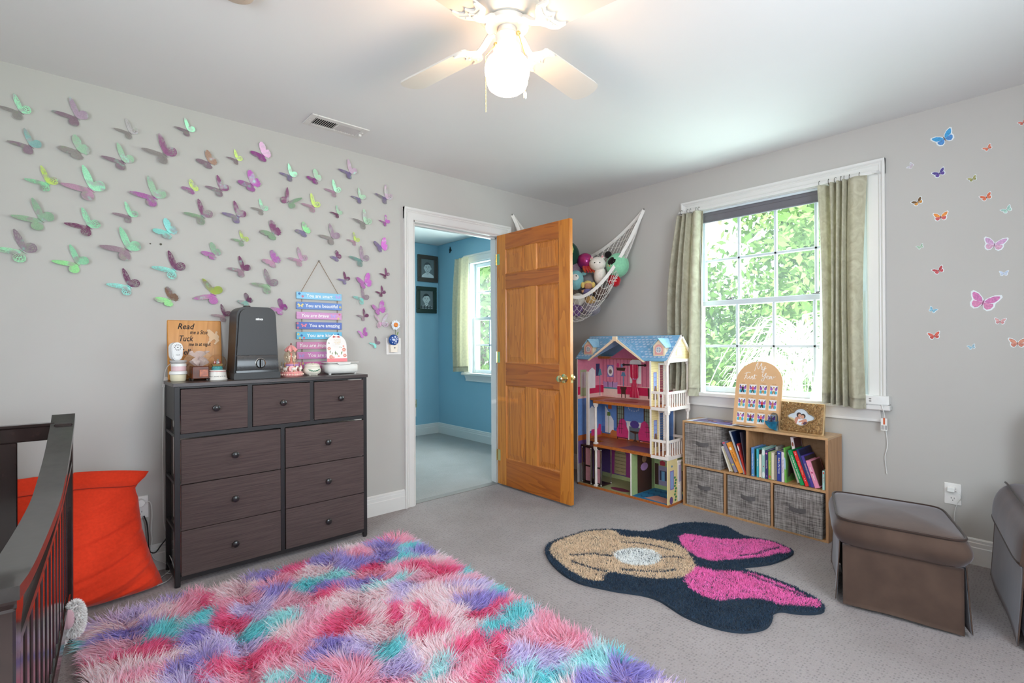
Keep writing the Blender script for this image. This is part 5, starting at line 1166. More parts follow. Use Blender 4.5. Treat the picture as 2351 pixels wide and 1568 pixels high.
wpoly('printed_lamp', [(.232, .800), (.240, .800), (.240, .885), (.260, .885), (.248, .918), (.224, .918), (.212, .885), (.232, .885)], c('lamp_blue', '#5f8fb0'), .0014); wpoly('printed_shelf', [(.165, .955), (.258, .955), (.25, .928), (.172, .930)], P_dk, .0016); wpoly('printed_vase', E2(.182, .975, .012, .020, 12), P_pnk); wpoly('printed_vase', E2(.222, .972, .012, .016, 12), c('vase_blue', '#7f9cc4'))
wpoly('printed_window', [(.300, .830), (.410, .830), (.410, 1.0)]+E2(.355, 1.0, .055, .030, 12)[:7]+[(.300, 1.0)], P_wht, .0011); wpoly('printed_table', [(.470, .80), (.540, .80), (.540, .79), (.53, .72), (.52, .79), (.49, .79), (.485, .715), (.475, .715)], P_dk, .0014); wpoly('printed_plant', E2(.515, .85, .020, .03, 8), c('plant', '#3f6a58')); wpoly('printed_pot', E2(.505, .815, .014, .015, 8), P_lav)
rod = part('curtain_rod', MB(TH).cyl((.245, HD-.022, .981), (.455, HD-.022, .981), .0055, seg=10).ball((.248, HD-.022, .981), .011, 10, 7).ball((.452, HD-.022, .981), .011, 10, 7), c('rod_black', '#1f1614', .4), hs)
def drape(u, v):
    a = 2*PI*u; ww = interp([0, .10, .38, .45, .52, .8, 1], [.040, .036, .034, .018, .014, .036, .044], v); return (.352+ww*math.cos(a)*(1+.1*math.sin(9*a)), HD-.024+.010*math.sin(a)*(1+.4*math.sin(9*a)), .985-.268*v)
part('satin_drape', MB(TH).grid(drape, 54, 24, cu=True), mat('satin_pink', '#d61f52', .3, sheen=.4, var=.12, scale=60), hs, smooth=80)
part('drape_tie', MB(TH).lathe([(.019, 0), (.021, .006), (.019, .012)], (.352, HD-.024, .862), 16, sy=.6), P_lil, hs)
# middle room prints
for u in (.205, .470): wpoly('printed_window', [(u-.038, .395), (u+.038, .395), (u+.038, .655)]+E2(u, .655, .038, .022, 12)[1:6]+[(u-.038, .655)], P_dk, .0014); wpoly('printed_glass', [(u-.028, .405), (u+.028, .405), (u+.028, .65), (u-.028, .65)], c('mossy_glass', '#8d9a84'), .0018)
m = MB(TH)
for u in (.205, .470):
    for k in range(1, 6): m.box(u-.028, u+.028, HD-.0136, HD-.0122, .405+.041*k-.0015, .405+.041*k+.0015)
    for k in (-.01, .01): m.box(u+k-.0012, u+k+.0012, HD-.0136, HD-.0122, .405, .65)
part('printed_muntin', m, P_dk, wk, kind='stuff')
wpoly('printed_mantel', [(.268, .362), (.292, .362), (.292, .475), (.395, .475), (.395, .362), (.420, .362), (.420, .50), (.432, .515), (.256, .515), (.268, .50)], P_wht, .0016); wpoly('printed_hearth', [(.292, .37), (.395, .37), (.395, .475), (.292, .475)], c('hearth_grey', '#6f7a86'), .0012); wpoly('printed_flowers', E2(.345, .495, .045, .032, 9), c('violets', '#5f4a9a'), .0022); wpoly('printed_table', [(.30, .44), (.40, .44), (.395, .43), (.355, .42), (.355, .372), (.385, .350), (.315, .350), (.345, .372), (.345, .42), (.305, .43)], P_dk, .0022)
for u in (.225, .440):
    wpoly('printed_chair', [(u-.055, .365), (u+.055, .365), (u+.06, .43), (u+.042, .47), (u+.03, .515), (u, .535), (u-.03, .515), (u-.042, .47), (u-.06, .43)], P_pnk, .0024); wpoly('printed_leg', [(u-.055, .345), (u-.047, .345), (u-.047, .368), (u+.047, .368), (u+.047, .345), (u+.055, .345), (u+.055, .375), (u-.055, .375)], P_dk, .0026)
wpoly('printed_stair', [(.045, .395), (.135, .395), (.135, .505), (.045, .625)], P_wht, .0014); wpoly('printed_step', [(.10, .375), (.215, .375), (.21, .41), (.12, .425), (.10, .40)], c('step_rust', '#c0713c'), .0018); wpoly('printed_picture', [(.078, .60), (.115, .60), (.115, .665), (.078, .665)], c('picture_rust', '#c8632a'), .0018); wpoly('printed_lamp', [(.082, .365), (.086, .365), (.086, .54), (.102, .54), (.098, .572), (.070, .572), (.066, .54), (.082, .54)], c('lamp_olive', '#6a8a3a'), .0022)
m = MB(TH)
for k in range(13):
    m.ball((.335+.05*math.cos(k*2*PI/13), HD-.011, .625+.022*math.sin(k*2*PI/13)), .0055, 6, 4, sy=.15)
part('printed_chandelier', m, c('chandelier', '#c9cfe0'), wk, kind='stuff')
# ground floor prints
wpoly('printed_window', [(.140, .06), (.255, .06), (.262, .23), (.200, .305), (.138, .23)], c('lattice_beige', '#c9b184'), .0014)
m = MB(TH)
for k in range(7):
    for s in (-1, 1): m.tube([(.20+s*(-.055), HD-.0125, .09+.03*k), (.20+s*.055, HD-.0125, .05+.03*k+.03)], .0012, 4)
part('printed_lattice', m, c('lattice_brown', '#6a5238'), wk, kind='stuff')
for u in (.118, .283): wpoly('printed_drape', [(u-.022, .05), (u+.02, .05), (u+.026, .2), (u+.030, .31), (u-.030, .31), (u-.022, .2)], c('drape_magenta', '#a8458a'), .0018)
wpoly('printed_cabinet', [(.325, .055), (.41, .055), (.41, .24), (.325, .24)], P_dk, .0018); wpoly('printed_glass', [(.338, .075), (.397, .075), (.397, .225), (.338, .225)], c('cabinet_grey', '#9a9a92'), .0022)
wpoly('printed_stove', [(.565, .05), (.735, .05), (.735, .20), (.565, .20)], c('stove_lilac', '#a497b0'), .0018)
for u in (.605, .69): wpoly('printed_oven', [(u-.03, .09), (u+.03, .09), (u+.03, .165), (u-.03, .165)], c('oven_dark', '#4a4658'), .0022); wpoly('printed_towel', [(u-.014, .085), (u+.014, .085), (u+.014, .16), (u-.014, .16)], c('towel_blue', '#7fb4d8'), .0026)
wpoly('printed_tile', [(.575, .225), (.725, .225), (.725, .32), (.575, .32)], c('tile_sage', '#c9d2b4'), .0014); wpoly('printed_counter', [(.735, .045), (.826, .03), (.826, .19), (.735, .2)], P_dk, .0018); wpoly('printed_counter', [(.532, .05), (.565, .05), (.565, .215), (.532, .215)], P_dk, .0018)
for u, h in ((.60, '#c4404e'), (.70, '#c8503a')): wpoly('printed_pot', [(u-.022, .205), (u+.022, .205), (u+.024, .235), (u, .245), (u-.024, .235)], c('pot_'+h[1:], h), .0022)
TKP = TH @ Matrix(((0, 0, 1, 0), (1, 0, 0, 0), (0, 1, 0, 0), (0, 0, 0, 1)))
part('printed_panel', MB(TKP).prism([(.006, .018), (.31, .018), (.31, z1a), (.006, z1a)], .5292, .5298), c('kitchen_green', '#a9bd83'), kp); part('printed_panel', MB(TKP).prism([(.006, .018), (.31, .018), (.31, z1a), (.006, z1a)], .5192, .5198), c('wallpaper_purple', '#6f5590'), kp)
part('printed_cupboard', MB(TKP).prism([(.08, .02), (.27, .02), (.27, .33), (.08, .33)], .5299, .5304), P_dk, kp); part('printed_plate', MB(TKP).prism(ellipse(.17, .21, .05, .03, 12), .5305, .531), P_lil, kp); part('printed_vase', MB(TKP).prism(ellipse(.17, .27, .03, .03, 10), .5305, .531), c('vase_tan', '#b08a6a'), kp)
# left wall inside prints (plane local x = .010)
TLW = TH @ Matrix(((0, 0, 1, 0), (1, 0, 0, 0), (0, 1, 0, 0), (0, 0, 0, 1)))
def lp(name, poly, m, d=.0012): return part(name, MB(TLW).prism(poly, .0102, .0102+d), m, wl)
lp('printed_panel', [(.0, z2b), (HD, z2b), (HD, 1.04), (0, 1.04)], c('wallpaper_pink', '#e0859c'), .0006); lp('printed_panel', [(0, .735), (HD, .735), (HD, .80), (0, .80)], c('wainscot_crimson', '#cf2356'), .001); lp('printed_panel', [(0, z2b), (HD, z2b), (HD, .735), (0, .735)], c('skirting_blush', '#eec2bb'), .001)
lp('printed_panel', [(0, z1b), (HD, z1b), (HD, z2b), (0, z2b)], c('wallpaper_blue', '#6a92cf'), .0006); lp('printed_panel', [(0, z1b), (HD, z1b), (HD, .40), (0, .40)], c('floor_orange', '#b9642e'), .001); lp('printed_panel', [(0, .018), (HD, .018), (HD, z1b), (0, z1b)], c('wallpaper_purple', '#6f5590'), .0006); lp('printed_panel', [(0, .018), (.1, .018), (.1, .17), (0, .17)], c('panel_grey', '#9a8f92'), .001)
lp('printed_mirror', [(.03, .72), (.11, .72), (.11, .94), (.03, .94)], c('mirror_green', '#a9b48a'), .0014); lp('printed_glass', [(.042, .79), (.098, .79), (.098, .92), (.042, .92)], c('mirror_grey', '#c9bcc0'), .0018); lp('printed_door', [(.145, .78), (.225, .78), (.225, .93), (.185, .955), (.145, .93)], P_wht, .0014); lp('printed_painting', [(.235, .88), (.285, .88), (.285, .985), (.235, .985)], c('painting_indigo', '#3a3f6a'), .0014); lp('printed_lamp', [(.285, .71), (.291, .71), (.291, .885), (.315, .885), (.298, .94), (.28, .94), (.262, .885), (.285, .885)], P_teal, .0018); lp('printed_door', [(.14, .42), (.22, .42), (.22, .60), (.18, .63), (.14, .60)], P_wht, .0014); lp('printed_sofa', [(.17, .375), (.30, .375), (.30, .46), (.27, .47), (.26, .43), (.17, .43)], P_pnk, .0018)
# front columns, elevator shaft strip, elevator cabin
def column(u, w, z0, z1, r=.0105):
    m = MB(TH).box(u-r-.004, u+r+.004, w-r-.004, w+r+.004, z0, z0+.014, .001).box(u-r-.004, u+r+.004, w-r-.004, w+r+.004, z1-.018, z1, .001).box(u-r-.001, u+r+.001, w-r-.001, w+r+.001, z1-.03, z1-.018, .001); m.lathe([(r*1.08, z0+.014), (r, z1*.5+z0*.5), (r*.92, z1-.03)], (u, w, 0), 14)
    return part('column', m, M_hw, hs)
column(.188, .010, .018, z1a); column(.188, .010, z1b, z2a)
part('elevator_guide', MB(TH).box(.088, .096, .012, .03, z1a, .93).box(.101, .109, .012, .03, z1a, .93).box(.096, .101, .016, .026, z1a, .925), M_hw, hs)
ev = part('elevator_cabin', MB(TH).box(.035, .245, .006, .145, .318, .332, .001).box(.045, .235, .012, .14, .020, .028, .001), c('cabin_brown', '#3a241e', .4), hs)
for a, b, w in ((.055, .135, .026), (.15, .225, .026)):
    m = MB(TH).box(a, a+.010, w, w+.008, .028, .318).box(b-.010, b, w, w+.008, .028, .318)
    for z in (.028, .155, .308): m.box(a, b, w, w+.008, z, z+.012)
    part('cabin_frame', m, c('cabin_brown', '#3a241e', .4), ev, kind='stuff')
for a, b in ((.065, .125), (.16, .215)):
    for z0, z1 in ((.04, .155), (.167, .308)): part('cabin_panel', MB(TH).box(a, b, .030, .033, z0, z1), c('cabin_pink', '#d49aa4'), ev)
for u, w in ((.043, .012), (.237, .012), (.140, .005), (.237, .14), (.043, .14)): part('cabin_pole', MB(TH).cyl((u, w, .020), (u, w, .318), .0055, seg=10).ball((u, w, .03), .0075, 10, 6).ball((u, w, .31), .0075, 10, 6), M_chrome, ev)
# porch: inner yellow wall with printed window and white door frame, columns, railings, white slab edges
for za, zb, deck in ((z1b, z2a, 0), (z2b, zt_, 1)):
    pwl = part('porch_wall', MB(TH).box(.697, .705, .0, .105, za, zb).box(.697, .705, .175, .235, za, zb).box(.697, .705, .105, .175, zb-.03, zb), M_hy, hs, 'yellow sided porch wall')
    part('white_edge', MB(TH).box(.692, .7055, -.001, .003, za, zb), M_hw, pwl)
    m = MB(TH)
    for k in range(int((zb-za)/.018)): m.box(.7050, .7056, .004, .235, za+.018*k, za+.018*k+.0015)
    part('siding_groove', m, c('siding_line', '#cdb074'), pwl, kind='stuff')
    TPW = TH @ Matrix(((0, 0, 1, 0), (1, 0, 0, 0), (0, 1, 0, 0), (0, 0, 0, 1)))
    zc = (za+zb)/2
    for w0 in (.030, .190):
        part('printed_window', MB(TPW).prism([(w0, zc-.06), (w0+.042, zc-.06), (w0+.042, zc+.08), (w0, zc+.08)], .7056, .7062), P_lav, pwl)
        m = MB(TPW)
        for i in range(2):
            for k in range(4): m.prism([(w0+.005+.017*i, zc-.055+.033*k), (w0+.02+.017*i, zc-.055+.033*k), (w0+.02+.017*i, zc-.026+.033*k), (w0+.005+.017*i, zc-.026+.033*k)], .7062, .7066)
        part('printed_pane', m, c('stained_blue', '#8fa6d4'), pwl, kind='stuff')
    part('printed_chair', MB(TPW).prism([(.028, za+.045), (.075, za+.045), (.075, za+.10), (.062, za+.145), (.045, za+.145), (.030, za+.10)], .7064, .707), c('wicker_brown', '#7d5a44'), pwl)
    m = MB(TH).box(.694, .709, .095, .107, za, zb-.03).box(.694, .709, .173, .185, za, zb-.03).box(.690, .712, .090, .190, zb-.036, zb-.018, .002); part('door_frame', m, M_hw, pwl)
    zr = za+.105
    slab = hb('porch_slab', .700, HW+.004, -.004, .300, za-.024, za-.001)
    column(.828, .012, za, zb); column(.828, .290, za, zb, .0095)
    rl = part('railing', MB(TH).box(.700, .822, .006, .018, zr-.012, zr+.006, .001), M_hw, hs)
    for k in range(3): part('baluster', MB(TH).box(.728+.030*k, .736+.030*k, .008, .016, za, zr-.012), M_hw, rl)
    rl = part('railing', MB(TH).box(.822, .834, .020, .285, zr-.012, zr+.006, .001), M_hw, hs)
    for k in range(8): part('baluster', MB(TH).box(.824, .832, .042+.031*k, .050+.031*k, za, zr-.012), M_hw, rl)
    part('railing', MB(TH).box(.71, .822, .284, .296, zr-.012, zr+.006, .001), M_hw, hs)
# kitchen wall print, ivy, opened white door
TRW = TH @ Matrix(((0, 0, 1, 0), (1, 0, 0, 0), (0, 1, 0, 0), (0, 0, 0, 1)))
part('printed_window', MB(TRW).prism([(.025, .12), (.075, .12), (.075, .255), (.025, .255)], HW, HW+.0006), P_lav, wr); part('printed_glass', MB(TRW).prism([(.032, .128), (.068, .128), (.068, .247), (.032, .247)], HW+.0006, HW+.001), c('stained_blue', '#8fa6d4'), wr)
m = MB(TRW)
for k in range(9): m.prism(ellipse(.095+.008*math.sin(k*2.1), .04+.02*k, .012, .009, 8), HW, HW+.001)
part('printed_ivy', m, c('ivy_green', '#3f8a4c'), wr, kind='stuff'); part('printed_planter', MB(TRW).prism(ellipse(.04, .045, .022, .028, 10), HW, HW+.0012), c('planter_purple', '#6a4a80'), wr); part('printed_bird', MB(TRW).prism(ellipse(.05, .285, .010, .008, 8), HW, HW+.001), c('bird_blue', '#6f8fa8'), wr)
dd = part('play_door', MB(TH).box(HW-.004, HW+.002, .128, .180, .02, .30, .001), M_hw, hs, 'white play door beside the kitchen wall'); part('door_cap', MB(TH).box(HW-.010, HW+.006, .120, .188, .30, .315, .002), M_hw, dd); part('printed_pane', MB(TRW).prism([(.138, .16), (.17, .16), (.17, .28), (.138, .28)], HW+.0022, HW+.003), c('pane_lilac', '#b8a9c4'), dd); part('door_knob', MB(TH).ball((HW+.006, .136, .14), .005, 10, 6), M_hw, dd)
# ---- roof
M_rf = mat('roof_blue', '#7fb2d6', .5); M_rs = mat('roof_scallop_pale', '#b4c8e2', .5); M_rl = mat('roof_scallop_line', '#5f93bf', .5)
ez, rz, ew, rw = 1.034, 1.214, -.004, .182
U0, U1, GA, GL, GR = -.012, HW+.010, .392, .142, .641
sl_len = math.hypot(rw-ew, rz-ez); tap = (1.197-ez)/(rz-ez)*sl_len
TS = TH @ frame((0, ew, ez), (1, 0, 0), (0, rw-ew, rz-ez))     # slope: x along, y up the slope
slope = [(U0, 0), (GL, 0), (GA, tap), (GR, 0), (U1, 0), (U1, sl_len), (U0, sl_len)]
rf = part('roof', MB(TS).prism(slope, -.008, 0), M_rf, hs)
part('roof_back', MB(TH @ frame((0, rw, rz), (1, 0, 0), (0, .345-rw, 1.045-rz))).prism([(U0, 0), (U1, 0), (U1, .23), (U0, .23)], -.002, .006), M_rf, hs)
def pin(p, poly):
    x, y = p; r = False; j = len(poly)-1
    for i in range(len(poly)):
        if (poly[i][1] > y) != (poly[j][1] > y) and x < (poly[j][0]-poly[i][0])*(y-poly[i][1])/(poly[j][1]-poly[i][1])+poly[i][0]: r = not r
        j = i
    return r
def scallops(T, poly, name, parent, s=.034, h=.026):
    xs = [p[0] for p in poly]; ys_ = [p[1] for p in poly]; a = MB(T); b = MB(T); row = 0; y = min(ys_)+h*.35
    while y < max(ys_):
        x = min(xs)+(s/2 if row % 2 else 0)+s*.2
        while x < max(xs):
            tri = [(x-s*.45, y+h*.40), (x+s*.45, y+h*.40), (x, y-h*.45)]
            if all(pin(q, poly) for q in tri):
                arc = [(x+s*.5*math.cos(t), y+h*.35+h*.85*math.sin(t)) for t in np.linspace(PI, 2*PI, 9)]
                a.prism(arc, .0002+.0004*(row % 2), .0008+.0004*(row % 2)); k = random.random()
                arc2 = [(x+s*.40*math.cos(t), y+h*.32+h*.62*math.sin(t)) for t in np.linspace(PI, 2*PI, 9)]
                if k < .72: b.prism(arc2, .0013, .0017)
            x += s
        y += h; row += 1
    if a.v: part(name, a, M_rl if False else mat('roof_scallop_mid', '#86b6dc', .5, col2='#6ea4d0', scale=20), parent, kind='stuff')
    if b.v: part(name, b, M_rs, parent, kind='stuff')
scallops(TS, slope, 'scallop_shingles', rf)
for s, ua in ((1, GL), (-1, GR)):      # the two planes of the front gable
    A = Vector((ua, -.006, ez+.001)); B = Vector((GA, -.006, 1.199)); Cc = Vector((GA, .168, 1.199)); ex = (B-A); L = ex.length; n = ex.cross(Cc-A)
    Tg = TH @ frame(A, ex, n.cross(ex) if n.z > 0 else (n*-1).cross(ex)); iv = (Tg.inverted() @ (TH @ Cc)); poly = [(0, 0), (L, 0), (iv.x, iv.y)]
    g = part('gable_roof', MB(Tg).prism(poly, -.006, .001) if n.z > 0 else MB(Tg).prism(poly, -.006, .001), M_rf, hs); scallops(Tg @ TR((0, 0, .0012)), poly, 'scallop_shingles', g)
    d = ex.normalized(); q = MB(TH); q.prism([(ua-.02*s, ez-.012), (ua-.004*s, ez-.014), (GA, 1.181), (GA, 1.205)], -.012, -.002, Matrix(((1, 0, 0, 0), (0, 0, 1, 0), (0, 1, 0, 0), (0, 0, 0, 1)))); part('barge_board', q, M_hc, hs)
part('gable_block', MB(TH).box(GA-.020, GA+.020, -.016, .002, 1.176, 1.212, .002), M_hc, hs)
part('gable_lining', MB(TH).prism([(GL+.02, ez), (GR-.02, ez), (GA, 1.17)], HD-.10, HD-.09, Matrix(((1, 0, 0, 0), (0, 0, 1, 0), (0, 1, 0, 0), (0, 0, 0, 1)))), c('lining_rose', '#b8607c'), hs); part('ceiling_beam', MB(TH).box(.01, .70, HD-.06, HD-.03, 1.028, 1.046), M_hwood, hs)
XZ = Matrix(((1, 0, 0, 0), (0, 0, 1, 0), (0, 1, 0, 0), (0, 0, 0, 1))); YZ = Matrix(((0, 0, 1, 0), (1, 0, 0, 0), (0, 1, 0, 0), (0, 0, 0, 1)))
ge = part('gable_end', MB(TH).prism([(0, ez+.004), (.34, ez+.012), (rw, rz-.006)], HW-.008, HW-.001, YZ), M_hy, hs, 'yellow sided gable end')
q = MB(TH)
for k in range(8): z = ez+.02+.02*k; ww = (rz-z)/(rz-ez); q.box(HW-.001, HW-.0003, rw-.17*ww, rw+.15*ww, z, z+.0015)
part('siding_groove', q, c('siding_line', '#cdb074'), ge, kind='stuff')
q = MB(TH).prism([(rw-.03+.034*math.cos(t)*1.0, 1.072+.05*math.sin(t)) for t in np.linspace(0, PI, 13)], HW-.0012, HW+.003, YZ); s_ = part('gable_window', q, M_hw, ge); part('printed_glass', MB(TH).prism([(rw-.03+.022*math.cos(t), 1.078+.032*math.sin(t)) for t in np.linspace(0, PI, 11)], HW+.003, HW+.0036, YZ), c('window_lilac', '#c2b8d8'), s_)
for a, b in (((-.010, ez-.002), (rw, rz+.006)), ((rw, rz+.006), (.350, 1.048))):
    dx_, dz_ = b[0]-a[0], b[1]-a[1]; L = math.hypot(dx_, dz_); nx, nz_ = dz_/L*.014, -dx_/L*.014
    part('gable_trim', MB(TH).prism([a, b, (b[0]+nx, b[1]+nz_), (a[0]+nx, a[1]+nz_)], HW-.002, HW+.012, YZ), M_hw, hs)
part('gable_beam', MB(TH).prism([(-.008, ez-.014), (.345, ez-.006), (.345, ez+.012), (-.008, ez+.004)], HW-.006, HW+.010, YZ), M_hw, hs)
for uc in (.099, .751):       # two little dormers
    q = MB(TH).prism([(uc-.046, 1.068), (uc+.046, 1.068), (uc+.046, 1.140), (uc, 1.184), (uc-.046, 1.140)], .030, .110, XZ); dm = part('dormer', q, M_hc, hs)
    q = MB(TH).prism([(uc-.033, 1.076), (uc+.033, 1.076)]+[(uc+.033*math.cos(t), 1.118+.033*math.sin(t)) for t in np.linspace(0, PI, 13)], .0285, .0305, XZ); part('dormer_panel', q, c('dormer_pink', '#e8a9a4'), dm)
    q = MB(TH).lathe([(.020, 0), (.0235, .001), (.0235, .004), (.019, .004)], T=TH @ frame((uc, .0285, 1.112), (1, 0, 0), (0, 0, 1)), seg=24) if False else MB(TH @ frame((uc, .0285, 1.112), (1, 0, 0), (0, 0, 1))).lathe([(.0001, .0002), (.020, .0002)], seg=24, cap=False); part('round_glass', q, c('round_glass', '#aeb8c8', .2), dm)
    q = MB(TH @ frame((uc, .0285, 1.112), (1, 0, 0), (0, 0, 1))).lathe([(.0195, 0), (.0195, .003), (.0235, .003), (.0235, 0)], seg=24, cap=False); q.box(-.0015, .0015, -.02, .02, 0, .0015); q.box(-.02, .02, -.0015, .0015, 0, .0015); part('round_muntin', q, M_hw, dm)
    for s in (-1, 1):
        A = Vector((uc+s*.060, .018, 1.127)); B = Vector((uc, .018, 1.190)); ex = (B-A); Tg = TH @ frame(A, ex, (0, 1, 0), None)
        L = ex.length; zz = (.0, .005) if s < 0 else (-.005, .0)
        r_ = part('dormer_roof', MB(TH).add([A, B, B+Vector((0, .14, 0)), A+Vector((0, .09, 0)), A+Vector((0, 0, .006)), B+Vector((0, 0, .006)), B+Vector((0, .14, .006)), A+Vector((0, .09, .006))], [f if s < 0 else f[::-1] for f in ((0, 1, 2, 3)[::-1], (4, 5, 6, 7), (0, 1, 5, 4), (1, 2, 6, 5), (2, 3, 7, 6), (3, 0, 4, 7))][:6]), mat('dormer_roof_blue', '#a9d2ea', .5, col2='#8fc0e0', scale=60), dm)
# printed flower vines on the outside of the ground side wall are part of the left wall skin
# pink playhouse box standing behind the door edge
# ================================================================== cube shelf, fabric bins, books and what stands on top
TSH = frame((3.333, 1.906, 0), (-.023, -.929, 0), (.929, -.023, 0), (0, 0, 1))      # x along the front, y into the shelf
M_oak = wood('shelf_oak', '#c79a6c', '#a97a4c', 0, 9, .5, .05); M_oakz = wood('shelf_oak_upright', '#c0926a', '#a2744a', 2, 9, .5, .05); M_oakt = wood('shelf_top_oak', '#d0a87c', '#b98c5e', 0, 9, .3, .25)
sf = thing('cube_shelf', 'light oak five-compartment shelf under the window holding bins and books', 'shelf', TSH @ Vector((.465, .116, 0)))
SW, SD, SH = .930, .232, .606
part('shelf_top', MB(TSH).box(0, SW, 0, SD, SH-.013, SH, .001), M_oakt, sf)
for x in (0, SW-.014): part('side_panel', MB(TSH).box(x, x+.014, .001, SD, 0, SH-.013), M_oakz, sf)
part('shelf_board', MB(TSH).box(.014, SW-.014, .001, SD, .286, .300), M_oak, sf); part('shelf_board', MB(TSH).box(.014, SW-.014, .001, SD, .0, .014), M_oak, sf)
for x, z0, z1 in ((.456, .300, SH-.013), (.303, .014, .286), (.608, .014, .286)): part('divider', MB(TSH).box(x, x+.014, .001, SD, z0, z1), M_oakz, sf)
part('back_panel', MB(TSH).box(.014, SW-.014, SD-.006, SD-.001, .014, SH-.013), wood('shelf_back', '#9c7450', '#86603e', 0, 9, .6, 0), sf)
def linen(name, a, b_):
    m = mat(name, a, .9, var=.1, col2=b_, scale=1, spec=.15); N = m.node_tree.nodes; L = m.node_tree.links; b = N['Principled BSDF']
    tc = N.new('ShaderNodeTexCoord'); outs = []
    for st, sc in (((.18, .18, 3.2), 62), ((3.2, 3.2, .18), 62), ((.6, .6, .6), 9)):
        mp = N.new('ShaderNodeMapping'); mp.inputs['Scale'].default_value = st; L.new(tc.outputs['Object'], mp.inputs[0])
        nz = N.new('ShaderNodeTexNoise'); nz.inputs['Scale'].default_value = sc; nz.inputs['Detail'].default_value = 3; L.new(mp.outputs[0], nz.inputs['Vector']); outs.append(nz)
    a1 = N.new('ShaderNodeMath'); a1.operation = 'ADD'; L.new(outs[0].outputs['Fac'], a1.inputs[0]); L.new(outs[1].outputs['Fac'], a1.inputs[1])
    a2 = N.new('ShaderNodeMath'); a2.operation = 'MULTIPLY_ADD'; a2.inputs[1].default_value = .5; L.new(outs[2].outputs['Fac'], a2.inputs[0]); L.new(a1.outputs[0], a2.inputs[2])
    mr = N.new('ShaderNodeMapRange'); mr.inputs[1].default_value = .95; mr.inputs[2].default_value = 1.55; L.new(a2.outputs[0], mr.inputs[0])
    mx = N.new('ShaderNodeMix'); mx.data_type = 'RGBA'; mx.inputs[6].default_value = (*lin(a), 1); mx.inputs[7].default_value = (*lin(b_), 1); L.new(mr.outputs[0], mx.inputs[0]); L.new(mx.outputs[2], b.inputs['Base Color'])
    bp = N.new('ShaderNodeBump'); bp.inputs['Strength'].default_value = .4; bp.inputs['Distance'].default_value = .002; L.new(a1.outputs[0], bp.inputs['Height']); L.new(bp.outputs[0], b.inputs['Normal'])
    return m
M_lin = linen('grey_linen', '#56504e', '#b3aba6'); M_strap = mat('grey_strap', '#605b5b', .9, var=.12, scale=120)
BINS = [(.020, .283, .3005, .590, .002, 'grey linen bin with strap handle in the upper left compartment'), (.030, .296, .0145, .278, .004, 'grey linen bin in the lower left compartment nearest the dollhouse'), (.330, .603, .0145, .279, .004, 'grey linen bin in the middle lower compartment of the oak shelf'), (.634, .900, .0145, .277, -.006, 'grey linen bin in the lower right compartment nearest the ottoman')]
for u0, u1, z0, z1, w0, lab in BINS:
    T = TSH; bn = thing('fabric_bin', lab, 'storage bin', TSH @ Vector(((u0+u1)/2, .11, z0)), 'grey linen bins in the oak shelf')
    def face(u, v): return (u0+(u1-u0)*u, w0-.004*math.sin(PI*u)*math.sin(PI*v), z0+(z1-z0)*v)
    m = MB(T).grid(face, 8, 8, thick=-.006); m.box(u0, u1, w0+.006, w0+.21, z0, z1-.004)
    m2 = MB(T).box(u0, u1, w0+.0045, w0+.212, z0, z1, .003); part('body', m2, M_lin, bn)
    m = MB(T).grid(face, 8, 8, thick=-.003); part('front', m, M_lin, bn, smooth=60)
    uc = (u0+u1)/2; zc = z0+(z1-z0)*.56
    def strap(a, b_): x = uc-.048+.096*a; return (x, w0-.006-.012*math.sin(PI*a), zc-.006*math.sin(PI*a)+.013*(b_*2-1))
    part('handle', MB(T).grid(strap, 12, 3, thick=.002), M_strap, bn, smooth=60)
M_page = mat('book_pages', '#e6dcc8', .9, var=.06, scale=200, stretch=(.1, 1, 8))
def book(u, z, t, h, d, lean, col, label, pages='#e6dcc8', spine=None, sc='#f4f0e8', cover=None, w0=.012, group='children books on the oak shelf', deco=None, ss=None, pageside=False):
    """bottom left front corner at u on the shelf; leans to the left by lean degrees"""
    a = R(lean); T = TSH @ Matrix.Translation((u, w0, z)) @ Matrix.Rotation(-a, 4, 'Y')
    lift = 0
    b = thing('book', label, 'book', TSH @ Vector((u+t/2, w0+d/2, z)), group); mc = mat('cover_'+col[1:], col, .45, var=.05, scale=40)
    if pageside: part('cover', MB(T).box(0, .002, 0, d, 0, h).box(t-.002, t, 0, d, 0, h).box(0, t, d-.002, d, 0, h), mc, b); part('pages', MB(T).box(.002, t-.002, .002, d-.002, .003, h-.003), mat('pages_'+pages[1:], pages, .9, var=.07, scale=150, stretch=(8, .1, .1)), b)
    else: part('cover', MB(T).box(0, t, 0, .003, 0, h, .001).box(0, .002, 0, d, 0, h).box(t-.002, t, 0, d, 0, h), mc, b); part('pages', MB(T).box(.002, t-.002, .003, d-.003, .003, h-.004), M_page, b)
    if spine:
        TT = T @ frame((t/2, -.0003, h*.52), (0, 0, -1), (1, 0, 0), (0, -1, 0))
        part('spine_lettering', MB(TT).text(spine, I4, ss or t*.72, .0002, 'CENTER', 0, None), mat('letter_'+sc[1:], sc, .6), b, kind='stuff')
    if deco:
        for (x, zz, rx_, rz_, cc) in deco: part('spine_print', MB(T @ frame((t*x, -.0002, h*zz), (1, 0, 0), (0, 0, 1), (0, -1, 0))).prism(ellipse(0, 0, rx_*t, rz_*h, 14), 0, .0006), mat('deco_'+cc[1:], cc, .6), b)
    if cover: part('cover_picture', MB(T).box(t, t+.0006, .006, d-.006, .008, h-.008), mat('cover_'+cover[1:], cover, .4, var=.25, scale=18), b)
    return b
ZB = .3005; GL_ = 'books leaning in the upper left compartment'; GR_ = 'books in the upper right compartment'
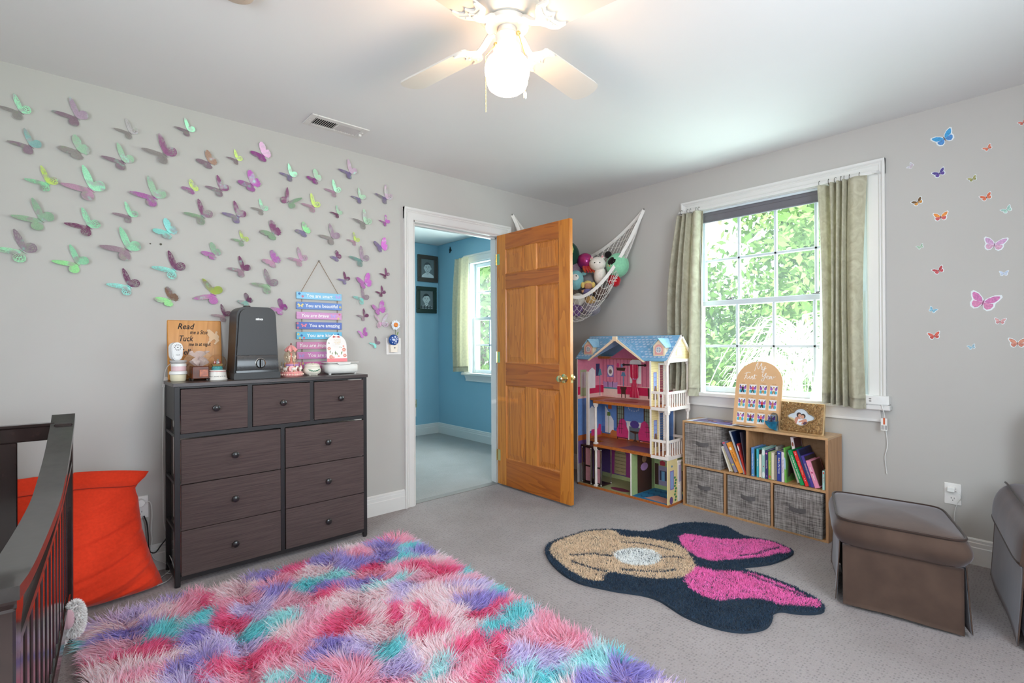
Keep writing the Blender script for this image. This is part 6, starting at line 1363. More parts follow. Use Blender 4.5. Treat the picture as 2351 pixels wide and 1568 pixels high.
book(.338, ZB, .020, .172, .15, 20, '#e3ded4', 'cream page-edged thin book at the left of the leaning five', pageside=True, pages='#ddd5c6', group=GL_); book(.352, ZB, .010, .160, .14, 21, '#c9b682', 'thin straw coloured book behind the cream leaning book', pageside=True, group=GL_)
book(.374, ZB, .021, .208, .17, 25, '#8f889c', 'grey-lilac leaning book with a pink top edge', deco=((.5, .96, .45, .03, '#d4566a'), (.5, .25, .3, .03, '#e6d05a')), group=GL_)
book(.404, ZB, .027, .206, .17, 25, '#ee9a3e', 'bright orange leaning book with dark spine lettering', spine='A first ABC', sc='#3a2016', ss=.014, deco=((.5, .80, .28, .05, '#f8f0e0'),), group=GL_)
book(.428, ZB, .010, .285, .20, 20, '#b9bcc4', 'tall pale spined picture book with navy cover leaning behind the orange one', cover='#16284e', w0=.02, group=GL_); book(.442, ZB, .009, .20, .13, 16, '#c83a2e', 'slim red and white book leaning near the divider', cover='#8f3038', deco=((.5, .85, .45, .1, '#f0e8e0'),), w0=.012, group=GL_)
book(.449, ZB, .005, .272, .21, 9, '#4a4250', 'thin dark plum book resting on the middle divider', w0=.018, group=GL_)
book(.484, ZB, .0175, .184, .17, 0, '#5b93cf', 'blue book with white lettering first in the right compartment', spine='Somebunny Loves You', ss=.011, group=GR_, cover='#4f7f5a', deco=((.5, .06, .2, .015, '#d8e68a'),))
book(.517, ZB, .0135, .180, .16, 0, '#43b4c4', 'turquoise book second from the blue one on the right shelf', spine='Baby Animals', ss=.009, group=GR_, cover='#6a4a52')
book(.533, ZB, .015, .148, .14, 0, '#e9e0d2', 'short cream page-edged book beside the turquoise spine', pageside=True, pages='#efe6d8', group=GR_)
book(.551, ZB, .0185, .190, .17, 0, '#9fc9bd', 'pale mint book with red ladybird dot', group=GR_, deco=((.5, .40, .16, .02, '#b02a34'), (.5, .86, .5, .10, '#dfe8e4'), (.5, .12, .5, .10, '#dfe8e4')))
book(.571, ZB, .017, .178, .16, 0, '#3a3166', 'dark indigo book with pink dot beside the mint one', group=GR_, spine='You and Me', ss=.011, sc='#e8d0d8', deco=((.5, .90, .3, .03, '#ef7fae'), (.5, .10, .25, .025, '#7a6ab8')))
book(.590, ZB, .0175, .172, .15, 0, '#8fb45a', 'lime green book with yellow title and red oval', group=GR_, spine='Peter Rabbit', ss=.011, sc='#f2e04a', deco=((.5, .10, .34, .06, '#d8624e'),)); book(.592, ZB, .014, .192, .10, 0, '#b9b4ae', 'grey round-topped book standing behind the lime spine', group=GR_, w0=.115)
book(.609, ZB, .0165, .174, .16, 0, '#d9ccb4', 'thick cream page-edged board book mid shelf', pageside=True, pages='#e6d9c0', group=GR_); book(.627, ZB, .0145, .160, .15, 0, '#8c8078', 'taupe page-edged book right of the cream block', pageside=True, pages='#8f8378', group=GR_)
book(.643, ZB, .024, .186, .17, 0, '#2f3f8f', 'royal blue book with white title near the middle', group=GR_, spine='Bunny, My Honey', ss=.014, deco=((.5, .93, .14, .02, '#f0f0d0'), (.5, .70, .16, .025, '#f0b070')))
book(.669, ZB, .0165, .185, .16, 0, '#e2d6dc', 'pale pink book with violet title beside the royal blue one', group=GR_, spine='Eat Like a Caterpillar', sc='#6a5a8a', ss=.010)
book(.688, ZB, .010, .212, .19, 2, '#6fb04a', 'green book with a dark animal on its front cover', group=GR_, cover='#5f8a4a', deco=((.5, .55, .5, .18, '#a9c4dc'),))
cvr = MB(TSH).prism([(.03, .335), (.06, .335), (.075, .35), (.10, .345), (.13, .35), (.15, .40), (.14, .44), (.11, .47), (.07, .46), (.045, .42)], .6995, .7003, Matrix(((0, 0, 1, 0), (1, 0, 0, 0), (0, 1, 0, 0), (0, 0, 0, 1))))
tag_b = [o for o in D.objects if o.get('label') == 'green book with a dark animal on its front cover'][0]; part('cover_animal', cvr, mat('animal_brown', '#43352e', .6), tag_b)
book(.747, ZB, .019, .190, .15, 17, '#d6cfc6', 'pale book leaning behind the emerald green one', group=GR_, w0=.05, pageside=True); book(.735, ZB, .016, .275, .12, 8, '#e8d8da', 'tall whitish pink book with brown fox print poking above the rest', group=GR_, w0=.075, deco=((.5, .84, .3, .05, '#8a4a34'),), cover='#5a3438')
book(.778, ZB, .022, .212, .16, 20, '#12924e', 'emerald green leaning book with white and yellow title', group=GR_, spine='I Am Big Brave Sometimes', ss=.013)
book(.806, ZB, .019, .210, .16, 19.5, '#df2a2a', 'bright red leaning book with white dots', group=GR_, spine='If You Give a Mouse', ss=.010, sc='#f4d0a0', deco=((.5, .95, .12, .012, '#ffffff'), (.5, .90, .12, .012, '#ffffff'), (.5, .16, .12, .012, '#ffffff'), (.5, .21, .12, .012, '#ffffff')))
book(.826, ZB, .012, .225, .19, 19, '#2a3a66', 'navy leaning book with wide dark cover right of the red one', group=GR_, cover='#1a1e3e', w0=.014); book(.838, ZB, .016, .188, .16, 18, '#4a3d8f', 'violet leaning book with gold title', group=GR_, spine='Goodnight Little One', ss=.010, sc='#e8d48a', cover='#3a3030')
book(.857, ZB, .025, .162, .15, 18, '#e890ac', 'pink leaning book with heart and brown cover at the right end', group=GR_, spine='Love You More', ss=.012, sc='#fff4f6', cover='#6a4438', deco=((.5, .55, .2, .03, '#b02a5a'),)); book(.896, ZB, .012, .112, .13, 0, '#a9d0c8', 'small mint book with red title in the right corner', group=GR_, spine='Say Moo', ss=.009, sc='#d0503a', deco=((.5, .88, .3, .06, '#c8503a'),))
# ---- on the top
ZS = SH+.0006
TP = TSH @ Matrix.Translation((0, 0, ZS))
pr = thing('poster_print', 'purple and indigo photo print lying flat on the left of the shelf top', 'print', TP @ Vector((.2, .12, 0)))
def sheet(pts, z, curl=0):
    (ax, ay), (bx, by), (cx_, cy_), (dx_, dy_) = pts
    def fn(u, v): x = (ax*(1-u)+bx*u)*(1-v)+(dx_*(1-u)+cx_*u)*v; y = (ay*(1-u)+by*u)*(1-v)+(dy_*(1-u)+cy_*u)*v; return (x, y, z+curl*(1-v)*math.sin(PI*u)+.002*v)
    return fn
P1 = ((.020, .008), (.345, .012), (.44, .21), (.06, .22)); part('paper', MB(TP).grid(sheet(P1, .0006, .003), 10, 6, thick=.0006), mat('print_paper', '#dfe2ee', .4), pr); P1b = ((.055, .022), (.335, .022), (.43, .205), (.085, .21))
part('printed_image', MB(TP).grid(sheet(P1b, .0016, .003), 10, 6), mat('print_indigo', '#5a44b0', .25, col2='#3a3440', scale=11, coat=.3), pr)
for k, (x, y) in enumerate(((.15, .12), (.26, .13), (.20, .075), (.32, .10), (.33, .16))): part('printed_figure', MB(TP).prism(ellipse(x, y, .022, .012, 10), .0052, .0058), mat('print_figure', '#c98a5a', .4, col2='#3a2a3a', scale=40), pr)
pr = thing('poster_print', 'smaller white bordered photo print overlapping the indigo one', 'print', TP @ Vector((.42, .06, .003)))
P2 = ((.345, .035), (.455, .018), (.50, .09), (.34, .12)); part('paper', MB(TP).grid(sheet(P2, .006, .003), 8, 6, thick=.0006), mat('print_paper', '#dfe2ee', .4), pr); P2b = ((.36, .045), (.448, .030), (.488, .088), (.352, .113)); part('printed_image', MB(TP).grid(sheet(P2b, .0072, .003), 8, 6), mat('print_plum', '#5a4452', .25, col2='#2a2a34', scale=20, coat=.3), pr)
# milestone board, leaning back on the stool
bd = thing('photo_board', 'arched tan board with twelve small photos and white script title', 'board', TP @ Vector((.50, .10, 0)))
TB = TP @ frame((.4765, .085, 0), (1, .02, 0), (0, .20, 1), (-.02, 1, -.20)) @ Matrix.Diagonal((1, 1, -1, 1))   # x right, y up, z to the room
BW, BH = .150, .432
archp = [(-BW, 0), (BW, 0), (BW, .295)]+[(BW*math.cos(t), .295+.142*math.sin(t)) for t in np.linspace(0, PI, 25)][1:]
part('board', MB(TB).prism(archp, -.004, .002), mat('board_tan', '#dcae80', .6, var=.03), bd)
Mscr = mat('script_white', '#f6f1ec', .5)
def stroke(m, pts, w, n=7): m.tube([(p.x, p.y, .0028) for p in smoothpath([(a, b, 0) for a, b in pts], n)], w, 5)
m = MB(TB)      # hand lettered: My / First / Year
stroke(m, [(-.032, .372), (-.022, .415), (-.014, .428), (-.014, .400), (-.008, .385), (.004, .412), (.010, .424), (.010, .395), (.014, .380), (.020, .384)], .0018); stroke(m, [(.018, .402), (.020, .386), (.028, .386), (.034, .404), (.030, .380), (.024, .362), (.016, .366), (.024, .378), (.042, .392)], .0016)
stroke(m, [(-.096, .352), (-.072, .360), (-.058, .358)], .0018); stroke(m, [(-.080, .357), (-.088, .330), (-.096, .312)], .0018); stroke(m, [(-.094, .336), (-.078, .338)], .0015); stroke(m, [(-.078, .332), (-.078, .318), (-.068, .322), (-.064, .332), (-.060, .332), (-.060, .318), (-.052, .320), (-.046, .336), (-.042, .328), (-.044, .316), (-.036, .318), (-.028, .348)], .0016); stroke(m, [(-.028, .348), (-.030, .318), (-.020, .320)], .0016); stroke(m, [(-.038, .338), (-.014, .342)], .0014)
stroke(m, [(.024, .358), (.020, .340), (.030, .336), (.044, .360), (.038, .330), (.026, .306), (.016, .312), (.030, .326), (.048, .336)], .0018); stroke(m, [(.048, .330), (.058, .336), (.054, .342), (.048, .330), (.056, .320), (.066, .326), (.076, .338), (.066, .336), (.066, .322), (.076, .328), (.080, .338), (.080, .322), (.088, .324), (.090, .338), (.092, .334), (.104, .338)], .0016)
part('script_lettering', m, Mscr, bd, kind='stuff')
months = ['ONE', 'TWO', 'THREE', 'FOUR', 'FIVE', 'SIX', 'SEVEN', 'EIGHT', 'NINE', 'TEN', 'ELEVEN', 'TWELVE']; cl = ['#3a3440', '#d8566a', '#e6dcd4', '#e8d8b8', '#d0a85a', '#e8d8d0', '#c0303a', '#c87058', '#f0dcd4', '#8a4a30', '#e86a5a', '#7a6a78']; lg = ['#2a2a34', '#4a5a3a', '#c08a4a', '#b07a4a', '#d8c07a', '#b0683a', '#2a2424', '#c87058', '#e09a4a', '#2a2424', '#2a2424', '#5a4a5a']
Mph = mat('photo_white', '#ece9ea', .35); Mw1 = mat('wing_violet', '#9a5ab0', .4); Mw2 = mat('wing_aqua', '#4ab0c8', .4); Mw3 = mat('wing_ink', '#2e2440', .4); Msk = mat('skin_print', '#c98a6a', .5); M_lbl = mat('board_label', '#a9744a', .6)
for i in range(12):
    cx, cy = -.100+.0665*(i % 4), .245-.094*(i//4)
    m = MB(TB).box(cx-.024, cx+.024, cy-.034, cy+.034, .002, .003); ph = part('photo', m, Mph, bd)
    m = MB(TB)
    for s in (-1, 1): m.prism([(cx+s*.003, cy+.006), (cx+s*.021, cy+.032), (cx+s*.022, cy+.008)], .003, .0036)
    part('wing_print', m, Mw3, ph); m = MB(TB); m2 = MB(TB)
    for s in (-1, 1): m.prism(ellipse(cx+s*.014, cy+.010, .008, .010, 10), .0036, .004); m2.prism(ellipse(cx+s*.014, cy-.012, .008, .011, 10), .0036, .004)
    part('wing_print', m, Mw1, ph); part('wing_print', m2, Mw2, ph)
    m = MB(TB).prism(ellipse(cx, cy+.021, .0048, .0055, 10), .004, .0046); part('figure_head', m, Msk, ph)
    part('figure_top', MB(TB).prism([(cx-.007, cy-.002), (cx+.007, cy-.002), (cx+.006, cy+.016), (cx-.006, cy+.016)], .004, .0046), mat('fig_'+cl[i][1:], cl[i], .5), ph); part('figure_legs', MB(TB).prism([(cx-.007, cy-.002), (cx-.009, cy-.022), (cx-.003, cy-.022), (cx, cy-.008), (cx+.003, cy-.022), (cx+.009, cy-.022), (cx+.007, cy-.002)], .004, .0046), mat('fig_'+lg[i][1:], lg[i], .5), ph)
    part('month_label', MB(TB).text(months[i], TR((cx, cy+.041, .0022)), .0095, .0002), M_lbl, bd, kind='stuff')
# teal glass paperweight with a clear arch
gp = thing('glass_block', 'small clear glass block with a swirling teal base before the tan board', 'ornament', TP @ Vector((.592, .06, 0)))
TGp = TP @ frame((.592, .055, 0), (1, 0, 0), (0, 0, 1), (0, -1, 0))
part('clear_glass', MB(TGp).prism([(-.034, .035), (-.005, .012), (.035, .0), (.037, .085), (.034, .10), (.024, .108), (.008, .11)], -.012, .010), glass('block_glass', '#cfdce4', refl=2.2), gp); part('teal_base', MB(TGp).prism([(-.037, .056), (-.030, .038), (-.008, .012), (.036, .0), (.038, .058), (.0, .052)], -.016, .013), mat('teal_glass', '#1f7f9c', .08, col2='#0f4f72', scale=40, coat=.8), gp)
part('dark_rim', MB(TGp).tube(smoothpath([(.008, .108, 0), (.024, .107, 0), (.035, .096, 0), (.0375, .07, 0), (.0375, .03, 0)], 5), .0022, 6), mat('rim_dark', '#22384a', .2), gp)
# ornate gold frame
gf = thing('picture_frame', 'ornate antique gold picture frame holding a couple photo on the shelf', 'picture frame', TP @ Vector((.75, .09, 0)))
TG = TP @ frame((.758, .075, .002), (1, -.03, 0), (0, .17, 1), (.03, 1, -.17)) @ Matrix.Diagonal((1, 1, -1, 1))
GW, GH = .122, .182; M_gold = mat('antique_gold', '#b08a58', .42, .55, col2='#6a4a2c', scale=90, bump=.8, bscale=120, bdist=.004); M_gold2 = mat('gold_edge', '#d8b888', .4, .4)
win = [(lambda r: (r*math.cos(t), .094+r*math.sin(t)))(max(1/math.hypot(math.cos(t)/.046, math.sin(t)/.050), 1/math.hypot(math.cos(t)/.074, math.sin(t)/.027))) for t in np.linspace(0, 2*PI, 73)[:-1]]
n = len(win); outer = []
for (x, y) in win:
    dx_, dy_ = x, y-.092; k = min(GW/max(1e-6, abs(dx_)), (GH/2)/max(1e-6, abs(dy_))); outer.append((dx_*k, .092+dy_*k-.001))
m = MB(TG); mid = [(x*1.08, .094+(y-.094)*1.10) for x, y in win]; vs = [(x, y, .006) for x, y in outer]+[(x, y, .014) for x, y in [(o[0]*.55+w_[0]*.45, o[1]*.55+w_[1]*.45) for o, w_ in zip(outer, win)]]+[(x, y, .009) for x, y in mid]
m.add(vs, [(r*n+i, r*n+(i+1) % n, (r+1)*n+(i+1) % n, (r+1)*n+i) for r in range(2) for i in range(n)]); part('carved_face', m, M_gold, gf, smooth=60)
m = MB(TG); m.tube([(x, y, .011) for x, y in mid], .0045, 8, True); part('inner_bead', m, mat('gold_bead', '#a5855c', .4, .6), gf, smooth=60)
m = MB(TG).box(-GW-.004, GW+.004, -.004, GH+.002, -.014, .004, .002); part('back_board', m, M_gold2, gf)
rg = np.random.RandomState(8); m = MB(TG)
for k in range(210):
    x = rg.uniform(-GW+.006, GW-.006); y = rg.uniform(.008, GH-.008); q = (x/.084)**2+((y-.092)/.060)**2
    if q < 1: continue
    a = rg.uniform(0, PI); L = rg.uniform(.006, .012); ca, sa_ = math.cos(a)*L, math.sin(a)*L; zz = .011
    m.tube([(x-ca, y-sa_, zz-.003), (x+sa_*.3, y-ca*.3, zz+.003), (x+ca, y+sa_, zz-.002)], [.0012, .0032, .001], 5)
part('carved_leaves', m, mat('gold_relief', '#d0b184', .4, .5, col2='#8a683e', scale=60), gf, kind='stuff')
part('photo', MB(TG).prism(mid, .0045, .0055), mat('photo_sky', '#cfd6dc', .25), gf)
def pp(nm, poly, c_, z): return part(nm, MB(TG).prism(poly, z, z+.0005), mat('pp_'+c_[1:], c_, .4), gf)
pp('photo_sand', [(-.070, .06), (.0, .055), (-.02, .075), (-.066, .090)], '#d8c49a', .0056)
pp('photo_person', [(-.040, .050), (.0, .048), (.004, .075), (-.006, .088), (-.018, .097), (-.034, .088), (-.038, .066)], '#c98a74', .0060); pp('photo_dress', [(-.026, .050), (.012, .048), (.010, .080), (-.016, .082)], '#e6e2e4', .0064)
pp('photo_person', [(.0, .050), (.036, .050), (.036, .070), (.028, .086), (.012, .082), (-.014, .066), (-.012, .060), (.008, .066)], '#cf927a', .0068); pp('photo_top', [(.014, .050), (.036, .050), (.035, .066), (.022, .070), (.010, .058)], '#5a3f52', .0072)
for (x, y) in ((-.012, .104), (.012, .098)): pp('photo_hair', ellipse(x-.002, y+.003, .014, .015, 14), '#3a2a26', .0066 if x < 0 else .0070); pp('photo_face', ellipse(x+(.003 if x < 0 else -.004), y-.002, .0095, .0115, 12), '#d09a80', .0076)
part('stand', MB(TP).prism([(.86, .10), (.866, .10), (.866, .15), (.86, .16)], .0, .08), M_ink, gf)
# ---- window sill device, its cord and tag, and the bits on the wall beside it
rt_ = thing('white_router', 'white rounded box with oval buttons on the right end of the window stool', 'device', (XR-.03, .76, .799))
pl_ = [(.0, -.055), (.046, -.055), (.054, -.03), (.056, 0), (.054, .05), (.046, .075), (.0, .075)]
m = MB(frame((XR-.002, .79, .799), (-1, 0, 0), (0, 1, 0), (0, 0, 1)) if False else Matrix(((-1, 0, 0, XR-.002), (0, 1, 0, .785), (0, 0, 1, .799), (0, 0, 0, 1)))); m.prism(pl_, .004, .052); m.prism([(x*.9, y*.9) for x, y in pl_], 0, .005); part('case', m, mat('device_white', '#e6e3e0', .35), rt_, smooth=40)
for y in (.800, .818):
    for z in (.820, .833): part('button', MB().lathe([(.006, 0), (.005, .0015), (.0001, .0018)], T=frame((XR-.0555, y, z), (0, -1, 0), (0, 0, 1), (-1, 0, 0)) @ Matrix.Diagonal((1.3, .8, 1, 1)), seg=14), mat('button_grey', '#8c8884', .5), rt_)
part('cord', MB().tube(smoothpath([(XR-.05, .765, .801), (XR-.058, .762, .800), (XR-.060, .757, .78), (XR-.050, .752, .75), (XR-.03, .752, .70), (XR-.012, .754, .66), (XR-.010, .748, .60), (XR-.010, .748, .55), (XR-.010, .758, .50), (XR-.010, .754, .44), (XR-.010, .75, .40)], 6), .0022, 6), M_lid, rt_)
ct = thing('cord_label', 'white and red warning label wrapped on the cord below the window stool', 'tag', (XR-.05, .755, .66))
part('paper', MB().box(XR-.052, XR-.050, .738, .768, .655, .725), mat('label_white', '#e8e4e0', .5), ct); part('red_band', MB().box(XR-.0526, XR-.0522, .748, .757, .690, .728), mat('label_red', '#cc5a26', .5), ct)
m = MB()
for k in range(5): m.box(XR-.0526, XR-.0522, .741+.0055*k, .743+.0055*k, .660, .685)
part('printed_lines', m, M_ink, ct, kind='stuff')
# ================================================================== curtains
def damask(name, a, b_, tr):
    m = cloth(name, a, tr, col2=b_, scale=17, rough=.7, sheen=.25, bump=.12); N = m.node_tree.nodes
    for q in N:
        if q.type == 'TEX_NOISE' and abs(q.inputs['Scale'].default_value-17) < .1: q.inputs['Detail'].default_value = 6; q.inputs['Distortion'].default_value = 1.6
    return m
M_dam = damask('sage_damask', '#bdb59e', '#d6d0bc', .32); M_lng = cloth('curtain_lining', '#dfe3e0', .45, scale=40)
def curtain(name, label, X, top, bot, zt, zb, pleats, amp, seed, m, lining=None, edge=None, par=None):
    """top / bot: (y at u=0, y at u=1); pleats: list of (u, half width, depth)"""
    rt = thing(name, label, 'curtain', (X, (bot[0]+bot[1])/2, min(zb)))
    rg = random.Random(seed); ph = [rg.uniform(0, 6) for _ in range(4)]
    def fn(u, v):
        y = (top[0]+(top[1]-top[0])*u)*(1-v)+(bot[0]+(bot[1]-bot[0])*u)*v
        if edge: y += edge(u, v)
        f = 0
        for (uc, hw, dp) in pleats:
            uu = uc+.02*math.sin(2.2*v+ph[0]+uc*9); f += dp*(.75+.45*v)*math.exp(-((u-uu)/hw)**2)
        f += amp*math.sin(9*u+ph[1]+1.3*v)*(.3+.7*v)
        zz = zt[0]*(1-u)+zt[1]*u; z2 = zb[0]*(1-u)+zb[1]*u
        return (X-f, y, zz+(z2-zz)*v)
    o = part('drape', MB().grid(fn, 90, 50, thick=.0016), m, rt, smooth=180)
    hz = lambda u, v: tuple(a+b for a, b in zip(fn(u, v), (-.0022, 0, 0)))
    part('hem', MB().grid(lambda u, v: (lambda p: (p[0]-.0018, p[1], p[2]))(fn(u, 1-.045*(1-v))), 60, 3, thick=.0012), m, rt, smooth=180)
    return rt, fn
PLL = [(.08, .05, .045), (.22, .05, -.045), (.36, .035, .055), (.44, .02, -.035), (.50, .025, .05), (.60, .02, -.04), (.80, .11, .055), (.98, .04, -.04)]
c1, f1_ = curtain('curtain', 'sage green damask curtain at the left side of the window by the dollhouse', 3.505, (2.038, 1.838), (2.105, 1.868), (2.118, 2.128), (.80, .765), PLL, .008, 3, M_dam, edge=lambda u, v: .055*(1-u)**1.5*math.sin(PI*min(1, v*1.15))*1.0)
part('lining', MB().grid(lambda u, v: (3.520+.012*math.sin(6*u), 1.868-.045*u*(.2+.8*v)+.0*v, 2.10+(.80-2.10)*v), 8, 30), M_lng, c1, smooth=180)
PLR = [(.07, .06, .045), (.19, .035, -.05), (.29, .03, .05), (.36, .018, -.035), (.43, .035, .055), (.515, .016, -.05), (.58, .03, .055), (.635, .012, -.07), (.80, .15, .045), (1, .05, -.02)]
c2, f2_ = curtain('curtain', 'sage green damask curtain at the right side of the window above the gold frame', 3.505, (1.078, .826), (1.062, .838), (2.122, 2.132), (.795, .772), PLR, .007, 6, M_dam, edge=lambda u, v: (-.012*math.sin(PI*v)*(1-u)+.018*math.sin(PI*v)*u))
part('lining', MB().grid(lambda u, v: (3.524+.010*math.sin(9*u), 1.062+(.025+.055*max(0, v-.75)/.25)*u*(.4+.6*v), 2.08+(.80-2.08)*v), 8, 30), M_lng, c2, smooth=180)
rd = thing('curtain_rod', 'flat white curtain rod with grey rings across the window head', 'curtain rod', (3.52, 1.40, 2.14)); M_ring = mat('ring_pewter', '#6d6a64', .35, .7)
m = MB().box(3.508, 3.513, .790, 2.020, 2.133, 2.153, .002)
for y in (.790, 2.020): m.tube(smoothpath([(3.5105, y+(.01 if y < 1 else -.01), 2.143), (3.512, y-(.004 if y < 1 else -.004), 2.143), (3.53, y-(.012 if y < 1 else -.012), 2.143), (3.569, y-(.012 if y < 1 else -.012), 2.143)], 5), .009, 8)
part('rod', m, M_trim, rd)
for y in (2.000, 1.952, 1.930, 1.885, 1.862, 1.072, 1.022, .984, .956, .940, .912, .862):
    T = TR((3.507, y, 2.141), R(random.uniform(-14, 14))); part('curtain_ring', MB(T).tube([(.0165*math.cos(t), 0, .0165*math.sin(t)) for t in np.linspace(0, 2*PI, 19)[:-1]], .0017, 6, True), M_ring, rd)
# ---- cream curtain, stool props and pictures of the blue room
c3, f3_ = curtain('curtain', 'cream curtain beside the window in the blue room', OX-.085, (5.085, 4.812), (5.130, 4.82), (2.182, 2.190), (.815, .83), [(.12, .05, .03), (.30, .05, -.03), (.42, .04, .035), (.75, .16, .03)], .008, 9, cloth('cream_cotton', '#e6dfca', .45, scale=40), edge=lambda u, v: .04*math.sin(PI*v)*(1-u))
def framed(x0, x1, z0, z1, label, fcol, suit, hair, tie):
    y = OY-.002; o = thing('framed_portrait', label, 'picture', ((x0+x1)/2, y, z0)); T = frame(((x0+x1)/2, y, (z0+z1)/2), (1, 0, 0), (0, 0, 1), (0, -1, 0)); w, h = (x1-x0)/2, (z1-z0)/2; b = .052
    mm = mat('frame_'+fcol[1:], fcol, .4, var=.1, scale=30)
    for q in ((-w, w, h-b, h), (-w, w, -h, -h+b), (-w, -w+b, -h+b, h-b), (w-b, w, -h+b, h-b)): part('moulding', MB(T).box(*q, 0, .022, .004), mm, o)
    iw, ih = w-b, h-b; part('photo', MB(T).box(-iw, iw, -ih, ih, .004, .006), mat('photo_grey', '#6f7678', .5, var=.1, scale=6), o)
    k = iw/.10
    def pp(nm, poly, c_, z): part(nm, MB(T).prism([(x*k, yy*k) for x, yy in poly], z, z+.0006), mat('bw_'+c_[1:], c_, .6), o)
    pp('shoulders', [(-.09, -.115), (.095, -.115), (.09, -.085), (.045, -.062), (.02, -.048), (-.02, -.048), (-.05, -.066), (-.085, -.09)], suit, .0062); pp('neck', [(-.022, -.06), (.024, -.06), (.022, -.03), (-.02, -.03)], '#b9bfbf', .0066)
    pp('face', ellipse(-.002, .012, .050, .064, 22), '#c3c9c8', .0070)
    for s in (-1, 1): pp('ear', ellipse(s*.051, .004, .010, .016, 10), '#aab1b1', .0068); pp('eye', ellipse(-.002+s*.020, .014, .008, .0035, 10), '#3a3f40', .0078); pp('brow', ellipse(-.002+s*.020, .026, .012, .003, 10), '#6a6f70', .0078)
    pp('nose', [(-.002, .012), (.006, -.012), (-.010, -.012)], '#a0a7a7', .0078); pp('mouth', [(-.022, -.024), (.018, -.024), (.008, -.034), (-.012, -.034)], '#5a5f60', .0078); pp('teeth', [(-.017, -.025), (.013, -.025), (.006, -.029), (-.010, -.029)], '#e6eaea', .0082)
    pp('hair', [(-.052, .022)]+[(-.002+.053*math.cos(t), .024+.060*math.sin(t)) for t in np.linspace(PI, 0, 15)]+[(.049, .026), (.043, .046), (.015, .056), (-.015, .050), (-.040, .046)], hair, .0074); pp('collar', [(-.03, -.05), (0, -.085), (.03, -.05), (0, -.066)], tie, .0076)
    if suit == '#8a9090':
        for i in range(4): pp('plaid', [(-.085+.045*i, -.115), (-.07+.045*i, -.115), (-.07+.045*i, -.075), (-.085+.045*i, -.08)], '#33383a', .0068)
        pp('plaid', [(-.088, -.10), (.092, -.10), (.092, -.092), (-.088, -.092)], '#33383a', .0070)
    return o
framed(3.378, 3.678, 1.950, 2.292, 'brown framed black-and-white portrait of a smiling boy, upper of two', '#4a4038', '#d8dcdc', '#4a4f50', '#c8cccc'); framed(3.360, 3.657, 1.551, 1.888, 'green-black framed black-and-white portrait of a boy in plaid, lower of two', '#26352c', '#8a9090', '#2e3334', '#e0e4e4')
bt = MB().prism([(0, .045), (.012, .02), (.022, .010), (.030, -.012), (.016, -.010), (-.004, -.035), (-.012, -.03), (-.010, -.008), (-.016, .005), (-.006, .02)], 0, .008, frame((OX-.001, 5.305, 2.34), (0, -1, 0), (0, 0, 1), (-1, 0, 0))); tag(bt.build('wall_hook', mat('hook_black', '#16201f', .7)), 'small dark ornament pinned high on the blue wall', 'ornament')
tag(MB().box(3.318, 3.352, OY-.02, OY-.004, .36, .46, .002).build('wall_card', mat('card_green', '#5f7a4a', .6, col2='#c9c0a0', scale=40)), 'small green picture card low on the blue wall by the casing', 'card'); TT = frame((3.318, OY-.0005, .30), (1, 0, 0), (0, 0, 1), (0, -1, 0)); outlet(TT, 'white outlet low on the blue wall beside the door casing')

# ================================================================== flat butterfly stickers on the right wall
M_stk = mat('sticker_white', '#dfe4e6', .5)
def sticker(y, z, s, tilt, cols, label, fold=0):
    root = thing('butterfly_sticker', label, 'wall sticker', (XR-.001, y, z), 'paper butterfly stickers'); T = frame((XR-.0004, y, z), (0, -1, 0), (0, 0, 1), (-1, 0, 0)) @ Matrix.Rotation(R(tilt), 4, 'Z') @ Matrix.Diagonal((s*.80, s*.80, 1, 1))
    fore = [(.02, .02), (.12, .22), (.30, .38), (.50, .44), (.54, .36), (.48, .20), (.40, .08), (.22, .0)]; hind = [(.02, .0), (.22, .0), (.38, .02), (.42, -.10), (.36, -.24), (.24, -.32), (.12, -.26), (.04, -.10)]
    outl = [(0, -.06)]+[(x*1.10, y_*1.12-.01) for x, y_ in [(.10, -.28), (.24, -.34), (.38, -.26), (.44, -.10), (.42, .06), (.50, .20), (.56, .38), (.50, .47), (.28, .40), (.10, .24)]]+[(0, .12)]; full = outl+[(-x, y_) for x, y_ in outl[::-1][1:-1]]
    part('paper_border', MB(T).prism(full, .0002, .0006), M_stk, root)
    for s_ in (-1, 1):
        part('fore_wing', MB(T).prism([(s_*x, y_) for x, y_ in fore], .0006, .0012), mat('stk_'+cols[0][1:], cols[0], .55, var=.22, scale=120), root); part('hind_wing', MB(T).prism([(s_*x, y_) for x, y_ in hind], .0006, .0012), mat('stk_'+cols[1][1:], cols[1], .55, var=.22, scale=120), root)
    part('body', MB(T).prism(ellipse(0, -.02, .028, .17, 12), .0012, .002), mat('stk_'+cols[2][1:], cols[2], .6), root)
